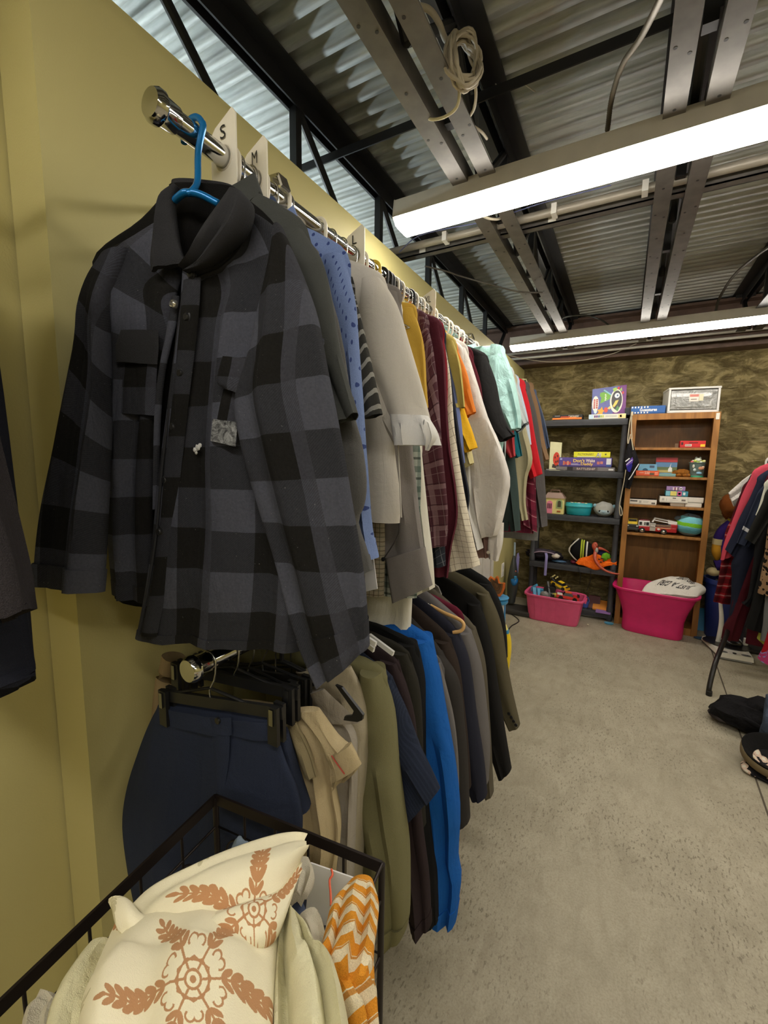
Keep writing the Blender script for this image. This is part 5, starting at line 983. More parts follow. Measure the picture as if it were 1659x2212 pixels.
def archp(cx, w_, za, zb_, n=9): return [(cx-w_, za), (cx+w_, za)]+[(cx+w_*math.cos(a), zb_-w_+w_*math.sin(a)) for a in np.linspace(0, math.pi, n)]
xm = x0+(x1-x0)*.26; dr = MB().prism([(x, YF+.027, z) for x, z in archp(xm, .026, z0+.004, z0+.125)], (0, .006, 0)).build('door', MM((222, 130, 158)), t)
for i in (-1, 0, 1): MB().prism([(x, YF+.025, z) for x, z in archp(xm+i*.014, .0045, z0+.05, z0+.10)], (0, .004, 0)).build('window_slot', MM((70, 40, 56)), dr)
xm = x0+(x1-x0)*.76; wn = MB().prism([(x, YF+.026, z) for x, z in archp(xm, .028, z0+.055, z0+.14)], (0, .006, 0)).build('window_frame', MM((150, 168, 118)), t); MB().prism([(x, YF+.0245, z) for x, z in archp(xm, .015, z0+.068, z0+.128)], (0, .004, 0)).build('pane', MM((70, 68, 50)), wn)
MB().box(xm-.018, xm+.014, YF+.026, YF+.03, z0+.02, z0+.034).build('window_box', MM((160, 90, 40)), t)
c = F(1249, 1112, YF+.10); c[2] = SZ[2]; t = thing('storage_tub', 'teal oval plastic tub with lid on the third shelf', 'tub', c, G1)
MB().lathe([(.0, 0), (.098, .001), (.103, .006), (.112, .078), (.112, .08)], c, 32, 1, .62).build('body', MM((36, 152, 166), .3), t, 40); MB().lathe([(.113, .078), (.119, .08), (.119, .092), (.115, .096), (.115, .108), (.108, .112), (0, .112)], c, 32, 1, .64).build('lid', MM((60, 172, 184), .3), t, 40)
for i in range(5): MB().ball(c+(-.06+.03*i, -.02+.015*(i % 2), .113), .014, .012, .005, 8, 5).build('raised_fruit', MM(((226, 220, 190), (180, 200, 120), (230, 230, 220), (210, 120, 90), (220, 210, 150))[i]), t, 60)
M_plush = cloth((196, 196, 190), nap=4, wr=.8, heather=.3)
c = F(1305, 1100, YF+.10); c[2] = SZ[2]+.068; t = thing('plush_toy', 'round pale grey plush creature with black eyes beside the teal tub', 'plush toy', c-(0, 0, .068), G1)
MB().ball(c, .085, .07, .067, 22, 14, .1, 3).build('body', M_plush, t, 70); MB().ball(c+(0, -.056, -.022), .05, .02, .028, 14, 8).build('muzzle', cloth((176, 196, 204), nap=3), t, 70); MB().ball(c+(-.002, -.075, -.02), .012, .006, .008, 8, 6).build('nose', cloth((150, 176, 190)), t, 60)
for s_ in (-1, 1): MB().ball(c+(s_*.032, -.066, -.014), .009, .006, .01, 10, 7).build('eye', plain((16, 16, 18), .15), t, 60); MB().ball(c+(s_*.078, -.02, .03), .014, .01, .018, 8, 6).build('ear', cloth((140, 176, 190)), t, 60)
# fourth shelf
c = F(1182, 1205, YF+.12); c[2] = SZ[1]; t = thing('backpack', 'dark quilted backpack with lilac strap lying on the fourth shelf', 'bag', c, G1)
M_bag = cloth((40, 36, 44), nap=2, wr=1.); MB().ball(c+(-.03, 0, .05), .17, .11, .055, 24, 12, .25, 5).build('body', M_bag, t, 60); MB().ball(c+(-.05, -.03, .085), .13, .07, .025, 18, 8, .3, 9).build('front_pocket', cloth((62, 54, 64), wr=1.), t, 60)
MB().tube(crom([c+(-.15, -.1, .06), c+(-.05, -.115, .1), c+(.06, -.1, .09), c+(.10, -.09, .06)], 20), .006, 6).build('zip_piping', MM((150, 130, 150)), t, 60); MB().ball(c+(.085, -.08, .065), .04, .03, .022, 10, 7, .3, 2).build('white_patch', MM((206, 196, 184)), t, 60)
M_lil = cloth((150, 142, 196)); s0 = [c+(.0, -.11, .09), c+(.012, -.14, .07), c+(.014, -.152, .03), c+(.012, -.152, -.06), c+(.012, -.152, -.12)]
g = MB(); g.strip([q-(.012, 0, 0) for q in s0], [q+(.012, 0, 0) for q in s0], 20, 4, [.002, .002], (0.001, 1, 1), (0, -1, 0), .7, False); g.build('strap', M_lil, t, 60)
t = solo(MB().ball(F(1207, 1214, YF+.07)*(1, 1, 0)+(0, 0, SZ[1]+.012), .07, .03, .0115, 14, 7, .1, 3), 'blue_pouch', MM((64, 96, 130)), 'flat blue pouch under the backpack edge', 'pouch', G1, 60)
M_kn = NT('striped_knit'); o = M_kn.obj(); x_ = M_kn.node('ShaderNodeSeparateXYZ'); M_kn.link(o, x_.inputs[0]); xx_ = x_.outputs[0]
c = F(1255, 1178, YF+.07); c[2] = SZ[1]+.145
cc = lin((24, 24, 26)); col = M_kn.mix(band(M_kn, M_kn.math('SUBTRACT', xx_, .002), .4, .03), cc, lin((176, 190, 60))); col = M_kn.mix(band(M_kn, M_kn.math('SUBTRACT', xx_, .020), .4, .03), col, lin((176, 190, 60))); col = M_kn.mix(band(M_kn, M_kn.math('ADD', xx_, -.048), .4, .03), col, lin((216, 214, 204))); M_kn.bump(M_kn.noise(o, 400, 2), .3, .004); M_kn = M_kn.done(col, .95, 0, .1)
t = thing('beanie', 'black knit beanie with lime and white stripes propped on the fourth shelf', 'hat', c, G1)
MB().lathe([(.0, -.088), (.05, -.085), (.082, -.07), (.1, -.03), (.102, .0), (.094, .035), (.074, .075), (.045, .105), (.015, .125), (0, .128)], c, 28, .55, 1, 'x').build('crown', M_kn, t, 60)
P = [c+(-.098+.075*abs(math.sin(a))**1.4, .058*math.cos(a), .104*math.sin(a)) for a in np.linspace(0, 2*math.pi, 26)[:-1]]; MB().tube(P, .006, 7, closed=True).build('white_edge', cloth((214, 210, 200)), t, 60)
c = F(1288, 1225, YF+.06); c[2] = SZ[1]; t = thing('orange_cloth', 'bright orange cloth with black face print spilling over the fourth shelf', 'cloth', c, G1)
M_org = cloth((246, 112, 30), wr=.8, nap=.4); oc = lambda px, py, y: aty(px, py, y)
g = MB(); g.strip([oc(1243, 1216, YF+.03), oc(1262, 1196, YF+.06), oc(1290, 1196, YF+.08), oc(1312, 1205, YF+.07), oc(1332, 1206, YF+.03)], [oc(1250, 1220, YF-.006), oc(1262, 1222, YF-.008), oc(1288, 1231, YF-.01), oc(1310, 1222, YF-.008), oc(1332, 1220, YF-.004)], 26, 12, [.004, .014, .016, .012, .005], (.008, 2, 3.3), (0, -1, .6), .7, False); g.build('folds', M_org, t, 60)
for u in ((1294, 1208), (1300, 1206), (1298, 1214), (1304, 1212)): MB().ball(aty(*u, YF-.004), .010, .005, .007, 8, 6).build('face_print', MM((60, 24, 24)), t, 60)
t = thing('toy_dragon', 'red rubber toy dragon with long curling tail over the shelf edge', 'toy', F(1285, 1190), G1)
M_drg = plain((178, 78, 56), .45); y_ = YF-.03
MB().tube(crom([aty(1288, 1186, YF+.05), aty(1285, 1200, YF+.0), aty(1287, 1212, y_), aty(1298, 1226, y_-.01), aty(1313, 1235, y_-.01), aty(1328, 1239, y_-.01), aty(1338, 1240, y_-.01)], 40), [.019-.013*(i/40)**.8 for i in range(41)], 10).build('tail', M_drg, t, 60)
g = MB(); g.tube(crom([aty(1288, 1190, YF+.05), aty(1284, 1180, YF+.05), aty(1286, 1175, YF+.05), aty(1290, 1180, YF+.04)], 16), [.018, .02, .022, .024, .024, .024, .023, .022, .021, .02, .019, .018, .016, .014, .012, .01, .008], 10); g.build('body', M_drg, t, 60)
MB().tube(crom([aty(1292, 1184, YF+.06), aty(1304, 1187, YF+.07), aty(1316, 1194, YF+.08)], 14), [.016-.0008*i for i in range(15)], 8).build('arm', M_drg, t, 60); MB().ball(aty(1289, 1189, YF+.015), .014, .01, .026, 10, 7, .2).build('grey_belly', MM((166, 164, 158)), t, 60)
t = solo(MB().ball(aty(1309, 1203, YF+.04), .035, .03, .035, 14, 9, .5, 4), 'green_toy', cloth((126, 196, 50), nap=3), 'lime green fuzzy toy on the orange cloth', 'toy', G1, 60)
t = solo(MB().ball(aty(1300, 1196, YF+.1), .06, .04, .04, 12, 8, .4, 6), 'dark_cloth', cloth((34, 36, 70)), 'dark blue cloth bunched behind the green toy', 'cloth', G1, 60)
t = solo(MB().ball(aty(1240, 1206, YF+.09)*(1, 1, 0)+(0, 0, SZ[1]+.02), .03, .03, .02, 12, 8, .3, 6), 'wine_toy', MM((130, 40, 70), .3), 'shiny wine coloured toy left of the orange cloth', 'toy', G1, 60)
for i, (a_, b_) in enumerate((((1249, 1225), (1252, 1263)), ((1276, 1232), (1268, 1275)))): wire('dangling_cord', [aty(*a_, YF-.008), aty((a_[0]+b_[0])/2+3, (a_[1]+b_[1])/2, YF-.012), aty(*b_, YF-.014)], .0025, M_black, ('left', 'right')[i]+' thin black cord hanging in front of the lowest bay', 'cord')
# bottom shelf
c = F(1262, 1312, YF+.08); c[2] = SZ[0]; t = thing('toy_basket', 'small blue plastic toy basket at the right end of the pink bin', 'toy', c, G1)
MB().lathe([(0, 0), (.032, .001), (.042, .062), (.039, .062), (.03, .006), (0, .006)], c, 18, 1, .8).build('bowl', MM((74, 96, 176), .35), t, 40); MB().tube(crom([c+(-.04, 0, .06), c+(-.02, 0, .10), c+(.02, 0, .10), c+(.04, 0, .06)], 16), .004, 7).build('handle', MM((74, 96, 176), .35), t, 60)
for i, (px, w_, h, col, lab) in enumerate(((1281, .10, .06, (86, 34, 40), 'dark red picture book lying on the bottom shelf'), (1296, .13, .045, (232, 150, 70), 'orange and yellow picture book on the bottom shelf'), (1303, .12, .022, (158, 120, 190), 'lilac booklet sticking out on the bottom shelf'))):
    c = F(px, 1320, YF+.03); t = thing('picture_book', lab, 'book', (c[0], YF+.1, SZ[0]), G1); x0 = c[0]-w_*.5; yb = YF+.02+.025*i; zb_ = SZ[0]+(.0 if i == 0 else .0)
    if i == 0: MB().hexa([(x0, yb+.06, zb_), (x0+w_, yb+.06, zb_), (x0+w_, yb+.08, zb_), (x0, yb+.08, zb_), (x0, yb+.13, zb_+.10), (x0+w_, yb+.13, zb_+.10), (x0+w_, yb+.15, zb_+.10), (x0, yb+.15, zb_+.10)]).build('cover', MM(col), t)
    elif i == 1: MB().hexa([(x0, yb, zb_+.002), (x0+w_, yb-.01, zb_+.002), (x0+w_, yb+.12, zb_+.05), (x0, yb+.13, zb_+.05), (x0, yb, zb_+.016), (x0+w_, yb-.01, zb_+.016), (x0+w_, yb+.12, zb_+.064), (x0, yb+.13, zb_+.064)]).build('cover', MM(col), t); MB().box(x0+.02, x0+w_-.04, yb+.0, yb+.002, zb_+.003, zb_+.014).build('spine_print', MM((224, 196, 120)), t)
    else: MB().box(x0, x0+w_, YF-.03, YF+.04, zb_+.0005, zb_+.012).build('cover', MM(col), t)
# ---------------------------------------------------------------- bookcase contents
x0, x1, z0, z1 = fr(1364, 875, 1437, 890, YF)
t, pr, tx = gbox('game_box', 'blue charades game box with slate-board stripes on the bookcase top', 'box', x0, x1, BT, .066, YF+.0, .2, (40, 92, 160), G2)
for v0, v1 in ((.1, .28), (.76, .96)):
    for i in range(6): pr('white_stripe', .02+i*.09, .06+i*.09, v0, v1, (228, 228, 226))
tx('Guesstures', .26, .76, .34, .72, (240, 240, 240), .0016, .03)
t = solo(MB().rbox(x0-.045, x0-.004, YF+.03, YF+.2, BT, BT+.062, .003), 'dark_box', MM((30, 34, 44)), 'dark navy box at the left end of the bookcase top', 'box', G2)
t = thing('drawer_bin', 'white plastic drawer bin with clear front on the bookcase top', 'bin', F(1498, 888), G2); t.rotation_euler.z = R(7)
x0, x1, z0, z1 = fr(1446, 832, 1556, 888, YF-.0); x1 -= .005; z0 = BT+.001; z1 = z0+.20; M_bin = MM((212, 210, 206), .35)
def ghost():
    n = NT('frosted_plastic'); v = n.noise(n.obj(), 14, 4, .6, 1.8); c = n.mix(n.ramp(v, .4, .7), lin((126, 126, 124)), lin((168, 168, 164))); n.bump(n.noise(n.obj(), 9, 4, .6, 2.4), .5, .03); m_ = n.done(c, .12, 0, .8); n.b.inputs['Coat Weight'].default_value = .6; return m_
MB().rbox(x0, x1, YF+.003, BY1-.03, z0, z0+.02, .004).build('base', M_bin, t); MB().rbox(x0-.004, x1+.004, YF-.004, BY1-.03, z1-.016, z1, .005).build('top', M_bin, t)
for a_ in (x0, x1-.016): MB().rbox(a_, a_+.016, YF, BY1-.03, z0+.01, z1-.01, .004).build('side', M_bin, t)
MB().box(x0+.016, x1-.016, BY1-.04, BY1-.032, z0+.01, z1-.01).build('back', M_bin, t)
dw = MB().rbox(x0+.018, x1-.018, YF+.002, BY1-.06, z0+.024, z1-.022, .006).build('drawer', ghost(), t); MB().rbox(x0+.05, x1-.05, YF-.004, YF+.004, z0+.04, z1-.04, .004).build('recessed_panel', ghost(), dw)
xc = (x0+x1)/2; MB().rbox(xc-.032, xc+.032, YF-.0065, YF-.0035, z0+.085, z0+.145, .002).build('label', MM((222, 214, 204)), dw); MB().rbox(xc-.03, xc+.03, YF-.0075, YF-.006, z0+.122, z0+.142, .001).build('label_print', MM((196, 120, 108)), dw); MB().box(xc-.022, xc+.018, YF-.0075, YF-.006, z0+.10, z0+.106).build('label_print', MM((120, 100, 90)), dw); MB().box(xc+.034, xc+.062, YF-.0062, YF-.004, z0+.09, z0+.142).build('price_strip', MM((212, 206, 176)), dw)
# bay 1
x0, x1, z0, z1 = fr(1470, 951, 1524, 964, YF+.03)
t, pr, tx = gbox('game_box', 'red toy carton with yellow corner alone in the top bay', 'box', x0, x1, BS[4], .056, YF+.03, .1, (204, 38, 40), G2)
pr('dark_print', .04, .12, .4, .8, (60, 20, 30)); pr('white_print', .2, .46, .2, .52, (232, 214, 204)); pr('dark_print', .35, .7, .64, .78, (120, 24, 30)); pr('yellow_print', .8, .98, .14, .5, (236, 196, 50))
for i in range(4): pr('digit', .23+.055*i, .26+.055*i, .26, .46, (120, 60, 60))
x0, x1, z0, z1 = fr(1458, 956, 1466, 963, YF+.05); t = solo(MB().rbox(x0, x1, YF+.05, YF+.08, BS[4], BS[4]+.035, .003), 'small_box', MM((110, 84, 62), .25), 'tiny brown box left of the red carton', 'box', G2)
# bay 2
x0, x1, z0, z1 = fr(1371, 1018, 1423, 1030, YF+.02)
t, pr, tx = gbox('puzzle_box', 'orange red puzzle carton at the left of the second bay', 'box', x0+.01, x1, BS[3], .045, YF+.02, .14, (222, 92, 52), G2)
tx('500', .38, .6, .35, .85, (242, 210, 190)); pr('white_line', .15, .34, .55, .65, (238, 190, 170)); pr('picture', .6, .8, .2, .6, (90, 76, 60)); pr('white_line', .82, .95, .6, .7, (238, 190, 170)); pr('white_line', .82, .95, .35, .42, (238, 190, 170))
c = F(1398, 1017, YF+.03); t = thing('train_case', 'light blue toy case with arched cut-out on the orange puzzle carton', 'case', (c[0], YF+.06, BS[3]+.046), G2)
P = [(-.072, 0), (-.035, 0), (-.03, .014), (-.015, .02), (0, .014), (.005, 0), (.072, 0), (.066, .055), (-.058, .055)]; MB().prism([(c[0]+a_, YF+.03, BS[3]+.046+h) for a_, h in P], (0, .08, 0)).build('body', MM((112, 166, 196)), t, 30); MB().prism([(c[0]+a_, YF+.033, BS[3]+.046+h) for a_, h in ((-.033, .0), (-.028, .013), (-.015, .018), (-.002, .013), (.003, 0))], (0, .07, 0)).build('dark_arch', MM((40, 90, 120)), t); MB().box(c[0]+.015, c[0]+.05, YF+.029, YF+.03, BS[3]+.07, BS[3]+.09).build('label', MM((70, 84, 106)), t)
x0, x1, z0, z1 = fr(1418, 992, 1461, 1029, YF+.05); t = thing('toy_pack', 'carded toy set with red header and seaside picture in the second bay', 'toy', ((x0+x1)/2, YF+.06, BS[3]), G2); zb = BS[3]; h = .158
MB().box(x0, x1, YF+.07, YF+.074, zb, zb+h).build('card', MM((92, 128, 166)), t); MB().box(x0, x1, YF+.068, YF+.07, zb+h*.76, zb+h).build('header', MM((168, 52, 58)), t); text('PLAY SET', ((x0+x1)/2, YF+.068, zb+h*.88), 1, (1, 0, 0), (0, 0, 1), MM((206, 130, 130)), t, 'lettering', ((x1-x0)*.7, .012)) if False else None
MB().box(x0, x1, YF+.0685, YF+.07, zb+h*.3, zb+h*.5).build('tree_print', MM((96, 110, 70)), t); MB().box(x0+.01, x1-.03, YF+.068, YF+.0695, zb+h*.2, zb+h*.34).build('sand_print', MM((176, 160, 96)), t); MB().prism([(x0+(x1-x0)*u, YF+.066, zb+h*v) for u, v in ((.6, .25), (.78, .25), (.78, .45), (.7, .5), (.72, .72), (.66, .5), (.6, .4))], (0, .003, 0)).build('sail_boat', MM((224, 222, 216)), t)
g = MB().rbox(x0+.012, x1-.006, YF+.03, YF+.07, zb, zb+h*.16, .006).build('blister', MM((120, 160, 160), .15), t)
c = F(1472, 1029, YF+.07); c[2] = BS[3]; t = thing('plush_toy', 'small shaggy brown plush lying in the second bay', 'plush toy', c, G2)
M_bp2 = cloth((164, 104, 40), nap=6, wr=1.); MB().ball(c+(0, 0, .032), .062, .04, .032, 18, 10, .5, 7).build('body', M_bp2, t, 70)
for s_ in (-.025, .02, .042): MB().ball(c+(s_, -.034, .013), .02, .014, .013, 9, 6, .3, s_*99).build('paw', M_bp2, t, 70)
MB().ball(c+(.035, -.04, .02), .008, .005, .006, 7, 5).build('nose', MM((90, 40, 24)), t, 60)
c = F(1504, 1029, YF+.07); c[2] = BS[3]; t = thing('toy_bucket', 'clear toy bucket printed with faces and filled with beads in the second bay', 'bucket', c, G2)
MB().lathe([(0, 0), (.044, .001), (.046, .012), (.056, .115), (.061, .116), (.061, .122), (.054, .122)], c, 22, 1, .8).build('bucket', MM((96, 112, 108), .12), t, 40); MB().lathe([(.047, .0), (.048, .012), (.0475, .013)], c-(0, 0, 0), 22, 1.02, .84).build('green_base', MM((50, 150, 112)), t, 40)
for i, (u, v, rx, rz, cl) in enumerate(((-.02, .06, .011, .013, (190, 206, 204)), (.022, .075, .02, .014, (198, 140, 104)), (-.03, .09, .008, .015, (210, 206, 190)), (.01, .035, .02, .010, (130, 176, 206)), (.035, .085, .01, .007, (226, 190, 160)))): MB().ball(c+(u, -.041-.0*v, v), rx, .004, rz, 9, 6).build('sticker', MM(cl), t, 60)
for i in range(9): MB().ball(c+(-.04+.01*i, -.02+.02*(i % 2), .124+.008*math.sin(i)), .012, .012, .011, 8, 6).build('bead', MM(((226, 110, 110), (220, 226, 206), (196, 210, 90), (230, 226, 160), (170, 200, 90))[i % 5]), t, 60)
MB().ball(c+(0, 0, .142), .026, .02, .018, 12, 8).build('toy_figure', MM((214, 220, 206), .3), t, 60)
for s_ in (-1, 1): MB().ball(c+(s_*.013, -.008, .158), .008, .006, .009, 8, 6).build('figure_ear', MM((176, 186, 180), .3), t, 60)
# bay 3
def white(px, z, h, lab, d=.12, y=YF+.03, extra=()):
    x0, x1, *_ = fr(px[0], 1080, px[1], 1090, y); t, pr, tx = gbox('puzzle_box', lab, 'box', x0, x1, z, h, y, d, (224, 218, 206), G2)
    for e in extra: pr(*e)
    return t, pr, tx
t, pr, tx = white((1358, 1418), BS[2], .046, 'flat white puzzle carton at the left of the third bay', .13, YF+.02, (('seal', .38, .46, .3, .75, (170, 166, 160)), ('grey_line', .52, .72, .6, .68, (180, 176, 170)), ('grey_line', .52, .7, .4, .46, (180, 176, 170)), ('barcode', .82, .95, .2, .5, (110, 106, 102)))); pr('print_bar', .06, .32, .52, .78, (86, 82, 78))
t, pr, tx = white((1449, 1479), BS[2], .026, 'small clear plastic box under the wide white carton', .09, YF+.04)
t, pr, tx = white((1425, 1485), BS[2]+.028, .054, 'wide white puzzle carton carrying the two bright ones', .13, YF+.02, (('barcode', .78, .92, .35, .6, (120, 112, 106)), ('grey_line', .36, .66, .4, .46, (196, 180, 170)), ('dark_print', .46, .58, .68, .82, (90, 82, 78)), ('tree_print', .08, .16, .35, .7, (180, 176, 168)), ('grey_line', .24, .25, .3, .7, (150, 146, 140))))
x0, x1, *_ = fr(1438, 1060, 1486, 1072, YF+.03); t, pr, tx = gbox('puzzle_box', 'teal puzzle carton with yellow and pink panels on the wide white one', 'box', x0, x1, BS[2]+.083, .045, YF+.03, .11, (60, 140, 160), G2); pr('print', .02, .2, .1, .95, (130, 190, 210)); pr('print', .22, .5, .12, .95, (222, 206, 110)); pr('print', .53, .72, .12, .95, (206, 90, 140)); pr('white_oval', .78, .88, .3, .8, (226, 230, 230)); pr('print', .57, .67, .35, .7, (230, 200, 216))
x0, x1, *_ = fr(1440, 1054, 1480, 1062, YF+.03); t, pr, tx = gbox('puzzle_box', 'small purple puzzle carton on top of the teal one', 'box', x0, x1, BS[2]+.129, .038, YF+.03, .1, (156, 126, 176), G2)
for u, cl in ((.2, (130, 120, 160)), (.34, (224, 214, 214)), (.42, (150, 90, 110)), (.5, (230, 214, 210)), (.58, (120, 90, 110))): pr('print', u, u+.07, .15, .8, cl)
pr('jigsaw_mark', .7, .82, .2, .85, (236, 232, 240)); pr('jigsaw_mark', .66, .86, .42, .62, (236, 232, 240))
t, pr, tx = white((1481, 1516), BS[2], .035, 'lower plain white carton at the right of the third bay', .12, YF+.03); t, pr, tx = white((1484, 1519), BS[2]+.037, .045, 'upper plain white carton at the right of the third bay', .12, YF+.03)
# bay 4: trucks and plush
c = F(1365, 1149, YF+.08); c[2] = BS[1]; t = thing('toy_truck', 'yellow and black toy truck facing out in the fourth bay', 'toy', c, G2)
MB().rbox(c[0]-.04, c[0]+.04, c[1]-.04, c[1]+.06, c[2]+.03, c[2]+.07, .006).build('chassis', MM((34, 34, 32)), t); MB().rbox(c[0]-.044, c[0]+.044, c[1]-.055, c[1]-.035, c[2]+.02, c[2]+.042, .004).build('bumper', MM((44, 44, 42)), t)
MB().hexa([(c[0]-.038, c[1]-.02, c[2]+.07), (c[0]+.038, c[1]-.02, c[2]+.07), (c[0]+.038, c[1]+.05, c[2]+.07), (c[0]-.038, c[1]+.05, c[2]+.07), (c[0]-.033, c[1]-.0, c[2]+.115), (c[0]+.033, c[1]-.0, c[2]+.115), (c[0]+.033, c[1]+.05, c[2]+.115), (c[0]-.033, c[1]+.05, c[2]+.115)]).build('cab', MM((230, 196, 40), .3), t); MB().rbox(c[0]-.03, c[0]+.03, c[1]-.012, c[1]-.004, c[2]+.092, c[2]+.112, .002).build('windscreen', MM((46, 48, 46), .2), t)
for s_ in (-1, 1):
    for yy in (-.025, .04): MB().lathe([(.01, -.012), (.024, -.012), (.026, -.006), (.026, .006), (.024, .012), (.01, .012)], c+(s_*.036, yy, .026), 16, ax='x').build('wheel', MM((26, 26, 26)), t, 40)
    MB().ball(c+(s_*.035, -.046, .056), .009, .006, .008, 8, 6).build('headlamp', MM((180, 180, 176), .2), t, 60); MB().cyl(c+(s_*.036, .0, .11), c+(s_*.036, .0, .135), .0025, 6).build('mirror_post', M_chrome, t, 60)
t = thing('toy_fire_engine', 'red and white toy fire engine with ladder in the fourth bay', 'toy', F(1420, 1155, YF+.06), G2)
x0, x1, *_ = fr(1379, 1130, 1463, 1150, YF+.05); z0 = BS[1]; Lx = x1-x0; y0, y1 = YF+.04, YF+.125; M_red = MM((166, 28, 38), .25); M_whi = MM((222, 218, 214), .3)
u = lambda f: x0+Lx*f
MB().rbox(u(.02), u(.98), y0, y1, z0+.022, z0+.062, .006).build('body', M_red, t); MB().rbox(u(.0), u(.3), y0+.002, y1-.002, z0+.055, z0+.108, .008).build('cab', M_whi, t); MB().rbox(u(.02), u(.28), y0+.006, y1-.006, z0+.106, z0+.118, .006).build('cab_roof', MM((110, 24, 30), .25), t)
for a_, b_ in ((.025, .095), (.155, .185), (.2, .275)): MB().rbox(u(a_), u(b_), y0-.0015, y0+.004, z0+.07, z0+.098, .003).build('window', MM((40, 42, 48), .15), t)
MB().rbox(u(.3), u(.45), y0-.001, y1, z0+.024, z0+.09, .003).build('pump_panel', MM((170, 164, 156), .25), t); MB().rbox(u(.45), u(.84), y0+.004, y1-.004, z0+.062, z0+.086, .003).build('hose_bed', MM((52, 36, 38)), t); MB().rbox(u(.82), u(.99), y0, y1, z0+.06, z0+.092, .005).build('tail', M_red, t)
for i in range(3): MB().ball((u(.33+.04*i), y0-.003, z0+.066), .005, .004, .005, 8, 6).build('gauge', M_whi, t, 60)
for z_ in (.068, .078): MB().cyl((u(.46), y0+.001, z0+z_), (u(.84), y0+.001, z0+z_), .003, 8).build('hose', MM((160, 120, 90)), t, 60)
MB().box(u(.45), u(.83), y0-.0012, y0, z0+.052, z0+.056).build('gold_stripe', MM((222, 180, 100)), t); MB().prism([(u(a_), y0-.0015, z0+b_) for a_, b_ in ((.48, .044), (.53, .052), (.58, .044), (.53, .034))], (0, .002, 0)).build('badge', M_whi, t)
for f in (.11, .66):
    for yy in (y0+.002, y1-.002): wh_ = MB().lathe([(.0, -.009), (.022, -.009), (.024, -.005), (.024, .005), (.022, .009), (0, .009)], (u(f), yy, z0+.024), 20, ax='y').build('wheel', MM((24, 22, 22)), t, 40); MB().lathe([(0, -.0115), (.009, -.0115), (.0135, -.009), (.0135, -.007)], (u(f), y0, z0+.024), 16, ax='y').build('hub_cap', M_chrome, t, 40) if yy < y0+.01 else None
ld = MB(); ld.bar((u(.36), y0+.03, z0+.1), (u(.42), y0+.03, z0+.135), .03, .012, (1, 0, 0)); ld.bar((u(.40), y0+.02, z0+.135), (u(.92), y0+.02, z0+.112), .006, .008); ld.bar((u(.40), y0+.055, z0+.135), (u(.92), y0+.055, z0+.112), .006, .008); ld.bar((u(.42), y0+.02, z0+.118), (u(.92), y0+.02, z0+.094), .006, .008)
for i in range(9): f = .43+.055*i; ld.bar((u(f), y0+.02, z0+.134-.024*(f-.4)/.52), (u(f), y0+.055, z0+.134-.024*(f-.4)/.52), .005, .005)
ld.build('ladder', M_whi, t); MB().hexa([(u(.76), y0+.012, z0+.092), (u(.97), y0+.012, z0+.088), (u(.97), y0+.065, z0+.088), (u(.76), y0+.065, z0+.092), (u(.74), y0+.012, z0+.128), (u(.98), y0+.012, z0+.114), (u(.98), y0+.065, z0+.114), (u(.74), y0+.065, z0+.128)]).build('ladder_basket', M_whi, t)
c = F(1488, 1157, YF+.09); c[2] = BS[1]+.096; t = thing('plush_toy', 'large round plush with pale blue, lime and grey bands in the fourth bay', 'plush toy', c-(0, 0, .096), G2)
M_band = NT('banded_plush'); o = M_band.obj((1, 1, 1), (0, R(-6), 0)); xz = M_band.node('ShaderNodeSeparateXYZ'); M_band.link(o, xz.inputs[0]); zz = M_band.math('ADD', xz.outputs[2], M_band.math('MULTIPLY', M_band.noise(M_band.obj(), 30, 3), .012))
col = M_band.mix(M_band.math('GREATER_THAN', zz, .035), lin((120, 136, 140)), lin((104, 178, 196))); col = M_band.mix(M_band.math('GREATER_THAN', zz, .082), col, lin((132, 200, 208))); col = M_band.mix(M_band.math('GREATER_THAN', zz, .092), col, lin((126, 196, 50))); col = M_band.mix(M_band.math('GREATER_THAN', zz, .122), col, lin((128, 202, 214))); col = M_band.mix(M_band.math('GREATER_THAN', zz, .172), col, lin((112, 122, 128)))
M_band.bump(M_band.noise(M_band.obj(), 120, 3, .7), .8, .01); M_band = M_band.done(col, .95, 0, .1); MB().ball(c, .103, .085, .095, 26, 16, .06, 3).build('body', M_band, t, 70); MB().ball(c+(-.02, -.035, .08), .008, .005, .006, 8, 6).build('eye', MM((20, 20, 20), .2), t, 60); MB().ball(c+(-.085, -.01, .05), .03, .03, .02, 10, 7, .2).build('ear', cloth((112, 122, 128), nap=4), t, 60)
t = solo(MB().ball(c+(.02, .06, .11), .06, .03, .018, 14, 8, .2, 2), 'plush_toy', cloth((74, 84, 88), nap=4), 'dark grey plush arm resting on the large round plush', 'plush toy', G2, 60)
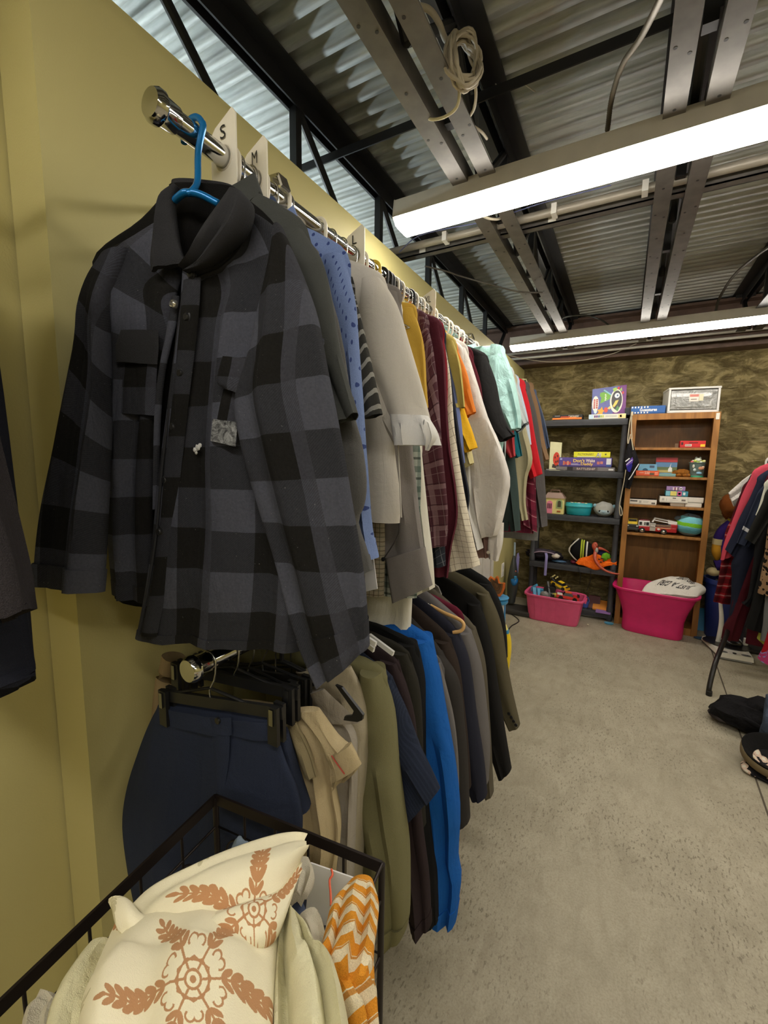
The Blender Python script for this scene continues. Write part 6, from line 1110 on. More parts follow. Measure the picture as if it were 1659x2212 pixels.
# ---------------------------------------------------------------- drawstring bag between the two units
t = thing('drawstring_bag', 'black drawstring bag with purple flash hung from the bookcase corner', 'bag', F(1362, 1000, 4.22)); M_nyl = cloth((30, 29, 32), wr=1., nap=.3); yb = 4.225
g = MB(); g.strip([aty(1361, 948, yb), aty(1354, 966, yb), aty(1348, 990, yb), aty(1346, 1010, yb), aty(1350, 1030, yb), aty(1346, 1052, yb)], [aty(1364, 948, yb), aty(1370, 966, yb), aty(1380, 996, yb), aty(1376, 1006, yb), aty(1368, 1034, yb), aty(1361, 1057, yb)], 22, 12, [.012, .03, .04, .04, .036, .014], (.006, 2, 3.), (0, -1, 0), .7, False); g.build('sack', M_nyl, t, 60)
nb = lambda px, py, d=.055: aty(px, py, yb-d)
MB().prism([nb(1352, 1003), nb(1366, 987), nb(1368, 993), nb(1361, 1018), nb(1355, 1014)], (0, .01, 0)).build('purple_panel', cloth((104, 74, 168)), t); MB().prism([nb(1353, 1008, .0565), nb(1365, 1000, .0565), nb(1366, 1006, .0565), nb(1361, 1020, .0565), nb(1356, 1018, .0565)], (0, .01, 0)).build('blue_panel', cloth((44, 42, 130)), t)
MB().bar(nb(1351, 997, .057), nb(1360, 990, .057), .003, .008).build('white_lettering', MM((224, 224, 226)), t); MB().bar(nb(1353, 1004, .058), nb(1366, 993, .058), .002, .005).build('white_stripe', MM((224, 224, 226)), t); MB().tube(crom([nb(1380, 1002, .05), nb(1371, 1016, .054), nb(1364, 1028, .05), nb(1358, 1036, .046)], 12), .004, 6).build('piping', MM((220, 220, 222)), t, 60)
M_rope = cloth((206, 194, 168), nap=2)
for P in ([(1364, 893, 4.262), (1360, 915, 4.25), (1356, 948, yb-.01)], [(1365, 893, 4.262), (1364, 920, 4.25), (1365, 948, yb-.01)], [(1356, 948, yb-.01), (1357, 958, yb-.02), (1362, 938, yb-.01)], [(1364, 946, yb-.02), (1366, 960, yb-.03), (1368, 972, yb-.035)]): MB().tube(crom([aty(*q) for q in P], 14), .0042, 7).build('cord', M_rope, t, 60)
MB().tube(crom([aty(1352, 1015, yb-.04), aty(1348, 1040, yb-.02), aty(1342, 1070, yb), aty(1338, 1095, yb), aty(1340, 1113, yb), aty(1344, 1110, yb), aty(1342, 1098, yb), aty(1338, 1090, yb)], 40), .0042, 7).build('tail_cord', M_rope, t, 60)
MB().lathe([(.006, 0), (.009, .004), (.009, .03), (.005, .034)], aty(1365, 898, 4.255), 12).build('cord_lock', MM((220, 206, 176)), t, 40)
# ---------------------------------------------------------------- pink toy bin
def tote(name, lab, A_, B_, dep, h, flare, col, ribs=0, lip=.02, rnd=.03, bulge=None, top=None):
    """open bin: A_, B_ = front bottom corners on the floor"""
    ex = nrm((B_-A_)*(1, 1, 0)); ey = np.array([-ex[1], ex[0], 0]); w_ = np.linalg.norm((B_-A_)[:2]); cx = (A_+B_)/2*(1, 1, 0)+ey*dep/2; t = thing(name, lab, 'bin', cx); m_ = plain(col, .38, 0, .5); n = 40
    def ring(wx, wy, z, r): 
        P = []
        for k in range(n):
            a = 2*math.pi*(k+.5)/n; ca, sa = math.cos(a), math.sin(a); s_ = (abs(ca)**r+abs(sa)**r)**(-1/r); P.append(cx+ex*wx*ca*s_+ey*wy*sa*s_+np.array((0, 0, z)))
        return P
    wx, wy = w_/2, dep/2; sec = [(wx*.97, wy*.97, .0015), (wx, wy, .012)]
    for i in range(1, 9): f = i/8; q = f if not bulge else max(0, (f-bulge)/(1-bulge))**1.3; sec.append((wx+flare*q, wy+flare*.55*q, .012+(h-.03)*f))
    sec += [(wx+flare+lip, wy+flare*.55+lip, h-.018), (wx+flare+lip+.002, wy+flare*.55+lip, h-.004), (wx+flare+lip-.004, wy+flare*.55+lip-.004, h), (wx+flare-.004, wy+flare*.55-.004, h-.004)]
    for i in range(7, 0, -1): f = i/8; q = f if not bulge else max(0, (f-bulge)/(1-bulge))**1.3; sec.append((wx+flare*q-.006, wy+flare*.55*q-.006, .012+(h-.03)*f))
    sec.append((wx*.95, wy*.95, .012)); rr = [ring(a, b_, c, rnd) for a, b_, c in sec]; g = MB(); vs = [p for r_ in rr for p in r_]
    fs = [(i*n+k, i*n+(k+1) % n, (i+1)*n+(k+1) % n, (i+1)*n+k) for i in range(len(rr)-1) for k in range(n)]+[tuple(range(n))[::-1], tuple((len(rr)-1)*n+k for k in range(n))]
    g.add(vs, fs); g.build('shell', m_, t, 40)
    for i in range(ribs):
        f = (i+.5)/ribs*2-1; f*= .8; p0 = cx+ex*wx*f-ey*(wy+.001); p1 = cx+ex*(wx+flare*.9)*f-ey*(wy+flare*.5); MB().bar(p0+(0, 0, .02), p1+(0, 0, h*.82), .055, .008, tuple(ey)).build('rib', m_, t)
    return t, cx, ex, ey, wx, wy
PA, PB = atz(1139, 1336, 0), atz(1246, 1357, 0)
pbt, pc, pex, pey, pwx, pwy = tote('toy_bin', 'bubblegum pink storage bin full of toy vehicles on the floor', PA, PB, .23, .245, .03, (216, 84, 128), 3, .014, 7.)
for s_ in (-1, 1): MB().obox(pc+pex*s_*(pwx+.047)+np.array((0, 0, .222)), pex*.006, pey*.05, (0, 0, .012)).build('grip', plain((216, 84, 128), .38), pbt)
MT = 'toys in the pink bin'
def inb(u, v, z): return pc+pex*u+pey*v+np.array((0, 0, z))
def car(name, lab, c, yaw, tilt, L_, col, roof, grp, col2=None):
    t = thing(name, lab, 'toy', c, grp); ax = np.array([math.cos(yaw)*math.cos(tilt), math.sin(yaw)*math.cos(tilt), math.sin(tilt)]); ay = np.array([-math.sin(yaw), math.cos(yaw), 0]); az = np.cross(ax, ay); W_ = L_*.42; P = lambda a, b_, h: c+ax*a*L_+ay*b_*W_+az*h*L_
    def hx(nm, a0, a1, b0, b1, h0, h1, m_, ta=.0, tb=.0): MB().hexa([P(a0, b0, h0), P(a1, b0, h0), P(a1, b1, h0), P(a0, b1, h0), P(a0+ta, b0*(1-tb), h1), P(a1-ta, b0*(1-tb), h1), P(a1-ta, b1*(1-tb), h1), P(a0+ta, b1*(1-tb), h1)]).build(nm, m_, t)
    hx('body', -.5, .5, -.5, .5, .07, .2, MM(col, .25), .03, .06); hx('cabin', -.22, .24, -.44, .44, .2, .33, MM((30, 30, 32), .15), .09, .2); hx('roof', -.13, .15, -.34, .34, .325, .345, MM(roof, .25)); hx('bonnet_panel', -.46, -.24, -.38, .38, .2, .215, MM(col2 or (224, 220, 216), .25)); hx('spoiler', .4, .5, -.46, .46, .24, .26, MM((28, 28, 28)))
    for a in (-.3, .3):
        for s_ in (-1, 1): MB().tube([P(a, s_*.44, .09), P(a, s_*.56, .09)], L_*.1, 14).build('wheel', MM((26, 26, 26)), t, 40)
    return t
car('toy_car', 'red and black toy sports car at the right end of the pink bin', inb(.11, -.055, .225), R(8), R(-4), .19, (206, 52, 44), (226, 90, 60), MT)
car('toy_buggy', 'yellow and black toy buggy tipped up on the toy heap', inb(.03, .03, .30), R(-24), R(-14), .16, (226, 182, 34), (236, 196, 40), MT, (30, 30, 30))
car('toy_car', 'grey toy truck sunk in the middle of the pink bin', inb(.0, -.02, .19), R(30), R(10), .18, (92, 94, 92), (110, 110, 108), MT, (120, 120, 118))
t = solo(MB().rbox(*[v for k in range(3) for v in (inb(-.15, .03, .24)[k]-(.07, .02, .02)[k], inb(-.15, .03, .24)[k]+(.07, .02, .02)[k])], .008).bar(inb(-.21, .03, .255), inb(-.17, .02, .29), .04, .02).bar(inb(-.17, -.03, .19), inb(-.19, .0, .27), .03, .02).bar(inb(-.13, -.04, .19), inb(-.15, .0, .265), .025, .02), 'toy_ramp', MM((80, 156, 196), .35), 'sky blue plastic toy ramp sticking out of the pink bin', 'toy', MT)
t = thing('toy_truck', 'black toy wheel loader arm with big tyres in the pink bin', 'toy', inb(-.06, .03, .26), MT)
for a, b_ in ((-.07, .0), (-.035, .05), (-.03, -.0)): MB().lathe([(.008, -.014), (.03, -.014), (.033, -.007), (.033, .007), (.03, .014), (.008, .014)], inb(a, b_, .27), 18, ax='y').build('wheel', MM((28, 28, 28)), t, 40)
MB().bar(inb(-.075, .02, .34), inb(-.035, -.05, .21), .014, .014).build('boom', MM((74, 74, 74)), t); MB().ball(inb(-.085, -.03, .225), .042, .035, .034, 14, 8, .1, 2).build('scoop', MM((124, 122, 120)), t, 50)
t = thing('toy_chain', 'bundle of pale yellow and black toy claws above the pink bin', 'toy', inb(-.035, .05, .36), MT)
for i in range(5): MB().obox(inb(-.05+.013*i, .05, .375+.012*(i % 3)), (.006, 0, .002), (0, .005, 0), (0, 0, .006)).build('claw', MM((220, 206, 140)), t); 
MB().tube(crom([inb(-.05, .05, .38), inb(-.03, .05, .35), inb(.0, .04, .33), inb(.02, .03, .31)], 12), .009, 8).build('arm', MM((34, 32, 30)), t, 60)
t = solo(MB().ball(inb(-.11, .05, .235), .04, .03, .022, 10, 7, .2, 5), 'toy_part', MM((196, 44, 48), .3), 'red toy part under the blue ramp', 'toy', MT, 60)
t = solo(MB().ball(inb(.02, -.03, .235), .05, .03, .022, 12, 7, .3, 8), 'toy_part', MM((176, 160, 60), .3), 'olive yellow toy part beside the red car', 'toy', MT, 60)
t = solo(MB().ball(inb(-.0, .02, .12), .16, .08, .11, 18, 10, .15, 1), 'toy_heap', MM((70, 66, 66)), 'dark jumble of toys filling the bottom of the pink bin', 'toy', MT, 60); t['kind'] = 'stuff'
# ---------------------------------------------------------------- magenta tote with the printed pillow
MA, MBp = atz(1339, 1360, 0), atz(1474, 1389, 0)
mt, mc, mex, mey, mwx, mwy = tote('storage_tote', 'large magenta storage tote with a white printed pillow on top', MA, MBp, .30, .385, .075, (206, 32, 104), 0, .016, 5., .35)
inm = lambda u, v, z: mc+mex*u+mey*v+np.array((0, 0, z))
t = thing('pillow', 'white pillow printed upside down with black words, lying on the magenta tote', 'pillow', inm(.1, 0, .4))
yp = mc[1]-.13; pw = lambda px, py, d=0.: aty(px, py, yp+d)
gp = MB(); gp.strip([pw(1382, 1284, -.03), pw(1400, 1262, .10), pw(1440, 1249, .16), pw(1462, 1247, .2)], [pw(1505, 1290, -.02), pw(1514, 1284, .05), pw(1524, 1276, .12), pw(1496, 1262, .22)], 22, 20, [.012, .05, .05, .012], (.006, 1.8, 2.), (0, -.6, 1), .6, False)
M_pil = cloth((224, 218, 208), wr=.5); gp.build('cushion', M_pil, t, 60)
rg = gp.rings
def onp(f, u):
    i = f*(len(rg)-1); k = min(int(i), len(rg)-2); P0, P1 = rg[k][2], rg[k+1][2]; n = len(P0); a = (math.acos(max(-1, min(1, -u))))/(2*math.pi)*n; j = int(a) % n; q = a-int(a)
    s0 = P0[j]*(1-q)+P0[(j+1) % n]*q; s1 = P1[j]*(1-q)+P1[(j+1) % n]*q; return s0*(1-(i-k))+s1*(i-k)+rg[k][1]*.0025
# lettering laid on the pillow, upside down as it lies
def ptext(body, f0, f1, u0, u1):
    cu = bpy.data.curves.new('t', 'FONT'); cu.body = body; cu.size = 1; cu.resolution_u = 2; cu.offset = .015; o = bpy.data.objects.new('t', cu); COL.objects.link(o); dg = bpy.context.evaluated_depsgraph_get(); me = o.evaluated_get(dg).to_mesh()
    b = bmesh.new(); b.from_mesh(me); o.evaluated_get(dg).to_mesh_clear(); bpy.data.objects.remove(o); bmesh.ops.subdivide_edges(b, edges=[e for e in b.edges if e.calc_length() > .25], cuts=2); P = [q.co.copy() for q in b.verts]; b.verts.index_update(); lo = [min(q[i] for q in P) for i in (0, 1)]; hi = [max(q[i] for q in P) for i in (0, 1)]
    Q = [onp(f0+(f1-f0)*(q[1]-lo[1])/(hi[1]-lo[1]), u1+(u0-u1)*(q[0]-lo[0])/(hi[0]-lo[0])) for q in P]; g = MB(); g.add(Q, [[q.index for q in f.verts] for f in b.faces]); b.free(); g.build('lettering', MM((34, 32, 32)), t)
ptext('JUST A GIRL', .50, .22, -.62, .62); ptext('WHO LOVES', .74, .58, -.42, .42)
t = solo(MB().ball(inm(-.05, .02, .2), .17, .11, .10, 18, 10, .2, 4).ball(inm(-.2, .03, .24), .07, .08, .05, 12, 8, .2, 9), 'folded_cloth', cloth((214, 190, 150)), 'cream cloths inside the magenta tote', 'cloth', None, 60)
# small things on the floor round the totes
t = solo(MB().lathe([(0, 0), (.03, .001), (.036, .012), (.033, .012), (.02, .006), (0, .006)], atz(1315, 1348, 0), 16, 1.1, .7), 'blue_saucer', MM((90, 160, 196), .3), 'small pale blue saucer on the floor by the shelf foot', 'saucer', None, 40)
t = solo(MB().ball(atz(1270, 1349, .005), .008, .006, .005, 7, 5), 'crumb', MM((210, 200, 170)), 'tiny cream crumb on the floor near the pink bin', 'crumb', None, 60)
c = atz(1331, 1338, 0)+(0, .02, 0); t = thing('black_garland', 'black spiky tinsel heap left of the magenta tote', 'garland', c)
g = MB()
for i in range(60): a = random.uniform(0, 6.28); d_ = np.array([math.cos(a)*.05, math.sin(a)*.05, random.uniform(.02, .1)]); p0 = c+(random.uniform(-.03, .03), random.uniform(-.03, .03), random.uniform(.0, .06)); g.tube([p0, p0+d_*random.uniform(.4, .9)], [.003, .001], 4)
o_ = g.build('tinsel', MM((20, 20, 22)), t); o_['kind'] = 'stuff'
t = solo(MB().ball(atz(1328, 1318, 0)*(1, 1, 0)+(0, .0, .115), .045, .04, .03, 14, 8, .4, 3).ball(atz(1330, 1330, 0)*(1, 1, 0)+(0, .05, .06), .03, .03, .06, 10, 7, .3, 5), 'purple_toy', MM((96, 72, 140), .4), 'purple flower shaped toy between shelf foot and magenta tote', 'toy', None, 60)
c = atz(1512, 1362, 0); t = solo(MB().hexa([c+(-.03, 0, 0), c+(.03, 0, 0), c+(.03, .012, 0), c+(-.03, .012, 0), c+(-.022, .12, .22), c+(.03, .12, .22), c+(.03, .132, .22), c+(-.022, .132, .22)]), 'blue_box', MM((40, 130, 176), .35), 'narrow bright blue box leaning by the bookcase foot', 'box')
c = atz(1500, 1355, 0); t = thing('brown_paper', 'crumpled brown paper on the floor right of the magenta tote', 'paper', c)
g = MB(); g.strip([c+(-.08, .12, .14), c+(-.04, .06, .09), c+(.02, -.0, .03), c+(.05, -.03, .004)], [c+(-.02, .16, .13), c+(.02, .1, .09), c+(.05, .06, .04), c+(.08, .0, .004)], 14, 8, [.004, .006, .006, .003], (.012, 2, 2.), (0, -1, .6), .7, False, True, 1.2); g.build('sheet', MM((140, 122, 96), .8), t, 20)
t = solo(MB().ball(atz(1512, 1378, .01), .045, .03, .009, 12, 6, .3, 2), 'blue_toy', MM((40, 66, 90), .3), 'dark blue flat toy on the floor by the white machine', 'toy', None, 60)
# ---------------------------------------------------------------- corner: sweeper, blue tub, yellow tool
t = thing('floor_sweeper', 'dark grey upright floor sweeper with blue cup in the corner', 'vacuum', atz(1112, 1340, 0)); ys = 4.12; sp = lambda px, py, d=0: aty(px, py, ys-d)
M_sw = plain((58, 62, 62), .35, 0, .5, .1)
L_ = [(1108, 1200), (1102, 1225), (1096, 1260), (1097, 1300)]; R_2 = [(1113, 1200), (1116, 1225), (1119, 1260), (1112, 1302)]
g = MB(); g.strip([sp(*p) for p in L_], [sp(*p) for p in R_2], 20, 12, [.02, .05, .06, .045], (0, 1, 1), (0, -1, 0), .8, False, True, 0.); g.build('body', M_sw, t, 60)
g = MB(); g.strip([sp(1102, 1252, .03), sp(1104, 1258, .04), sp(1107, 1263, .035)], [sp(1119, 1250, .03), sp(1118, 1258, .04), sp(1114, 1263, .03)], 8, 8, [.035, .036, .02], (0, 1, 1), (0, -1, 0), .8, False, True, 0.); g.build('dust_cup', MM((30, 110, 180), .2), t, 60)
MB().rbox(*[v for k in range(3) for v in (sp(1113.5, 1248, .065)[k]-(.012, .01, .015)[k], sp(1113.5, 1248, .065)[k]+(.012, .01, .015)[k])], .004).build('latch', MM((60, 140, 190), .25), t); MB().cyl(sp(1111, 1205), sp(1112, 1172), .010, 12).build('handle_tube', MM((150, 168, 184), .3), t, 60); MB().ball(sp(1114, 1234, .055), .007, .005, .007, 8, 6).build('red_button', MM((206, 110, 100)), t, 60)
c = (sp(1104, 1303)*(1, 1, 0)); MB().rbox(c[0]-.1, c[0]+.2, ys-.14, ys+.06, .004, .055, .018).build('floor_head', plain((56, 54, 52), .5), t)
wire('power_cord', [atz(1090, 1318, .006), atz(1110, 1330, .006), atz(1121, 1340, .006), atz(1116, 1346, .006), atz(1105, 1352, .006), atz(1098, 1362, .006), atz(1094, 1375, .006)], .0045, M_black, 'black power cord curling over the floor from the sweeper', 'cord')
t = thing('scraper_toy', 'lilac plastic toy blade standing behind the sweeper', 'toy', aty(1117, 1260, 4.2)); MB().prism([aty(p[0], p[1], 4.2) for p in ((1117, 1238), (1115, 1210), (1117, 1196), (1120, 1194), (1122, 1204), (1119, 1238))], (0, .008, 0)).build('blade', MM((146, 140, 196), .3), t)
yt = 3.35; c = aty(1078, 1310, yt); t = thing('blue_caddy', 'sky blue plastic pedestal caddy beside the black suits', 'caddy', c*(1, 1, 0)); M_sky = MM((70, 152, 206), .3); zt_ = aty(1078, 1289, yt)[2]
cx_ = c*(1, 1, 0); MB().lathe([(0, zt_-.012), (.068, zt_-.012), (.074, zt_-.004), (.074, zt_), (.07, zt_+.004), (0, zt_+.004)], cx_, 28).build('top_tray', M_sky, t, 40); MB().lathe([(0, zt_-.05), (.06, zt_-.05), (.068, zt_-.04), (.068, zt_-.022), (.05, zt_-.014), (0, zt_-.014)], cx_, 28).build('lower_tray', M_sky, t, 40)
for i in range(3): a = .9+i*2.09; MB().bar(cx_+(math.cos(a)*.05, math.sin(a)*.05, zt_-.045), cx_+(math.cos(a)*.06, math.sin(a)*.06, .0), .02, .02, (1, 0, 0)).build('leg', M_sky, t)
MB().lathe([(0, .10), (.04, .10), (.04, zt_-.05), (0, zt_-.05)], cx_, 18).build('white_core', MM((206, 208, 210), .4), t, 40)
t = thing('leaf_toy', 'orange tulip shaped plastic toy standing on the blue caddy', 'toy', cx_+(0, 0, zt_+.004)); yl = yt-.01
out = [(1068, 1289), (1062, 1272), (1057, 1262), (1055, 1250), (1058, 1246), (1064, 1250), (1068, 1253), (1070, 1247), (1073, 1245), (1076, 1250), (1077, 1258), (1080, 1261), (1088, 1260), (1090, 1262), (1089, 1272), (1085, 1284), (1080, 1289)]
MB().prism([aty(p[0], p[1], yl) for p in out], (0, .03, 0)).build('petal_frame', MM((216, 112, 40), .3), t, 30); ctr = np.mean([aty(p[0], p[1], yl) for p in out], 0)
MB().prism([ctr+(aty(p[0], p[1], yl)-ctr)*.78-np.array((0, .003, 0)) for p in out], (0, .004, 0)).build('woven_inset', MM((112, 78, 44), .6), t)
for k in (.5, .3): MB().tube([ctr+(aty(p[0], p[1], yl)-ctr)*k-np.array((0, .004, 0)) for p in out], .0022, 5, closed=True).build('woven_line', MM((70, 48, 30)), t, 60)
yy = 2.85; t = thing('yellow_toy', 'bright yellow toy bottle shape with blue collar behind the black blazer', 'toy', aty(1098, 1420, yy)*(1, 1, 0)); ym = MM((240, 208, 40), .3)
g = MB(); g.strip([aty(1090, 1368, yy), aty(1090, 1385, yy), aty(1091, 1410, yy), aty(1092, 1450, yy)], [aty(1101, 1368, yy), aty(1104, 1385, yy), aty(1104, 1410, yy), aty(1099, 1450, yy)], 14, 10, [.02, .03, .03, .02], (0, 1, 1), (0, -1, 0), .8, False, True, 0.); g.build('body', ym, t, 60); g = MB(); g.strip([aty(1090, 1361, yy), aty(1090, 1370, yy)], [aty(1099, 1360, yy), aty(1100, 1370, yy)], 4, 8, [.018, .02], (0, 1, 1), (0, -1, 0), .8, False, True, 0.); g.build('collar', MM((60, 146, 196), .3), t, 60)
g = MB(); g.strip([aty(1091, 1350, yy), aty(1090, 1362, yy)], [aty(1094, 1350, yy), aty(1098, 1362, yy)], 4, 8, [.008, .016], (0, 1, 1), (0, -1, 0), .8, False, True, 0.); g.build('nozzle', MM((232, 222, 130), .3), t, 60)
# ================================================================== rolling rack at the right
QX, QZ = 2.02, 1.60
t = thing('garment_rack', 'black tube clothes rack with splayed bent legs at the right edge', 'rack', (QX, 3.6, 0)); M_pipe = plain((28, 24, 22), .4, .3)
MB().cyl((QX, 3.0, QZ), (QX, 4.2, QZ), .014, 14).build('top_rail', M_pipe, t, 60)
lp = [atz(1531, 1502, 0), aty(1533, 1480, 3.225), aty(1546, 1430, 3.32), aty(1566, 1380, 3.54), aty(1588, 1330, 3.79), np.array((1.92, 3.87, .9)), np.array((QX, 3.87, QZ))]
MB().tube(crom(lp, 40), .0145, 12).build('leg', M_pipe, t, 60); MB().lathe([(.016, .0), (.017, .002), (.017, .03), (.015, .032)], lp[0], 14).build('foot_cap', M_black, t, 40)
lq = [np.array((2*QX-q[0], q[1], q[2])) for q in lp]; MB().tube(crom(lq, 40), .0145, 12).build('leg', M_pipe, t, 60); MB().lathe([(.016, .0), (.017, .002), (.017, .03), (.015, .032)], lq[0], 14).build('foot_cap', M_black, t, 40)
MB().tube([(QX, 4.12, 0), (QX, 4.12, QZ)], .0145, 12).build('leg', M_pipe, t, 60); MB().tube([(QX-.2, 4.12, .016), (QX+.3, 4.12, .016)], .0145, 12).build('foot_bar', M_pipe, t, 60)
GR = 'clothes on the right hand rack'
M_fuz = lambda c: cloth(c, nap=6, wr=.8, heather=.3)
def rgar(name, short, lab, y, Lp, cin, mat, hem, bw=.17, sl=1, th=.02, cuff=None, stripe=None, hm=(M_hb, .0045), fold=.008):
    t = thing(name, lab, 'clothing', (QX, y, 1.52), GR); P = [aty(*p, y) for p in Lp]; zt = QZ-.06; zs = zt-.07; hw = .2
    sd = y*17.3
    ng = 90+len(GR)
    g = MB(); g.strip([(QX-.06, y, zt), (QX-.15, y, zt-.035), (QX-hw, y, zs), (QX-bw-.015, y, zs-.14), (QX-bw, y, zs-.35), (QX-bw*1.04, y, hem)], [(QX+.06, y, zt), (QX+.15, y, zt-.035), (QX+hw, y, zs), (QX+bw+.015, y, zs-.14), (QX+bw, y, zs-.35), (QX+bw*1.04, y, hem)], 24, 12, [.012, th*.8, th, th*1.1], (fold, 2.4, sd)); g.build('body', mat, t, 60)
    if sl:
        ci = aty(*cin, y); n = len(P)+1; arm = np.array((QX-hw+.07, y, zs-.17)); LL = [np.array((QX-.12, y, zt-.035))]+P; R2 = [np.array((QX-.1, y, zt-.05))]+[arm+(ci-arm)*(i/(n-1)) for i in range(1, n)]
        o_ = np.array((0, -.02, 0)); g = MB(); g.strip([q+o_ for q in LL], [q+o_ for q in R2], 24, 9, [th*.7, th*1.2, th*1.2, th], (fold, 1.6, sd+1)); g.build('sleeve', mat, t, 60)
        if cuff: c_ = MB(); c_.wrap(g, int(24*(1-cuff[0])), int(24*(1-cuff[2])) if len(cuff) > 2 else -1, 1.02, 1.12); c_.build('cuff' if len(cuff) < 3 else 'stripe', cuff[1], t, 60)
        g = MB(); m_ = lambda q: np.array((2*QX-q[0], q[1], q[2])); g.strip([m_(q)-o_*2 for q in R2], [m_(q)-o_*2 for q in LL], 14, 7, [th*.7, th*1.1, th], (fold, 1.5, sd+2)); g.build('sleeve', mat, t, 60)
    hanger(hm[0], hm[1], 'hanger holding the %s on the right hand rack' % short, y, zt-.01, .17, .06, 0, QZ, QX, 'hangers on the right hand rack'); return t
def leopard(n, uv, u, v):
    mp = n.node('ShaderNodeMapping'); mp.inputs['Scale'].default_value = (1, .75, 1); n.link(uv, mp.inputs[0]); d = n.vor(mp.outputs[0], 58); w_ = n.noise(uv, 60, 2); s_ = n.math('ADD', d, n.math('MULTIPLY', n.math('SUBTRACT', w_, .5), .5)); k = n.math('MULTIPLY', n.math('LESS_THAN', s_, .46), n.math('GREATER_THAN', n.noise(uv, 22, 2), .36)); c = n.mix(n.ramp(n.noise(uv, 9, 2), .3, .7), lin((150, 116, 86)), lin((176, 142, 108))); return n.mix(k, c, lin((26, 22, 20)))
def speck(n, uv, u, v): return n.mix(n.math('GREATER_THAN', n.noise(uv, 120, 2), .66), lin((216, 210, 204)), lin((90, 88, 92)))
def redplaid(n, uv, u, v):
    c = plaid((150, 24, 34), [(0, .5, (44, 12, 18), .6)], .075)(n, uv, u, v); return n.mix(n.math('MULTIPLY', band(n, v, .075, .14, .32), .5), c, lin((206, 150, 150)))
def floral(n, uv, u, v):
    d = n.vor(uv, 26); w_ = n.noise(uv, 40, 3); s_ = n.math('ADD', d, n.math('MULTIPLY', n.math('SUBTRACT', w_, .5), .6)); c = n.mix(n.math('LESS_THAN', s_, .5), lin((28, 27, 30)), lin((206, 180, 160))); c = n.mix(n.math('LESS_THAN', s_, .3), c, lin((216, 208, 190))); return n.mix(n.math('LESS_THAN', s_, .12), c, lin((190, 150, 60)))
def bluefloral(n, uv, u, v): d = n.vor(uv, 40); return n.mix(n.math('LESS_THAN', d, .45), lin((176, 60, 110)), lin((130, 150, 206)))
rgar('blouse', 'white speckled blouse', 'white blouse with tiny grey speckles, farthest on the right hand rack', 4.02, [(1613, 1029), (1592, 1046), (1572, 1064)], (1584, 1094), pattern(speck), 1.0)
rgar('long_sleeve_shirt', 'black top', 'black top with a sliver of shoulder behind the pink fleece', 3.96, [(1628, 1020), (1616, 1034), (1606, 1060), (1596, 1100)], (1612, 1104), cloth((30, 28, 30)), .9)
rgar('dress', 'maroon dress', 'maroon dress with a thin edge showing left of the pink fleece', 3.90, [(1614, 1038), (1598, 1066), (1584, 1102), (1572, 1140), (1560, 1190), (1554, 1240)], (1570, 1244), cloth((70, 16, 24)), .55)
rgar('fleece_robe', 'pink fleece', 'fuzzy bright pink fleece with long sleeve', 3.78, [(1634, 1010), (1618, 1034), (1602, 1066), (1588, 1104), (1572, 1146), (1561, 1178), (1555, 1208)], (1578, 1200), M_fuz((226, 84, 104)), .75, th=.026)
rgar('flannel_jacket', 'red plaid fleece', 'red and black plaid fleece with soft sleeve', 3.83, [(1580, 1120), (1562, 1180), (1551, 1246), (1539, 1297)], (1580, 1304), pattern(redplaid, nap=4), .7, th=.026)
rgar('long_sleeve_shirt', 'navy top', 'navy long sleeve top lying over the pink fleece', 3.72, [(1642, 1024), (1632, 1044), (1616, 1080), (1598, 1114), (1582, 1150), (1565, 1186)], (1588, 1206), cloth((34, 38, 56)), .62, th=.024)
rgar('sweater', 'dark navy sweater', 'dark navy sweater whose narrow sleeve hangs lowest', 3.70, [(1590, 1190), (1580, 1240), (1578, 1290), (1574, 1325), (1570, 1346)], (1592, 1350), cloth((30, 34, 50)), .58, th=.022)
rgar('polo_shirt', 'navy top with white stripe', 'navy top with one white stripe round its sleeve', 3.64, [(1646, 1050), (1626, 1084), (1608, 1128), (1590, 1172)], (1616, 1180), cloth((40, 46, 64)), .65, cuff=(.20, cloth((206, 206, 210)), .165))
rgar('blouse', 'ivory top', 'ivory top squeezed between navy and black', 3.58, [(1656, 1036), (1648, 1056), (1638, 1092), (1630, 1112)], (1648, 1112), cloth((214, 214, 200)), .7)
rgar('t_shirt', 'black tee', 'black short sleeve tee with a broad sleeve', 3.54, [(1660, 1052), (1644, 1086), (1624, 1128), (1607, 1162)], (1636, 1180), cloth((34, 34, 32)), .62, th=.026)
rgar('long_sleeve_shirt', 'black jumper', 'black jumper with a long hanging sleeve', 3.52, [(1640, 1150), (1624, 1220), (1612, 1290), (1600, 1300)], (1616, 1310), cloth((24, 24, 26)), .55)
rgar('dress', 'white dress', 'white dress whose hem shows below the black sleeves', 3.62, [(1620, 1200), (1600, 1260), (1592, 1330)], (1630, 1356), cloth((206, 206, 198)), .34, sl=0, bw=.24)
rgar('coat', 'black coat', 'long black coat just behind the leopard print', 3.48, [(1652, 1190), (1634, 1250), (1620, 1310), (1608, 1352)], (1646, 1364), cloth((22, 22, 22)), .45, th=.03)
rgar('leopard_top', 'leopard print top', 'fuzzy leopard print top at the right edge', 3.40, [(1668, 1090), (1656, 1140), (1648, 1200), (1634, 1278)], (1672, 1288), pattern(leopard, nap=5), .6, th=.03)
rgar('sweater', 'light grey sweater', 'light grey knit sweater cuff below the leopard print', 3.44, [(1660, 1260), (1650, 1300), (1646, 1344), (1641, 1380)], (1664, 1384), M_fuz((130, 130, 132)), .5)
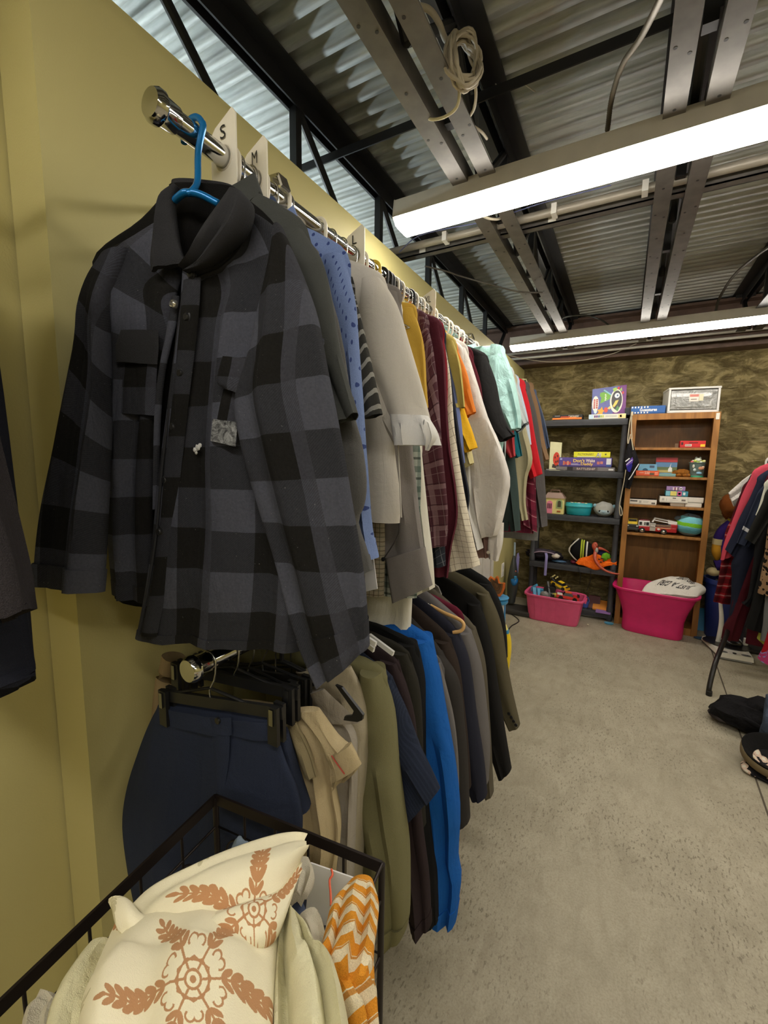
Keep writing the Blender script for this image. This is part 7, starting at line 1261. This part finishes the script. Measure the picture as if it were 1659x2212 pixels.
rgar('t_shirt', 'lime knit', 'lime yellow knit cuff below the grey sweater', 3.50, [(1650, 1300), (1642, 1350), (1633, 1376)], (1652, 1394), M_fuz((186, 190, 84)), .5)
rgar('sweatshirt', 'burgundy sweatshirt', 'burgundy sweatshirt sleeve hanging to the top of the rack leg', 3.70, [(1592, 1260), (1574, 1330), (1562, 1352), (1557, 1376)], (1594, 1382), cloth((70, 18, 28)), .36, th=.03)
rgar('dress', 'burgundy skirt dress', 'burgundy dress with the widest dark red hem', 3.68, [(1600, 1300), (1595, 1350)], (1630, 1390), cloth((78, 22, 34)), .22, sl=0, bw=.25)
rgar('robe', 'red robe', 'red robe with blue floral cuff at the right edge', 3.32, [(1668, 1340), (1656, 1370), (1646, 1400), (1636, 1420)], (1664, 1436), cloth((176, 22, 36), nap=2), .5, th=.026, cuff=(.14, pattern(bluefloral)))
# blue bin and stuffed figure behind the rack
c = atz(1549, 1372, 0)+(.04, -.03, 0); t = thing('blue_bin', 'tall dark blue plastic bin behind the rack', 'bin', c); h = .50; mb_ = plain((38, 54, 118), .4)
MB().lathe([(0, 0), (.13, .001), (.135, .01), (.165, h-.04), (.178, h-.038), (.18, h), (.166, h), (.16, h-.03), (.13, .02), (0, .02)], c, 30, 1, .85).build('shell', mb_, t, 40)
solo(MB().ball(c+(0, 0, h-.06), .12, .1, .05, 14, 8, .3, 2), 'white_cloth', cloth((200, 200, 198)), 'white cloth inside the blue bin', 'cloth', None, 60)
c = aty(1560, 1240, 4.36); t = thing('stuffed_doll', 'large stuffed doll in purple and gold with brown yarn hair sitting behind the rack', 'plush toy', c); M_pur = cloth((52, 34, 100), nap=2); M_gold = cloth((226, 164, 50), nap=2); M_crm = cloth((220, 200, 150), nap=3)
d = lambda px, py, y=4.34: aty(px, py, y)
MB().ball(d(1586, 1096), .075, .07, .10, 18, 12).build('head', cloth((206, 160, 124), nap=2), t, 70)
hr = MB(); hr.ball(d(1584, 1090)+(0, -.035, .0), .088, .075, .105, 18, 12, .25, 3); hr.ball(d(1570, 1100), .03, .04, .075, 12, 8, .35, 5); hr.build('hair', cloth((128, 70, 26), nap=7, wr=1.), t, 70)
MB().ball(d(1592, 1180), .12, .08, .19, 18, 12, .1).build('torso', M_pur, t, 70); MB().prism([d(*p) for p in ((1566, 1117), (1577, 1112), (1586, 1128), (1574, 1124))], (0, .02, 0)).build('collar', MM((226, 196, 40)), t)
for s_ in (1,):
    MB().tube(crom([d(1580, 1130), d(1562, 1146), d(1554, 1160), d(1552, 1166)], 14), [.035, .036, .037, .038, .038, .038, .038, .038, .038, .038, .038, .037, .036, .035, .034], 10).build('arm', M_pur, t, 60)
    MB().tube(crom([d(1553, 1164), d(1551, 1176)], 4), .041, 12).build('cuff', M_crm, t, 60); MB().tube(crom([d(1551, 1174), d(1549, 1192), d(1549, 1210)], 8), [.036, .038, .04, .04, .038, .034, .028, .02, .01], 10).build('mitten', M_gold, t, 60)
MB().tube(crom([d(1580, 1222), d(1560, 1220), d(1545, 1222)], 8), .045, 10).build('leg', M_pur, t, 60); MB().ball(d(1541, 1235), .05, .045, .036, 12, 8).build('boot', M_crm, t, 60)
MB().ball(d(1594, 1222), .13, .08, .045, 14, 8).build('seat', M_pur, t, 60)
solo(MB().rbox(1.62, 2.05, 4.24, 4.50, .0, .60, .01) if False else MB().rbox(1.86, 2.25, 4.18, 4.50, .0, .66, .01), 'storage_box', plain((54, 50, 52), .6), 'dark storage box holding up the stuffed doll behind the rack', 'box')
# white floor machine
F1, F2, F3, F4 = atz(1514, 1386, 0), atz(1553, 1424, 0), atz(1628, 1438, 0), atz(1598, 1394, 0)
t = thing('exercise_machine', 'white low floor machine with black dished top and white post under the rack', 'machine', (F1+F3)/2); ctr = (F1+F2+F3+F4)/4
def slabp(P, z0, z1, sh=1., nm='', m_=None): return MB().hexa([ctr*(1, 1, 0)+(p-ctr)*sh*(1, 1, 0)+(0, 0, z0) for p in P]+[ctr*(1, 1, 0)+(p-ctr)*sh*.96*(1, 1, 0)+(0, 0, z1) for p in P]).build(nm, m_, t)
PP = [F1, F2, F3, F4]; slabp(PP, .006, .02, .96, 'under_tray', plain((120, 118, 112), .4, .3)); slabp(PP, .02, .052, 1., 'base', plain((222, 218, 208), .3))
cb = ctr+(F1+F4-F2-F3)*.06; ex = nrm((F3-F2)*(1, 1, 0)); ey = nrm((F1-F2)*(1, 1, 0))
MB().add([cb*(1, 1, 0)+ex*.15*math.cos(a)*r_+ey*.12*math.sin(a)*r_+(0, 0, z) for r_, z in ((1, .0515), (.97, .058), (.7, .054)) for a in np.linspace(0, 2*math.pi, 25)[:-1]], [(i*24+k, i*24+(k+1) % 24, (i+1)*24+(k+1) % 24, (i+1)*24+k) for i in range(2) for k in range(24)]+[tuple(48+k for k in range(24))]).build('black_dish', plain((30, 28, 28), .3), t, 40)
for f in (.16, .84): q = F2+(F3-F2)*f+ey*.035; MB().ball((q[0], q[1], .052), .03, .02, .004, 12, 6).build('corner_pad', plain((150, 150, 150), .2, .6), t, 60)
q = F2+(F3-F2)*.5+ey*.035; MB().lathe([(.012, .05), (.012, .056), (0, .058)], (q[0], q[1], 0), 14).build('knob', M_black, t, 40)
pb = aty(1548, 1392, ctr[1]+.06); pz = lambda px, py: aty(px, py, ctr[1]+.06)
g = MB(); g.strip([pz(1552, 1300), pz(1553, 1340), pz(1548, 1372), pz(1543, 1392)], [pz(1560, 1300), pz(1564, 1340), pz(1560, 1374), pz(1556, 1394)], 16, 8, [.012, .014, .016, .014], (0, 1, 1), (0, -1, 0), .8, False, True, 0.); g.build('post', plain((222, 218, 210), .35), t, 60)
MB().ball(cb+ex*.03+(0, 0, .07), .07, .05, .035, 16, 8).build('motor_cover', plain((28, 26, 26), .15), t, 60); MB().rbox(*[v for k in range(3) for v in ((cb+ex*.13+ey*.04)[k]-(.014, .014, .0)[k]+(0, 0, .05)[k], (cb+ex*.13+ey*.04)[k]+(.014, .014, .08)[k]+(0, 0, .03)[k])], .006).build('side_post', plain((222, 218, 210), .35), t)
# soft bag and floral hat on the floor
t = thing('black_bag', 'soft black bag slumped on the floor by the rack leg', 'bag', atz(1600, 1585, 0)); M_sb = cloth((26, 25, 27), wr=1.3, nap=1.5)
b0 = atz(1604, 1580, 0); MB().ball(b0+(.02, .05, .075), .15, .11, .075, 24, 12, .35, 11).build('body', M_sb, t, 60)
MB().ball(b0+(.09, .06, .12), .085, .08, .065, 16, 10, .3, 4).build('bunched_top', M_sb, t, 60); MB().ball(b0+(-.075, .055, .045), .075, .07, .038, 16, 8, .25, 14).build('grey_lining', cloth((66, 60, 60), wr=.8), t, 60)
g = MB(); s0 = [b0+(-.06, -.02, .09), b0+(.0, -.06, .10), b0+(.07, -.07, .07)]; g.tube(crom(s0, 14), .012, 7).build('strap', M_sb, t, 60)
h0 = atz(1668, 1668, 0); t = thing('sun_hat', 'black brimmed hat with floral inside lying upside down at the right edge', 'hat', h0)
tilt = lambda r_, a, z: h0+np.array((r_*math.cos(a), r_*math.sin(a)*.9, .085+z-.035*math.sin(a)*0-.22*r_*math.cos(a)*0))
def ringset(rows, nm, m_, n=30):
    vs = [h0+np.array((r_*math.cos(2*math.pi*k/n), r_*math.sin(2*math.pi*k/n), z+.35*r_*math.sin(2*math.pi*k/n)*.6)) for r_, z in rows for k in range(n)]; g = MB(); g.add(vs, [(i*n+k, i*n+(k+1) % n, (i+1)*n+(k+1) % n, (i+1)*n+k) for i in range(len(rows)-1) for k in range(n)]); return g.build(nm, m_, t, 60)
ringset([(.12, .055), (.125, .06), (.125, .085), (.12, .09)], 'tan_edge', plain((104, 88, 60), .7)); ringset([(.118, .088), (.122, .098), (.116, .1), (.09, .07), (.075, .05)], 'black_brim', cloth((20, 19, 19)))
vs = []; g = MB(); n = 26; rows = [(.078, .052), (.06, .038), (.03, .03), (.001, .03)]
g.add([h0+np.array((r_*math.cos(2*math.pi*k/n), r_*math.sin(2*math.pi*k/n), z+.21*r_*math.sin(2*math.pi*k/n))) for r_, z in rows for k in range(n)], [(i*n+k, i*n+(k+1) % n, (i+1)*n+(k+1) % n, (i+1)*n+k) for i in range(3) for k in range(n)], [[(rows[i+(q > 1)][0]*math.cos(2*math.pi*((k+(q in (1, 2))) % n)/n), rows[i+(q > 1)][0]*math.sin(2*math.pi*((k+(q in (1, 2))) % n)/n)) for q in range(4)] for i in range(3) for k in range(n)]); M_flo = pattern(floral); g.build('floral_lining', M_flo, t, 60)
t = thing('floral_scarf', 'black and cream floral scarf spread on the floor under the hat', 'scarf', atz(1640, 1672, 0))
g = MB(); g.strip([atz(1600, 1650, .01), atz(1606, 1665, .012), atz(1640, 1682, .012), atz(1672, 1698, .012)], [atz(1616, 1640, .03), atz(1640, 1650, .03), atz(1668, 1655, .03), atz(1700, 1665, .03)], 18, 10, [.006, .01, .01, .01], (.006, 2, 2.), (0, 0, 1), .7, False); g.build('cloth', M_flo, t, 60)
t = thing('denim_scrap', 'pale denim and pink floral cloth hanging at the right edge above the hat', 'cloth', aty(1664, 1560, 2.78)); g = MB(); g.strip([aty(1654, 1500, 2.80), aty(1650, 1530, 2.78), aty(1645, 1570, 2.74), atz(1640, 1602, .01)], [aty(1690, 1500, 2.80), aty(1688, 1530, 2.78), aty(1690, 1570, 2.74), atz(1690, 1602, .01)], 16, 8, [.02, .03, .03, .02], (.008, 2, 3.), (0, -1, .2), .7, False); g.build('cloth', cloth((70, 80, 98), wr=1.), t, 60)
